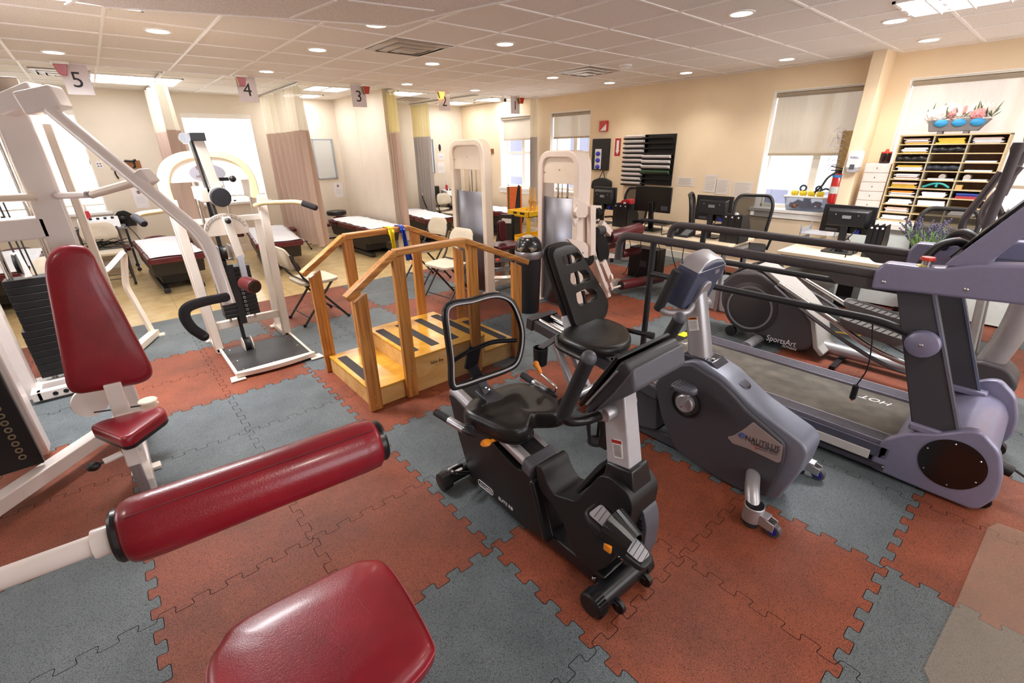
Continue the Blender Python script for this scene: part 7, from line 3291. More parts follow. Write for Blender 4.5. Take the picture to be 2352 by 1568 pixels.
def monitor(lab, tl, tr, bl, x, back=True, stand_h=None, thick=.05):
    a, b_, c = X(*tl, x), X(*tr, x), X(*bl, x)
    yL, yR = max(a.y, b_.y), min(a.y, b_.y)
    z1, z0 = (a.z + b_.z) / 2, c.z
    ym = (yL + yR) / 2
    t = thing('monitor', lab, 'monitor', (x, ym, DZ), 'desk monitors')
    q = MB()
    q.bx(x, x + .025, yR, yL, z0, z1)
    q.build('bezel', SCRN, t, bev=.004)
    if back:
        q = MB()
        h = z1 - z0
        w = yL - yR
        q.loft([[V(x, yR + w * .08, z0 + h * .22), V(x, yL - w * .08, z0 + h * .22), V(x, yL - w * .08, z1 - h * .1), V(x, yR + w * .08, z1 - h * .1)],
                [V(x - .05, yR + w * .14, z0 + h * .28), V(x - .05, yL - w * .14, z0 + h * .28), V(x - .05, yL - w * .14, z1 - h * .2), V(x - .05, yR + w * .14, z1 - h * .2)]])
        q.build('back_cover', BLK, t, bev=.008)
        q = MB()
        q.bx(x - .053, x - .05, ym - .035, ym + .035, z0 + h * .55, z0 + h * .66)
        q.build('rating_label', mat('grey_label', '#8c8c8e', .5, noise=.1), t)
        for sy in (-.09, .09):
            q = MB()
            q.ball((x - .051, ym + sy, z0 + h * .68), .006, 8)
            q.build('screw', STEEL, t)
        q = MB()
        q.bx(x - .03, x - .0, ym - .12, ym - .09, z0 + h * .04, z0 + h * .16)
        q.build('blue_plug', mat('blue_plug', '#2438b8', .4, noise=.05), t)
        q = MB()
        q.bx(x - .002, x + .0, ym + .06, ym + .16, z0 + h * .06, z0 + h * .15)
        q.build('port_panel', GREY, t)
    else:
        q = MB()
        q.bx(x - .003, x + .002, yR + .03, yR + .12, z0 + .03, z0 + .08)
        q.build('grey_sticker', mat('dim_sticker', '#55555f', .5, noise=.05), t)
    q = MB()
    q.beam((x - .03 if back else x + .03, ym, DZ + .01), (x - .03 if back else x - .02, ym + (.0 if back else .0), z0 + .12), .06, .035, up=(1, 0, 0))
    q.build('stand_neck', BLK, t, bev=.006)
    q = MB()
    q.prism(fillet([V(x - .12, ym - .13, DZ), V(x + .12, ym - .13, DZ), V(x + .12, ym + .13, DZ), V(x - .12, ym + .13, DZ)], .03, 3), (0, 0, .014))
    q.build('stand_base', BLK, t, bev=.004)
    q = MB()
    q.tube(spline([V(x - .04, ym - .10, z0 + .05), V(x - .08, ym - .06, z0 - .03), V(x - .06, ym + .05, DZ + .02), V(x + .1, ym + .1, DZ + .008)], 6), .005, 6)
    q.build('cable', CORD, t)
    return z0


mx_ = D1X0 + .36
monitor('black monitor seen from behind, leftmost on the long maple desk', (1364, 428), (1416, 431), (1364, 478), mx_)
monitor('widest black monitor on a tilted arm in the middle of the maple desk', (1461, 427), (1544, 430), (1461, 483), mx_ - .05, back=False)
monitor('black monitor seen from behind beside the mesh chairs on the maple desk', (1602, 447), (1686, 452), (1595, 503), mx_)
monitor('black monitor seen from behind on the desk nearer the paper sorter', (1895, 470), (2020, 474), (1888, 530), D2X0 + .34)


def holder(name, lab, c, s, m, grp=None):
    """upright magazine file with slanted side"""
    t = thing(name, lab, 'file holder', (c[0], c[1], c[2]), grp)
    x, y, z = c
    q = MB()
    for k in range(3):
        y0 = y - s / 2 + s * k / 3
        o = [V(x - .12, y0, z), V(x + .13, y0, z), V(x + .13, y0, z + .14), V(x + .04, y0, z + .29), V(x - .12, y0, z + .29)]
        q.prism(o, (0, .004, 0))
        q.bx(x - .12, x - .115, y0, y0 + s / 3, z, z + .29)
        q.bx(x - .12, x + .13, y0, y0 + s / 3, z, z + .004)
    q.prism([V(x - .12, y + s / 2, z), V(x + .13, y + s / 2, z), V(x + .13, y + s / 2, z + .14), V(x + .04, y + s / 2, z + .29), V(x - .12, y + s / 2, z + .29)], (0, .004, 0))
    q.build('file_case', m, t)
    for k in range(3):
        y0 = y - s / 2 + s * (k + .5) / 3
        q = MB()
        q.cyl((x - .1225, y0, z + .265), (x - .12, y0, z + .265), .009, 12)
        q.build('finger_hole', PAPER, t)
    q = MB()
    q.prism([V(x - .05, y - .01, z + .01), V(x + .10, y - .01, z + .01), V(x + .10, y - .01, z + .25), V(x - .05, y - .01, z + .31)], (0, .02, 0))
    q.build('filed_paper', PAPER, t)
    return t


FB = mat('black_file_case', '#121113', .4, noise=.1)
p = Z(1437, 512, DZ)
holder('magazine_file', 'black magazine files between two monitors on the left half of the maple desk', (D1X0 + .33, X(1437, 490, D1X0 + .33).y, DZ), .22, FB, 'magazine files')
p = Z(1690, 545, DZ)
holder('magazine_file', 'black magazine files with white paper at the right end of the maple desk', (D1X0 + .28, X(1690, 520, D1X0 + .28).y, DZ), .2, FB, 'magazine files')
pq = X(2000, 560, D2X0 + .36)
holder('magazine_file', 'black magazine file with pale paper right of the monitor near the plant', (D2X0 + .36, X(2012, 560, D2X0 + .36).y, DZ), .12, FB, 'magazine files')

# red cloth, pencil cup, monitor stand with keyboard, phones, mouse, trays
p = X(1452, 462, D1X0 + .45)
q = MB()
q.prism(spline([V(D1X0 + .3, p.y + a, p.z + c) for a, c in ((-.09, -.03), (-.03, -.015), (.04, -.035), (.08, -.02), (.05, .02), (-.02, .035), (-.07, .02))], 4, closed=True), (.12, 0, .0))
tag(q.build('folded_cloth', mat('bright_red_cloth', '#c41f30', .8, noise=.2), bev=.01), 'bright red cloth draped over the magazine files beside the widest monitor', 'cloth')
p = Z(1462, 507, DZ)
pcx, pcy = D1X0 + .2, X(1462, 500, D1X0 + .2).y
q = MB()
q.lathe((pcx, pcy, DZ), (0, 0, 1), [(.04, 0), (.045, .11), (.042, .11), (.038, .005), (.001, .005)], 20, cap=False)
tag(q.build('pencil_cup', sheer('dark_wire_mesh', '#26252a', .3, .1)), 'dark mesh pencil cup left of the widest monitor stand', 'cup')
st = thing('monitor_riser', 'black wire riser with keyboard under the widest monitor', 'riser', (D1X0 + .22, X(1503, 505, D1X0 + .2).y, DZ))
yy = X(1503, 505, D1X0 + .2).y
q = MB()
q.bx(D1X0 + .08, D1X0 + .42, yy - .22, yy + .22, DZ + .105, DZ + .115)
q.build('shelf', MESHB, st)
for sy in (-1, 1):
    q = MB()
    q.tube(bend([V(D1X0 + .06, yy + sy * .2, DZ + .11), V(D1X0 + .04, yy + sy * .21, DZ + .01), V(D1X0 + .4, yy + sy * .21, DZ + .006), V(D1X0 + .42, yy + sy * .2, DZ + .11)], .03), .006, 8)
    q.build('leg', BLK, st)


def keyboard(lab, c, w=.42, d=.14, grp='keyboards'):
    t = thing('keyboard', lab, 'keyboard', c, grp)
    q = MB()
    q.box((c[0], c[1], c[2] + .008), (d, w, .014))
    q.build('base', BLK, t, bev=.003)
    q = MB()
    for i in range(4):
        for j in range(14):
            q.box((c[0] - d * .36 + d * .24 * i, c[1] - w * .46 + w * .92 * (j + .5) / 14, c[2] + .018), (d * .19, w * .055, .006))
    q.build('keys', DGREY, t)
    return t


keyboard('black keyboard on the wire riser under the widest monitor', (D1X0 + .22, yy, DZ + .116))


def phone(lab, c):
    t = thing('desk_phone', lab, 'phone', c, 'desk phones')
    x, y, z = c
    q = MB()
    q.prism([V(x - .09, y - .09, z), V(x + .10, y - .09, z), V(x + .10, y - .09, z + .09), V(x - .09, y - .09, z + .025)], (0, .18, 0))
    q.build('body', BLK, t, bev=.008)
    q = MB()
    q.beam((x - .08, y + .06, z + .06), (x + .09, y + .06, z + .12), .045, .03)
    q.ball((x - .07, y + .06, z + .05), .028, 10)
    q.ball((x + .08, y + .06, z + .10), .028, 10)
    q.build('handset', BLKS, t, bev=.008)
    return t


phone('black desk phone with handset left of the mesh chair on the maple desk', (D1X0 + .2, X(1572, 530, D1X0 + .2).y, DZ))
p = Z(1885, 553, DZ)
t = thing('computer_mouse', 'black computer mouse on a pad on the desk behind the treadmill', 'mouse', (p.x, p.y, DZ + .004))
q = MB()
q.ball((p.x, p.y, DZ + .016), .035, 14, sx=1.5, sy=.85, sz=.55)
q.build('body', BLKS, t)
q = MB()
q.bx(p.x - .13, p.x + .1, p.y - .12, p.y + .12, DZ, DZ + .004)
tag(q.build('mouse_pad', mat('black_pad_cloth', '#1d1c1e', .8, noise=.1), bev=.001), 'black mouse pad under the mouse on the desk behind the treadmill', 'mouse pad')
p = Z(1938, 578, DZ)
t = thing('bottle', 'clear small bottle with lilac label near the front edge of the treadmill-side desk', 'bottle', (p.x, p.y, DZ))
q = MB()
q.lathe((p.x, p.y, DZ), (0, 0, 1), [(.03, 0), (.033, .01), (.033, .10), (.014, .125), (.012, .14)], 20)
q.build('body', mat('clear_plastic', '#dcd8de', .15, trans=.7, noise=.02), t)
q = MB()
q.lathe((p.x, p.y, DZ + .03), (0, 0, 1), [(.0335, 0), (.0335, .055)], 20, cap=False)
q.build('label_wrap', mat('lilac_label', '#b9a8c8', .5, noise=.2, nscale=60), t)
q = MB()
q.lathe((p.x, p.y, DZ + .138), (0, 0, 1), [(.014, 0), (.014, .025), (.001, .026)], 16)
q.build('cap', PAPER, t)
kx = D2X0 + .17
ky = X(1985, 590, kx).y
t = thing('wire_stand', 'black wire desk stand behind the clear bottle', 'stand', (kx, ky, DZ))
q = MB()
for dy in (-.12, .12):
    q.tube(bend([V(kx - .1, ky + dy, DZ + .006), V(kx - .08, ky + dy, DZ + .09), V(kx + .12, ky + dy, DZ + .09), V(kx + .14, ky + dy, DZ + .006)], .02), .005, 8)
q.tube([V(kx + .02, ky - .14, DZ + .09), V(kx + .02, ky + .14, DZ + .09)], .005, 8)
q.build('wire_frame', BLK, t)
p = Z(2060, 606, DZ)
q = MB()
q.bx(p.x - .06, p.x + .06, p.y - .17, p.y + .12, DZ, DZ + .04)
tag(q.build('tissue_tray', PAPER, bev=.004), 'white shallow tray on the desk below the far treadmill rail end', 'tray')
# grey letter tray left of the near monitor
p = Z(1850, 540, DZ)
t = thing('letter_tray', 'grey stacked letter tray left of the monitor behind the treadmill', 'letter tray', (D2X1 - .16, D2Y1 - .2, DZ))
for k in range(2):
    q = MB()
    xx, yq, zz = D2X1 - .16, D2Y1 - .14, DZ + .01 + k * .09
    q.bx(xx - .17, xx + .14, yq - .17, yq + .15, zz, zz + .006)
    q.bx(xx - .17, xx + .14, yq + .145, yq + .15, zz, zz + .05)
    q.bx(xx - .17, xx + .14, yq - .17, yq - .165, zz, zz + .05)
    for dx in (-.16, .13):
        for dy in (-.165, .145):
            q.bx(xx + dx - .006, xx + dx + .006, yq + dy, yq + dy + .008, zz, zz + .09)
    q.build('tray', mat('smoke_grey_plastic', '#9b9ba0', .3, noise=.05), t)


def office_chair(lab, back, m_mesh):
    """faces +x (backrest at -x)"""
    t = thing('office_chair', lab, 'office chair', (0, 0, 0), 'mesh office chairs')
    q = MB()
    q.prism(fillet([V(-.22, -.24, .44), V(.24, -.24, .44), V(.24, .24, .44), V(-.22, .24, .44)], .08, 5), (0, 0, .07))
    q.build('seat', mat('black_seat_fabric', '#1e1d1f', .8, noise=.2), t, bev=.02)
    w, z1 = back
    o = fillet([V(-.25, -w * .42, .58), V(-.25, w * .42, .58), V(-.30, w * .5, z1 - .12), V(-.31, w * .40, z1), V(-.31, -w * .40, z1), V(-.30, -w * .5, z1 - .12)], .07, 5)
    o = [V(p.x - .05 * (1 - (p.y / (w * .5)) ** 2) + .05, p.y, p.z) for p in o]
    q = MB()
    q.tube(o, .02, 8, closed=True)
    q.build('back_frame', BLK, t)
    c = sum(o, V(0, 0, 0)) / len(o)
    q = MB()
    q.loft([[c + (p - c) * k + V(-.03 * (1 - k), 0, 0) for p in o] for k in (.97, .6, .1)], cap=False)
    q.build('back_mesh', m_mesh, t)
    q = MB()
    q.beam((-.26, 0, .62), (-.05, 0, .43), .06, .03)
    q.build('back_bracket', BLK, t)
    q = MB()
    q.cyl((0, 0, .09), (0, 0, .44), .028, 16)
    q.build('gas_column', BLKS, t)
    for k in range(5):
        a = 2 * PI * k / 5
        e = V(.29 * math.cos(a), .29 * math.sin(a), .065)
        q = MB()
        q.beam((0, 0, .10), e, .045, .03)
        lg = q.build('leg', BLK, t)
        q = MB()
        q.lathe(e + V(-.02, 0, -.037), (1, 0, 0), [(.01, 0), (.028, .004), (.028, .032), (.01, .036)], 14)
        q.build('caster_wheel', BLKS, lg)
    for sy in (-1, 1):
        q = MB()
        q.tube(bend([V(-.05, sy * .25, .46), V(-.05, sy * .29, .66), V(.16, sy * .29, .67)], .05), .015, 8)
        q.build('armrest', BLK, t)
    return t


OM = sheer('dark_chair_mesh', '#3a3630', .2, .25)
OM2 = sheer('brown_chair_mesh', '#7d7468', .15, .25)
oc = office_chair('black mesh office chair seen edge-on between two desk monitors', (.46, 1.10), OM)
pC = X(1568, 480, 5.1)
place(oc, (5.25, X(1585, 500, 5.15).y - .24, 0), math.radians(-67))
oc2 = dup(oc, (5.2, X(1725, 490, 5.2).y, 0), math.radians(200), 'black mesh office chair with wide curved back at the right end of the maple desk')
oc3 = dup(oc, (5.25, X(1440, 470, 5.25).y, 0), math.radians(180), 'mesh office chair half hidden behind the magazine files at left of the maple desk')
oc4 = dup(oc, (5.0, -.62, 0), math.radians(185), 'grey mesh office chair behind the desk with the plant')
pz = Z(1985, 700, 0)

# ================================================================== WALL ABOVE THE DESKS
xf = XW - .005


def quad_x(px0, py0, px1, py1, x=XW):
    a, b_ = X(px0, py0, x), X(px1, py1, x)
    return max(a.y, b_.y), min(a.y, b_.y), max(a.z, b_.z), min(a.z, b_.z)


def wall_paper(lab, *q4):
    y1, y0, z1, z0 = quad_x(*q4)
    t = thing('wall_paper', lab, 'paper', (XW, (y0 + y1) / 2, z0), 'papers on the tan wall')
    q = MB()
    q.bx(XW - .004, XW - .001, y0, y1, z0, z1)
    q.build('sheet', mat('taped_paper', '#e6dcd2', .8, noise=.03), t)
    q = MB()
    n = 9
    for k in range(n):
        z = z1 - (z1 - z0) * (.12 + .8 * k / n)
        q.bx(XW - .0055, XW - .004, y0 + (y1 - y0) * (.1 + .2 * ((k * 7) % 3) / 3), y1 - (y1 - y0) * .1, z - .004, z)
    q.build('text_lines', mat('pale_print', '#b2a8a2', .7), t)


wall_paper('narrow typed list taped on the wall left of the mesh chair', 1556, 406, 1592, 428)
wall_paper('tall white sheet taped above the rightmost desk monitor', 1620, 400, 1643, 442)
wall_paper('tall white sheet just right of the taped sheet above the rightmost desk monitor', 1647, 410, 1672, 447)
wall_paper('wide white sheet taped beside the half-shaded window', 1686, 416, 1724, 456)
# extinguisher arrow sign
y1, y0, z1, z0 = quad_x(1414, 318, 1424, 358)
t = thing('arrow_sign', 'red and white vertical sign with downward arrow left of the wall file pockets', 'sign', (XW, (y0 + y1) / 2, z0))
q = MB()
q.bx(XW - .004, XW - .001, y0, y1, z0, z1)
q.build('plate', mat('sign_red', '#b3202a', .4, noise=.04), t)
q = MB()
w = y1 - y0
ym = (y0 + y1) / 2
q.prism([V(XW - .006, ym - w * .22, z1 - .03), V(XW - .006, ym + w * .22, z1 - .03), V(XW - .006, ym + w * .22, z0 + .09), V(XW - .006, ym + w * .34, z0 + .09), V(XW - .006, ym, z0 + .02), V(XW - .006, ym - w * .34, z0 + .09), V(XW - .006, ym - w * .22, z0 + .09)], (.002, 0, 0))
q.build('white_arrow', WHT, t)
# red and white framed card above the black holder
y1, y0, z1, z0 = quad_x(1381, 278, 1397, 301)
t = thing('fire_alarm', 'red and white alarm box high on the tan wall', 'alarm', (XW, (y0 + y1) / 2, z0))
q = MB()
q.bx(XW - .05, XW - .001, y0, y1, z0, z1)
q.build('case', mat('alarm_red', '#c43a3a', .3, noise=.05), t, bev=.006)
q = MB()
q.prism([V(XW - .053, y0 + .01, z0 + .01), V(XW - .053, y1 - .03, z0 + .01), V(XW - .053, y0 + .01, z1 - .05)], (.003, 0, 0))
q.build('strobe_lens', PAPER, t)
# black wall holder with blue balls
y1, y0, z1, z0 = quad_x(1366, 319, 1399, 391)
t = thing('wall_display', 'black wall box holding blue items left of the red arrow sign', 'wall holder', (XW, (y0 + y1) / 2, z0))
q = MB()
q.bx(XW - .06, XW - .001, y0, y1, z0, z1)
q.build('case', BLK, t, bev=.006)
q = MB()
q.bx(XW - .066, XW - .06, y0 + (y1 - y0) * .40, y0 + (y1 - y0) * .78, z0 + .02, z0 + (z1 - z0) * .68)
q.build('white_strip', PAPER, t)
for k, zz in enumerate((.53, .32, .11)):
    q = MB()
    q.ball((XW - .075, y0 + (y1 - y0) * .58, z0 + (z1 - z0) * zz), .05, 12, sx=.6, sz=.75)
    o = q.build('blue_putty', mat('royal_blue', '#3440b8', .5, noise=.1))
    tag(o, ('upper', 'middle', 'lowest')[k] + ' of three blue items in the black wall box', 'therapy putty', 'blue items in the wall box')
# wall file pockets
WMB = mat('black_wire_pocket', '#191719', .5, noise=.1)
for cidx, (q4, lab, npk) in enumerate((((1441, 312, 1480, 428), 'black wall file rack full of pale papers', 11), ((1484, 309, 1542, 427), 'black wall file rack mostly empty, with a few papers low down', 10))):
    y1, y0, z1, z0 = quad_x(*q4)
    t = thing('file_rack', lab, 'file rack', (XW, (y0 + y1) / 2, z0), 'wall file racks')
    q = MB()
    q.bx(XW - .012, XW - .001, y0, y1, z0, z1)
    q.build('back_panel', WMB, t)
    for k in range(npk):
        z = z0 + (z1 - z0) * k / npk
        h = (z1 - z0) / npk
        q = MB()
        q.prism([V(XW - .012, y0 + .004, z), V(XW - .10, y0 + .004, z + h * .2), V(XW - .106, y0 + .004, z + h * .5), V(XW - .101, y0 + .004, z + h * .5), V(XW - .095, y0 + .004, z + h * .24), V(XW - .012, y0 + .004, z + h * .06)], (0, y1 - y0 - .008, 0))
        pk = q.build('pocket', WMB, t)
        full = (cidx == 0) or k in (2, 3, 4, 5)
        if full:
            q = MB()
            ex = .55 if k == 3 and cidx else .3
            q.prism([V(XW - .05, y0 + .03, z + h * .36), V(XW - .094, y0 + .03, z + h * .36), V(XW - .125, y0 + .03, z + h * .88), V(XW - .06, y0 + .03, z + h * 1.08)], (0, y1 - y0 - .06, 0))
            o = q.build('paper_stack', PAPER if not (cidx and k == 2) else mat('green_folder', '#4d6b4f', .6, noise=.1))
            nth = ('bottom', 'second', 'third', 'fourth', 'fifth', 'sixth', 'seventh', 'eighth', 'ninth', 'tenth', 'eleventh')[k]
            tag(o, ('green folder' if (cidx and k == 2) else 'pale papers') + ' in the ' + nth + ' pocket from below of the ' + ('fuller left' if not cidx else 'emptier right') + ' wall rack', 'papers', 'papers in the wall file racks')
# dark bag hung by a hook above the left monitor
p = X(1383, 418, XW - .05)
t = thing('hanging_bag', 'black bag hanging by a loop above the leftmost desk monitor', 'bag', (XW - .05, p.y, p.z - .12))
q = MB()
q.prism(fillet([V(XW - .10, p.y - .20, p.z - .12), V(XW - .10, p.y + .22, p.z - .12), V(XW - .10, p.y + .20, p.z + .02), V(XW - .10, p.y + .06, p.z + .07), V(XW - .10, p.y - .06, p.z + .07), V(XW - .10, p.y - .20, p.z + .02)], .04, 4), (.09, 0, 0))
q.build('body', mat('black_bag_fabric', '#1a1a1f', .7, noise=.2), t, bev=.015)
q = MB()
q.tube([V(XW - .06, p.y - .07, p.z + .05), V(XW - .04, p.y, p.z + .19), V(XW - .06, p.y + .07, p.z + .05)], .008, 8)
q.build('loop_handle', BLK, t)
q = MB()
q.tube([V(XW - .005, p.y, p.z + .2), V(XW - .05, p.y, p.z + .19), V(XW - .055, p.y, p.z + .22)], .006, 8)
tag(q.build('wall_hook', mat('brass_hook', '#c8a040', .3, metal=.9, noise=.05)), 'yellow wall hook above the hanging black bag', 'hook')
p = X(1414, 430, XW - .1)
q = MB()
q.box((5.2, X(1414, 432, 5.2).y, DZ + .42), (.06, .12, .08))
b = q

# window sill items at the half-shaded window
sy, sz = X(1846, 478, XW - .02), zC0
t = thing('storage_bin', 'clear plastic bin with white lid on the window sill left of the column', 'storage bin', (XW + .06, sy.y, sz))
q = MB()
q.loft([fillet([V(XW - .02, sy.y - .22, sz + .004), V(XW + .17, sy.y - .22, sz + .004), V(XW + .17, sy.y + .22, sz + .004), V(XW - .02, sy.y + .22, sz + .004)], .03, 3), fillet([V(XW - .045, sy.y - .26, sz + .17), V(XW + .19, sy.y - .26, sz + .17), V(XW + .19, sy.y + .26, sz + .17), V(XW - .045, sy.y + .26, sz + .17)], .03, 3)])
q.build('body', sheer('clear_blue_plastic', '#8e9bb4', .45, .3), t)
q = MB()
q.bx(XW - .05, XW + .195, sy.y - .27, sy.y + .27, sz + .17, sz + .195)
q.build('lid', PAPER, t, bev=.008)
q = MB()
rnd = random.Random(3)
for k in range(24):
    q.ball((XW + .04 + rnd.uniform(-.06, .06), sy.y + rnd.uniform(-.17, .17), sz + .05 + rnd.uniform(0, .06)), .03, 8)
o = q.build('bin_contents', mat('mixed_dark_contents', '#5a4a52', .6, color2='#b06a3a', nscale=12))
o['kind'] = 'stuff'
tag(o, 'dark and orange odds and ends inside the clear sill bin', 'contents')
for k in range(4):
    c = V(XW + .03, sy.y + .16 - k * .10, sz + .225)
    q = MB()
    q.lathe(c + V(0, .045, 0), (0, -1, 0), [(.01, 0), (.03, .01), (.034, .03), (.026, .045), (.034, .06), (.03, .08), (.01, .09)], 16)
    o = q.build('ankle_weight', mat('yellow_vinyl', '#e0c81e', .4, noise=.15, nscale=40))
    tag(o, ('first', 'second', 'third', 'fourth')[k] + ' yellow sandbag weight from the left on the sill bin lid', 'weight', 'yellow weights on the sill bin')
q = MB()
for cy_, s in ((sy.y + .08, .035), (sy.y - .10, .03)):
    q.torus((XW + .05, cy_, sz + .285), (1, 0, 0), s, .012, 18, 8)
q.tube(spline([V(XW + .05, sy.y - .12, sz + .26), V(XW + .03, sy.y - .2, sz + .29), V(XW + .04, sy.y - .3, sz + .22), V(XW, sy.y - .34, sz + .1)], 6), .012, 8)
tag(q.build('exercise_tubing', mat('navy_tubing', '#2c3e58', .5, noise=.2)), 'dark blue exercise tubing piled on the yellow weights', 'tubing')
q = MB()
q.ball((XW - .0, sy.y - .36, sz + .07), .09, 12, sx=.7, sz=.75)
q.ball((XW - .02, sy.y - .44, sz + .05), .06, 12)
tag(q.build('cloth_bundle', mat('navy_cloth', '#25344a', .8, noise=.3)), 'navy cloth bundle on the sill right of the clear bin', 'bundle')

# fire extinguisher and sanitizer on the column
fe = X(1926, 430, cx)
ey = yk1 + .07
t = thing('fire_extinguisher', 'red fire extinguisher hanging beside the wall column', 'fire extinguisher', (cx + .06, ey, 1.15))
ez0, ez1 = X(1915, 468, cx + .06).z, X(1926, 398, cx + .06).z
ey = X(1921, 430, cx + .06).y
q = MB()
q.lathe((cx + .06, ey, ez0), (0, 0, 1), [(.05, 0), (.065, .015), (.065, ez1 - ez0 - .05), (.04, ez1 - ez0 - .01), (.02, ez1 - ez0)], 24)
q.build('cylinder', mat('extinguisher_red', '#b51d1d', .25, noise=.05, coat=.4), t)
q = MB()
q.lathe((cx + .06, ey, ez0 + .12), (0, 0, 1), [(.0662, 0), (.0662, .08)], 24, cap=False)
q.build('label_wrap', mat('extinguisher_label', '#cfd4d0', .5, noise=.2, nscale=30), t)
q = MB()
q.lathe((cx + .06, ey, ez0 + .30), (0, 0, 1), [(.0662, 0), (.0662, .03)], 24, cap=False)
q.build('blue_band', mat('blue_band', '#3a7cc0', .5, noise=.05), t)
q = MB()
q.cyl((cx + .06, ey, ez1), (cx + .06, ey, ez1 + .04), .022, 12)
q.beam((cx + .06, ey - .02, ez1 + .05), (cx + .0, ey + .09, ez1 + .08), .02, .012)
q.beam((cx + .06, ey - .02, ez1 + .03), (cx + .0, ey + .08, ez1 + .035), .02, .012)
q.build('valve_handle', BLK, t)
q = MB()
q.tube(spline([V(cx + .06, ey + .03, ez1 + .02), V(cx + .02, ey + .10, ez1 - .05), V(cx, ey + .14, ez1 - .15), V(cx + .01, ey + .2, ez1 - .22)], 6), .012, 8)
q.build('hose', BLK, t)
p = X(1968, 370, cx - .06)
y1, y0, z1, z0 = quad_x(1953, 347, 1978, 396, cx - .06)
t = thing('hand_sanitizer', 'white hand sanitizer dispenser mounted on the wall column', 'dispenser', (cx - .05, (y0 + y1) / 2, z0))
yq = max(y0, yk0 + .07)
ymid = X(1963, 372, cx - .06).y
q = MB()
q.prism(fillet([V(cx - .11, ymid - .062, z0 + .05), V(cx - .11, ymid + .062, z0 + .05), V(cx - .11, ymid + .062, z1), V(cx - .11, ymid - .062, z1)], .015, 3), (.11, 0, 0))
q.build('case', mat('dispenser_white', '#e8e4e6', .35, noise=.03), t, bev=.01)
q = MB()
q.prism(fillet([V(cx - .105, ymid - .05, z0), V(cx - .105, ymid + .05, z0), V(cx - .105, ymid + .06, z0 + .09), V(cx - .105, ymid - .06, z0 + .09)], .02, 3), (.1, 0, 0))
q.build('spout', mat('pale_grey_plastic', '#b5b3b6', .45), t, bev=.008)
q = MB()
q.bx(cx - .113, cx - .11, ymid - .02, ymid + .025, z0 + .035, z0 + .085)
q.build('sensor_window', GREY, t)
text('PURELL', V(cx - .1115, ymid + .04, z1 - .075), V(0, -1, 0), V(0, 0, 1), .03, mat('navy_print', '#2a2f7a', .5), t, width=.08)
# artificial hanging foliage / ribbons beside the extinguisher
t = thing('hanging_ribbons', 'pale curling ribbons and bag hanging between the shade and the column', 'decoration', (cx + .15, yk1 + .1, 1.5))
q = MB()
rnd = random.Random(5)
for k in range(9):
    p0 = X(1945 - k * 2.5, 300 + k * 11, XW - .12)
    q.tube(spline([p0, p0 + V(-.02, rnd.uniform(.03, .1), rnd.uniform(-.02, .05)), p0 + V(-.03, rnd.uniform(.06, .14), rnd.uniform(-.08, 0))], 4), .012, 6, flat=.3)
q.build('ribbon', mat('pale_ribbon', '#d8d4dc', .4, color2='#8a86a8', nscale=20), t)
q = MB()
p0 = X(1950, 300, XW - .1)
q.prism([p0 + V(0, -.06, 0), p0 + V(0, .06, 0), p0 + V(0, .04, -.5), p0 + V(0, -.02, -.5)], (.05, 0, 0))
q.build('paper_bag', mat('kraft_paper', '#b59c6e', .7, noise=.1), t)

# ================================================================== PAPER SORTER AND COUNTER BY THE BIG WINDOW
sxp = 5.62
TLs, TRs, BLs = X(2072, 312, sxp), X(2322, 304, sxp), X(2026, 505, sxp)
sy1, sy0 = TLs.y, TRs.y
sz1, sz0 = TLs.z, BLs.z
print('SORTER', sy0, sy1, sz0, sz1)
SBIRCH = wood(newmat('sorter_birch'), '#c9b48c', '#b89f74', (14, 2, 14), .5)
SBRN = mat('sorter_back_brown', '#8f6c58', .7, noise=.15, nscale=20)
ct = thing('counter', 'white counter cabinet under the paper sorter and big window', 'counter', (5.7, (sy0 + sy1) / 2, 0))
q = MB()
q.bx(5.35, XW - .06, -3.0, sy1 + .3, sz0 - .06, sz0 - .002)
q.build('worktop', mat('pale_counter', '#d9d2c8', .4, noise=.05), ct, bev=.004)
q = MB()
q.bx(5.40, XW - .06, -3.0, sy1 + .28, .02, sz0 - .06)
q.build('cabinet', mat('off_white_cabinet', '#cfd2cc', .5, noise=.05), ct)
sr_ = thing('paper_sorter', 'birch paper sorter with thirty pigeonholes below the flower box', 'paper sorter', (sxp, (sy0 + sy1) / 2, sz0))
q = MB()
q.bx(sxp + .24, sxp + .25, sy0, sy1, sz0, sz1)
q.build('back_panel', SBRN, sr_)
q = MB()
q.bx(sxp, sxp + .25, sy0 - .012, sy0, sz0, sz1)
q.bx(sxp, sxp + .25, sy1, sy1 + .012, sz0, sz1)
q.bx(sxp, sxp + .25, sy0 - .012, sy1 + .012, sz1 - .006, sz1 + .008)
q.bx(sxp, sxp + .25, sy0 - .012, sy1 + .012, sz0 - .0, sz0 + .012)
q.build('case', SBIRCH, sr_)
for k in (1, 2):
    yy = sy0 + (sy1 - sy0) * k / 3
    q = MB()
    q.bx(sxp + .004, sxp + .24, yy - .006, yy + .006, sz0, sz1)
    q.build('divider', mat('sorter_divider', '#a99f86', .5, noise=.05), sr_)
NR = 10
hh = (sz1 - sz0) / NR
for k in range(1, NR):
    z = sz0 + hh * k
    q = MB()
    q.bx(sxp, sxp + .24, sy0, sy1, z - .005, z + .005)
    q.build('shelf', SBIRCH, sr_)
ords = ('top', 'second', 'third', 'fourth', 'fifth', 'sixth', 'seventh', 'eighth', 'ninth', 'bottom')
cw = (sy1 - sy0) / 3
PY = mat('manila_folder', '#d8b23a', .6, noise=.08)
POR = mat('orange_folder', '#d98a2a', .6, noise=.08)
PPK = mat('pale_pink_paper', '#d8b8a8', .7, noise=.05)
WP = PAPER
rnd = random.Random(11)
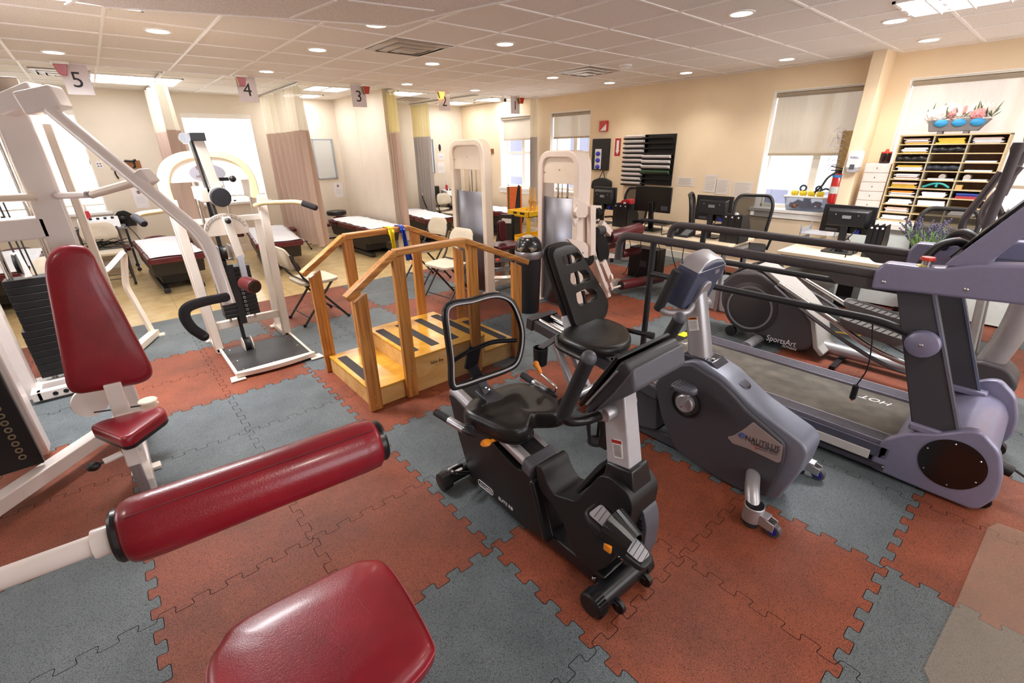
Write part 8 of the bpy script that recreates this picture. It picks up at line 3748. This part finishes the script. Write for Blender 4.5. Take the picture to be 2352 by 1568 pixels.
cells = {(0, 0): [PY, PPK, WP, PPK], (0, 1): [PY, PY], (0, 2): [WP, WP, WP, PPK], (1, 0): [PY, WP, WP, WP], (3, 0): [WP, WP, PY], (4, 0): [WP, PPK, WP, WP], (5, 0): [PY, PY, PPK], (6, 0): [WP, WP, POR], (6, 1): [WP, WP, WP],
         (6, 2): [mat('red_folder', '#a83038', .6, noise=.05), mat('blue_folder', '#3a4fa8', .6, noise=.05)], (7, 0): [WP, WP], (7, 1): [WP], (8, 0): [WP, WP, PPK], (8, 2): [WP, WP], (9, 0): [WP, WP], (4, 1): [WP], (2, 2): [WP], (3, 2): [WP], (4, 2): [WP]}
colname = ('left', 'middle', 'right')
for (r, c), ms_ in cells.items():
    zb = sz1 - hh * (r + 1) + .0055
    y1_ = sy1 - cw * c - .02
    y0_ = y1_ - cw + .04
    thin = len(ms_) == 1 and (r, c) not in ((7, 1),)
    t = thing('paper_stack', '%s in the %s row of the sorter, %s column' % (('folders' if ms_[0] in (PY, POR) else 'papers'), ords[r], colname[c]), 'papers', (sxp, (y0_ + y1_) / 2, zb), 'paper stacks in the sorter')
    z = zb
    top = hh * (.16 if thin else .6)
    for m in ms_:
        n = 2 if not thin else 1
        for j in range(n):
            q = MB()
            h = top / (len(ms_) * n)
            dx, d2 = rnd.uniform(-.02, .02), rnd.uniform(0, .03)
            q.bx(sxp + .004 + dx * .5 + .012, sxp + .23, y0_ + d2, y1_ - rnd.uniform(0, .03), z, z + h - .001)
            q.build('sheet_bundle', m, t)
            z += h
for (r, c), nm, lab, m in (((1, 1), 'therapy_cuff', 'black strap cuff in the second row of the sorter, middle column', BLK), ((2, 0), 'therapy_cuff', 'black strap cuffs in the third row of the sorter, left column', BLK),
                           ((3, 1), 'therapy_cuff', 'black and blue brace in the fourth row of the sorter, middle column', mat('navy_black', '#1d2430', .6, noise=.2)),
                           ((5, 1), 'hand_exerciser', 'teal hand exerciser in the sixth row of the sorter, middle column', mat('teal_plastic', '#1f9a96', .4, noise=.05)),
                           ((5, 2), 'small_box', 'small tan box in the sixth row of the sorter, right column', mat('tan_card', '#c8a060', .6, noise=.05)),
                           ((4, 2), 'plastic_bag', 'rolled clear plastic item in the fifth row of the sorter, right column', mat('cloudy_plastic', '#b8aca4', .3, noise=.2)),
                           ((4, 1), 'plastic_bag', 'rolled clear plastic item in the fifth row of the sorter, middle column', mat('cloudy_plastic', '#b8aca4', .3))):
    zb = sz1 - hh * (r + 1) + .007
    yc_ = sy1 - cw * (c + .5)
    q = MB()
    if nm == 'hand_exerciser':
        q.tube(spline([V(sxp + .03, yc_ + .11, zb + .012), V(sxp + .03, yc_ + .04, zb + hh * .5), V(sxp + .03, yc_, zb + hh * .6), V(sxp + .03, yc_ - .05, zb + hh * .5), V(sxp + .03, yc_ - .10, zb + .012)], 5), .011, 10)
        q.tube([V(sxp + .03, yc_, zb + hh * .6), V(sxp + .025, yc_ + .005, zb + .014)], [.01, .013], 10)
    elif nm == 'small_box':
        q.bx(sxp + .01, sxp + .07, yc_ + .07, yc_ + .12, zb - .002, zb + hh * .5)
    elif nm == 'plastic_bag':
        q.tube([V(sxp + .02, yc_ + (.06 if c == 2 else -.02), zb + hh * .34), V(sxp + .2, yc_ + (.06 if c == 2 else -.02), zb + hh * .34)], hh * .32, 14)
    else:
        q.tube(spline([V(sxp + .03, yc_ + .13, zb + hh * .3), V(sxp + .025, yc_ + .06, zb + hh * .36), V(sxp + .03, yc_, zb + hh * .3), V(sxp + .02, yc_ - .07, zb + hh * .38), V(sxp + .03, yc_ - .13, zb + hh * .3)], 5), [hh * .26 + .004 * math.sin(k * 1.3) for k in range(21)], 10)
    tag(q.build(nm, m), lab, nm.replace('_', ' '), 'odds and ends in the sorter')

# flower box on top
fy0, fy1 = X(2252, 298, sxp + .1).y, X(2132, 298, sxp + .1).y
fz = sz1 + .008
t = thing('flower_box', 'grey wooden flower box of artificial peonies with blue bunting on the paper sorter', 'flower box', (sxp + .1, (fy0 + fy1) / 2, fz))
q = MB()
q.loft([[V(sxp + .06, fy0 + .02, fz + .025), V(sxp + .19, fy0 + .02, fz + .025), V(sxp + .19, fy1 - .01, fz + .025), V(sxp + .06, fy1 - .01, fz + .025)],
        [V(sxp + .03, fy0 - .05, fz + .13), V(sxp + .22, fy0 - .05, fz + .13), V(sxp + .22, fy1 + .01, fz + .13), V(sxp + .03, fy1 + .01, fz + .13)]])
q.build('trough', mat('grey_painted_wood', '#858082', .6, noise=.1, nscale=30), t, bev=.004)
for yy in (fy0 + .1, fy1 - .1):
    q = MB()
    q.bx(sxp + .07, sxp + .18, yy - .02, yy + .02, fz - .001, fz + .026)
    q.build('foot', mat('grey_painted_wood', '#858082', .6), t)
BUN = mat('bright_blue_fabric', '#2f8fc4', .6, noise=.1)
for k in range(3):
    yy = fy0 + (fy1 - fy0) * (.08, .42, .76)[k]
    q = MB()
    q.ball((sxp + .03, yy, fz + .10), .05, 12, sx=.35, sy=1.1, sz=.7)
    q.build('bunting', BUN, t)
rnd = random.Random(2)
cols = [('pale_peony', '#f1e2da'), ('pink_rose', '#e79a98'), ('cream_peony', '#f3e3d6'), ('pale_peony', '#f1e2da'), ('coral_rose', '#ea8f86'), ('cream_peony', '#f3e3d6'), ('pink_rose', '#e79a98')]
nf = 11
for k in range(nf):
    nm, h = cols[k % 7]
    c = V(sxp + .08 + rnd.uniform(-.03, .05), fy0 + (fy1 - fy0) * (k + .4) / nf, fz + .18 + rnd.uniform(-.015, .035))
    q = MB()
    R_ = .064 if 'peony' in nm else .048
    for ringk in range(3):
        m = 7 - ringk
        for j in range(m):
            a = 2 * PI * j / m + ringk * .4
            rr_ = R_ * (1 - .28 * ringk)
            d = V(math.cos(a) * -.4, math.sin(a), math.cos(a))
            q.ball(c + d * rr_ * .62 + V(-.014 * ringk, 0, 0), rr_ * .55, 8, sx=.55)
    q.ball(c + V(-.03, 0, 0), R_ * .32, 8)
    q.build('blossom', mat(nm, h, .6, noise=.14, nscale=45), t)
q = MB()
for k in range(46):
    yy = rnd.uniform(fy0 - .06, fy1 + .06)
    c = V(sxp + .1 + rnd.uniform(-.05, .06), yy, fz + .14 + rnd.uniform(0, .02))
    e = c + V(rnd.uniform(-.04, .04), rnd.uniform(-.06, .06), rnd.uniform(.03, .14))
    s = V(.004, .008, 0)
    q.loft([[c - s * .3, c + s * .3], [(c + e) / 2 - s, (c + e) / 2 + s], [e - s * .1, e + s * .1]], cap=False, closed=False)
q.build('foliage', mat('muted_leaf_green', '#5d6b45', .6, noise=.2), t)
# stack of white drawer boxes and candle
bxx = 5.66
by0, by1 = sy1 + .03, sy1 + .26
for k in range(6):
    z = sz0 + k * .098
    t = thing('drawer_box', 'white cardboard drawer box, %s of the stack left of the paper sorter' % ('lowest', 'second', 'third', 'fourth', 'fifth', 'topmost')[k], 'box', (bxx, (by0 + by1) / 2, z), 'white drawer boxes')
    q = MB()
    q.bx(bxx, bxx + .28, by0, by1, z, z + .096)
    q.build('case', mat('white_card', '#e2d6ce', .7, noise=.04), t, bev=.003)
    q = MB()
    q.bx(bxx - .004, bxx, by0 + .008, by1 - .008, z + .006, z + .09)
    q.build('drawer_front', mat('white_card_front', '#ddd0c8', .7, noise=.04), t)
    q = MB()
    q.ball((bxx - .006, (by0 + by1) / 2, z + .05), .006, 8)
    q.build('finger_hole', INK, t)
zt = sz0 + 6 * .098
cyl_y = (by0 + by1) / 2 - .03
t = thing('jar_candle', 'dark jar with red lid on the white drawer boxes', 'jar', (bxx + .08, cyl_y, zt))
q = MB()
q.lathe((bxx + .08, cyl_y, zt), (0, 0, 1), [(.045, 0), (.05, .01), (.05, .10), (.046, .105), (.001, .105)], 20)
q.build('glass', mat('dark_red_glass', '#2a1214', .15, noise=.2), t)
q = MB()
q.lathe((bxx + .08, cyl_y, zt + .104), (0, 0, 1), [(.05, 0), (.05, .012), (.02, .016), (.012, .04), (.001, .042)], 20)
q.build('lid', mat('red_button', '#d8402a', .35), t)

# lavender plant on the near desk
pp0 = Z(2125, 612, DZ)
pl = V(4.35, X(2128, 560, 4.35).y, DZ)
t = thing('potted_plant', 'artificial lavender plant with green leaves on the desk behind the treadmill', 'plant', tuple(pl))
q = MB()
q.lathe(pl, (0, 0, 1), [(.06, 0), (.08, .09), (.085, .10), (.078, .10), (.001, .09)], 20)
q.build('pot', mat('dark_pot', '#3a3434', .5, noise=.1), t)
rnd = random.Random(9)
q = MB()
fl_ = MB()
for k in range(210):
    a = rnd.uniform(0, 2 * PI)
    r0 = rnd.uniform(0, .07)
    ln = rnd.uniform(.10, .20)
    b0 = pl + V(math.cos(a) * r0, math.sin(a) * r0, .09)
    dv = V(math.cos(a) * rnd.uniform(.05, .8), math.sin(a) * rnd.uniform(.1, 1.1), 1).normalized()
    e = b0 + dv * ln
    m_ = (b0 + e) / 2 + V(0, 0, .015)
    s = V(-math.sin(a), math.cos(a), 0) * .006
    q.loft([[b0 - s, b0 + s], [m_ - s * .9, m_ + s * .9], [e - s * .1, e + s * .1]], cap=False, closed=False)
    if k % 3 == 0:
        e2 = b0 + dv * ln * 1.5
        q.tube([b0, e2], .0018, 4)
        for j in range(4):
            fl_.ball(e2 - dv * (.016 * j) + V(rnd.uniform(-.005, .005), rnd.uniform(-.005, .005), 0), .0085, 6)
q.build('leaves', mat('leaf_green', '#5f8a3a', .55, noise=.35, nscale=30, color2='#7f9a6a'), t)
fl_.build('lavender_flowers', mat('dark_lavender', '#4a4260', .7, noise=.3, nscale=50), t)['kind'] = 'stuff'

# yellow service cart with bone models
cyx, cyy = 4.15, 4.75
p = Z(1190, 530, .0)
YC = mat('yellow_cart', '#eebc1c', .4, noise=.06)
t = thing('utility_cart', 'yellow two-shelf utility cart carrying bone models', 'cart', (0, 0, 0))
ctop = .80
A1, B1, C1 = Z(1150, 478, ctop), Z(1212, 490, ctop), Z(1232, 470, ctop)
print('CART', A1, B1, C1)
c0 = V(A1.x + .33, (A1.y + B1.y) / 2 - .05, 0)
t.location = (c0.x, c0.y, 0)
w_, d_ = .36, .50
for z in (ctop, .38):
    q = MB()
    q.bx(c0.x - w_, c0.x + w_, c0.y - d_ / 2, c0.y + d_ / 2, z - .09, z - .07)
    for a4 in ((c0.x - w_, c0.x + w_, c0.y - d_ / 2, c0.y - d_ / 2 + .02), (c0.x - w_, c0.x + w_, c0.y + d_ / 2 - .02, c0.y + d_ / 2), (c0.x - w_, c0.x - w_ + .02, c0.y - d_ / 2, c0.y + d_ / 2), (c0.x + w_ - .02, c0.x + w_, c0.y - d_ / 2, c0.y + d_ / 2)):
        q.bx(*a4, z - .09, z)
    q.build('shelf_tray', YC, t, bev=.006)
for sx in (-1, 1):
    for sy_ in (-1, 1):
        q = MB()
        q.bx(c0.x + sx * (w_ - .03) - .025, c0.x + sx * (w_ - .03) + .025, c0.y + sy_ * (d_ / 2 - .03) - .02, c0.y + sy_ * (d_ / 2 - .03) + .02, .08, ctop - .05)
        q.build('post', YC, t, bev=.004)
        q = MB()
        q.lathe((c0.x + sx * (w_ - .03) - .015, c0.y + sy_ * (d_ / 2 - .03), .045), (1, 0, 0), [(.01, 0), (.045, .002), (.045, .028), (.01, .03)], 16)
        q.build('caster_wheel', BLK, t)
q = MB()
q.bx(c0.x - w_ - .003, c0.x - w_, c0.y - .16, c0.y - .06, ctop - .05, ctop - .02)
q.bx(c0.x - w_ - .003, c0.x - w_, c0.y + .02, c0.y + .10, ctop - .05, ctop - .02)
q.build('badge', BLK, t)
BONE = mat('bone_model', '#dcb070', .5, noise=.15, nscale=40)
for k, dy in enumerate((.03, -.06)):
    c = V(c0.x - .05, c0.y + dy, ctop - .07)
    t = thing('knee_model', ('left' if k == 0 else 'right') + ' of two upright bone knee models on the yellow cart', 'anatomy model', tuple(c), 'bone knee models')
    q = MB()
    q.tube([c, c + V(0, 0, .10), c + V(0, 0, .17)], [.022, .02, .035], 12)
    q.build('tibia', BONE, t)
    q = MB()
    q.tube([c + V(0, .0, .20), c + V(0, .0, .26), c + V(0, .01, .40)], [.036, .024, .016], 12)
    q.ball(c + V(0, .02, .19), .026, 10)
    q.ball(c + V(0, -.02, .19), .026, 10)
    q.build('femur', BONE, t)
rnd = random.Random(4)
q = MB()
for k in range(40):
    c = V(c0.x - .30 + rnd.uniform(0, .5), c0.y + rnd.uniform(-.2, .2), ctop - .06 + rnd.uniform(0, .06))
    q.tube([c, c + V(rnd.uniform(-.04, .04), rnd.uniform(-.04, .04), rnd.uniform(0, .05))], [.012, .007], 6)
o = q.build('loose_bones', mat('yellow_bones', '#e8c456', .5, noise=.15))
o['kind'] = 'stuff'
tag(o, 'heap of yellow spine and hand bone pieces on the yellow cart', 'bone pieces')
# orange and black panel standing behind the cart
p = Y(1178, 455, 5.5)
t = thing('display_panel', 'orange and black curved panel standing behind the bone models', 'panel', (c0.x + .05, c0.y + .32, .0))
xx0 = c0.x + .02
yy0 = c0.y + .22
aY, bY = X(1164, 432, xx0).y, X(1195, 432, xx0).y
zt_, zb_ = X(1180, 430, xx0).z, .0
q = MB()
q.prism([V(xx0, aY, zt_), V(xx0, bY, zt_ + .02), V(xx0, bY - .01, zb_), V(xx0, aY - .02, zb_)], (.03, 0, 0))
q.build('orange_sheet', mat('orange_fabric', '#d9682a', .6, noise=.1), t)
q = MB()
q.prism(spline([V(xx0 - .004, bY, zt_ + .03), V(xx0 - .004, bY + .08, zt_ - .05), V(xx0 - .004, aY - .12, zb_ + .02), V(xx0 - .004, bY, zb_)], 4, closed=False), (.003, 0, 0))
q.build('black_sheet', BLK, t)
q = MB()
q.bx(xx0 - .003, xx0, aY - .06, aY - .03, zb_, zt_)
q.build('green_stripe', mat('green_stripe', '#3a5a3a', .6), t)
# black chair-like panel beside the bin top: office bag leaning
p = Y(1215, 545, 3.4)
t = thing('black_board', 'black folded board with white label behind the trash can', 'board', (3.25, 3.75, 0))
o = [X(*a, 3.3) for a in ((1210, 497), (1228, 494), (1228, 560), (1196, 560))]
q = MB()
o = [V(3.3, y, z) for y, z in ((4.18, 0.0), (3.66, 0.0), (3.66, .86), (3.92, .84))]
q.prism(o, (.04, 0, 0))
q.build('panel', BLK, t, bev=.005)
q = MB()
q.prism([V(3.297, 3.90, .72), V(3.297, 3.68, .74), V(3.297, 3.68, .80), V(3.297, 3.88, .79)], (.003, 0, 0))
q.build('white_label', PAPER, t)
# things under and near the desks
t = thing('storage_tote', 'grey plastic tote with lid under the end of the maple desk', 'storage bin', (4.2, .95, 0))
p = Z(1660, 700, 0)
y_ = X(1670, 660, D1X0 + .15).y
q = MB()
q.loft([[V(D1X0 + .08, y_ - .16, .0), V(D1X0 + .48, y_ - .16, .0), V(D1X0 + .48, y_ + .16, .0), V(D1X0 + .08, y_ + .16, .0)], [V(D1X0 + .05, y_ - .2, .27), V(D1X0 + .52, y_ - .2, .27), V(D1X0 + .52, y_ + .2, .27), V(D1X0 + .05, y_ + .2, .27)]])
q.build('body', mat('pale_grey_tote', '#b9bcc2', .35, noise=.05), t, bev=.01)
q = MB()
q.bx(D1X0 + .03, D1X0 + .54, y_ - .22, y_ + .22, .27, .30)
q.build('lid', mat('grey_lid', '#8f959c', .35, noise=.05), t, bev=.008)
t = thing('drawer_unit', 'clear plastic drawer unit with red contents under the near desk', 'drawers', (4.2, .2, 0))
y_ = X(1850, 640, 4.25).y
for k in range(3):
    q = MB()
    q.bx(4.22, 4.55, y_ - .2, y_ + .2, .10 + k * .13, .22 + k * .13)
    q.build('drawer', sheer('clear_drawer', '#b8b4b0', .35, .3), t, bev=.006)
q = MB()
q.bx(4.20, 4.57, y_ - .22, y_ + .22, .0, .09)
q.bx(4.20, 4.57, y_ - .22, y_ + .22, .48, .50)
q.build('frame', BLK, t)
q = MB()
q.ball((4.30, y_, .17), .06, 10, sy=2)
o = q.build('red_contents', mat('bright_red_cloth', '#c41f30', .8))
tag(o, 'red contents inside the clear drawer under the near desk', 'contents')
for lab, px, py, grp in (('black computer tower standing on the floor behind the leg extension rollers', 1475, 640, 'computer towers'), ('small black computer tower on the floor right of the elliptical', 1935, 705, 'computer towers')):
    p = Z(px, py, 0)
    h_ = .42 if px < 1500 else .2
    t = thing('computer_tower', lab, 'computer', (p.x, p.y, 0), grp)
    q = MB()
    if px < 1500:
        q.bx(p.x, p.x + .2, p.y - .2, p.y + .25, .0, h_)
    else:
        q.bx(p.x, p.x + .45, p.y - .05, p.y + .1, .0, .32)
    q.build('case', BLK, t, bev=.006)
    q = MB()
    q.bx(p.x - .003, p.x, p.y - .04, p.y + .06, h_ * .4, h_ * .6)
    q.build('port_panel', GREY, t)
q = MB()
rnd = random.Random(8)
for k in range(7):
    yA_ = D1Y0 + .3 + k * .22
    q.tube(spline([V(D1X0 + .45, yA_, DZ - .03), V(D1X0 + .5, yA_ + rnd.uniform(-.1, .1), .4), V(D1X0 + .4 + rnd.uniform(-.1, .2), yA_ + rnd.uniform(-.2, .2), .12), V(D1X0 + .6, yA_ + rnd.uniform(-.3, .3), .012)], 6), .005, 6)
tag(q.build('cable_bundle', CORD), 'black cables hanging under the long maple desk', 'cables')
q = MB()
p = Z(1925, 770, 0)
q.tube(spline([V(p.x - .1, p.y + .2, .012), V(p.x, p.y, .03), V(p.x + .15, p.y - .15, .012), V(p.x + .3, p.y - .25, .2), V(p.x + .35, p.y - .55, .25), V(p.x + .3, p.y - .7, .02)], 8), .008, 8)
tag(q.build('network_cable', mat('yellow_cable', '#d8a818', .5, noise=.05)), 'yellow network cable looping on the floor behind the elliptical', 'cable')
# clear chair mat at the lower right
MATC = bpy.data.materials.new('clear_vinyl_mat')
MATC.use_nodes = True
nt = MATC.node_tree
nt.nodes.clear()
o_ = nt.nodes.new('ShaderNodeOutputMaterial')
a_ = nt.nodes.new('ShaderNodeBsdfTransparent')
a_.inputs[0].default_value = (.93, .91, .88, 1)
b_ = nt.nodes.new('ShaderNodeBsdfPrincipled')
b_.inputs['Base Color'].default_value = lin('#d8c4b4')
b_.inputs['Roughness'].default_value = .35
m_ = nt.nodes.new('ShaderNodeMixShader')
m_.inputs[0].default_value = .13
nt.links.new(a_.outputs[0], m_.inputs[1])
nt.links.new(b_.outputs[0], m_.inputs[2])
nt.links.new(m_.outputs[0], o_.inputs[0])
k0, k1, k2 = Z(2270, 1210, .006), Z(2195, 1385, .006), Z(2120, 1540, .006)
o = [Z(2290, 1201, .006), Z(2268, 1212, .006), Z(2195, 1385, .006), Z(2121, 1535, .006), Z(2150, 1600, .006), Z(2700, 1800, .006), Z(2700, 1420, .006), Z(2352, 1222, .006)]
q = MB()
q.prism(o, (0, 0, .004))
tag(q.build('chair_mat', MATC, bev=.002), 'clear plastic floor mat at the lower right corner', 'floor mat')
# ================================================================== LIGHT
w = bpy.data.worlds.new('world')
sc.world = w
w.use_nodes = True
nt = w.node_tree
bg = nt.nodes['Background']
bg.inputs['Color'].default_value = (.93, .96, 1.0, 1)
bg.inputs['Strength'].default_value = 2.8
sc.view_settings.view_transform = 'Standard'
sc.view_settings.look = 'None'
sc.view_settings.exposure = 1.0
sc.view_settings.gamma = 1.0
sc.view_settings.use_curve_mapping = False
cy = sc.cycles
cy.use_denoising = True
cy.max_bounces = 8
cy.diffuse_bounces = 5
cy.glossy_bounces = 4
cy.transmission_bounces = 6
cy.transparent_max_bounces = 12
cy.sample_clamp_indirect = 8.0
cy.caustics_reflective = False
cy.caustics_refractive = False
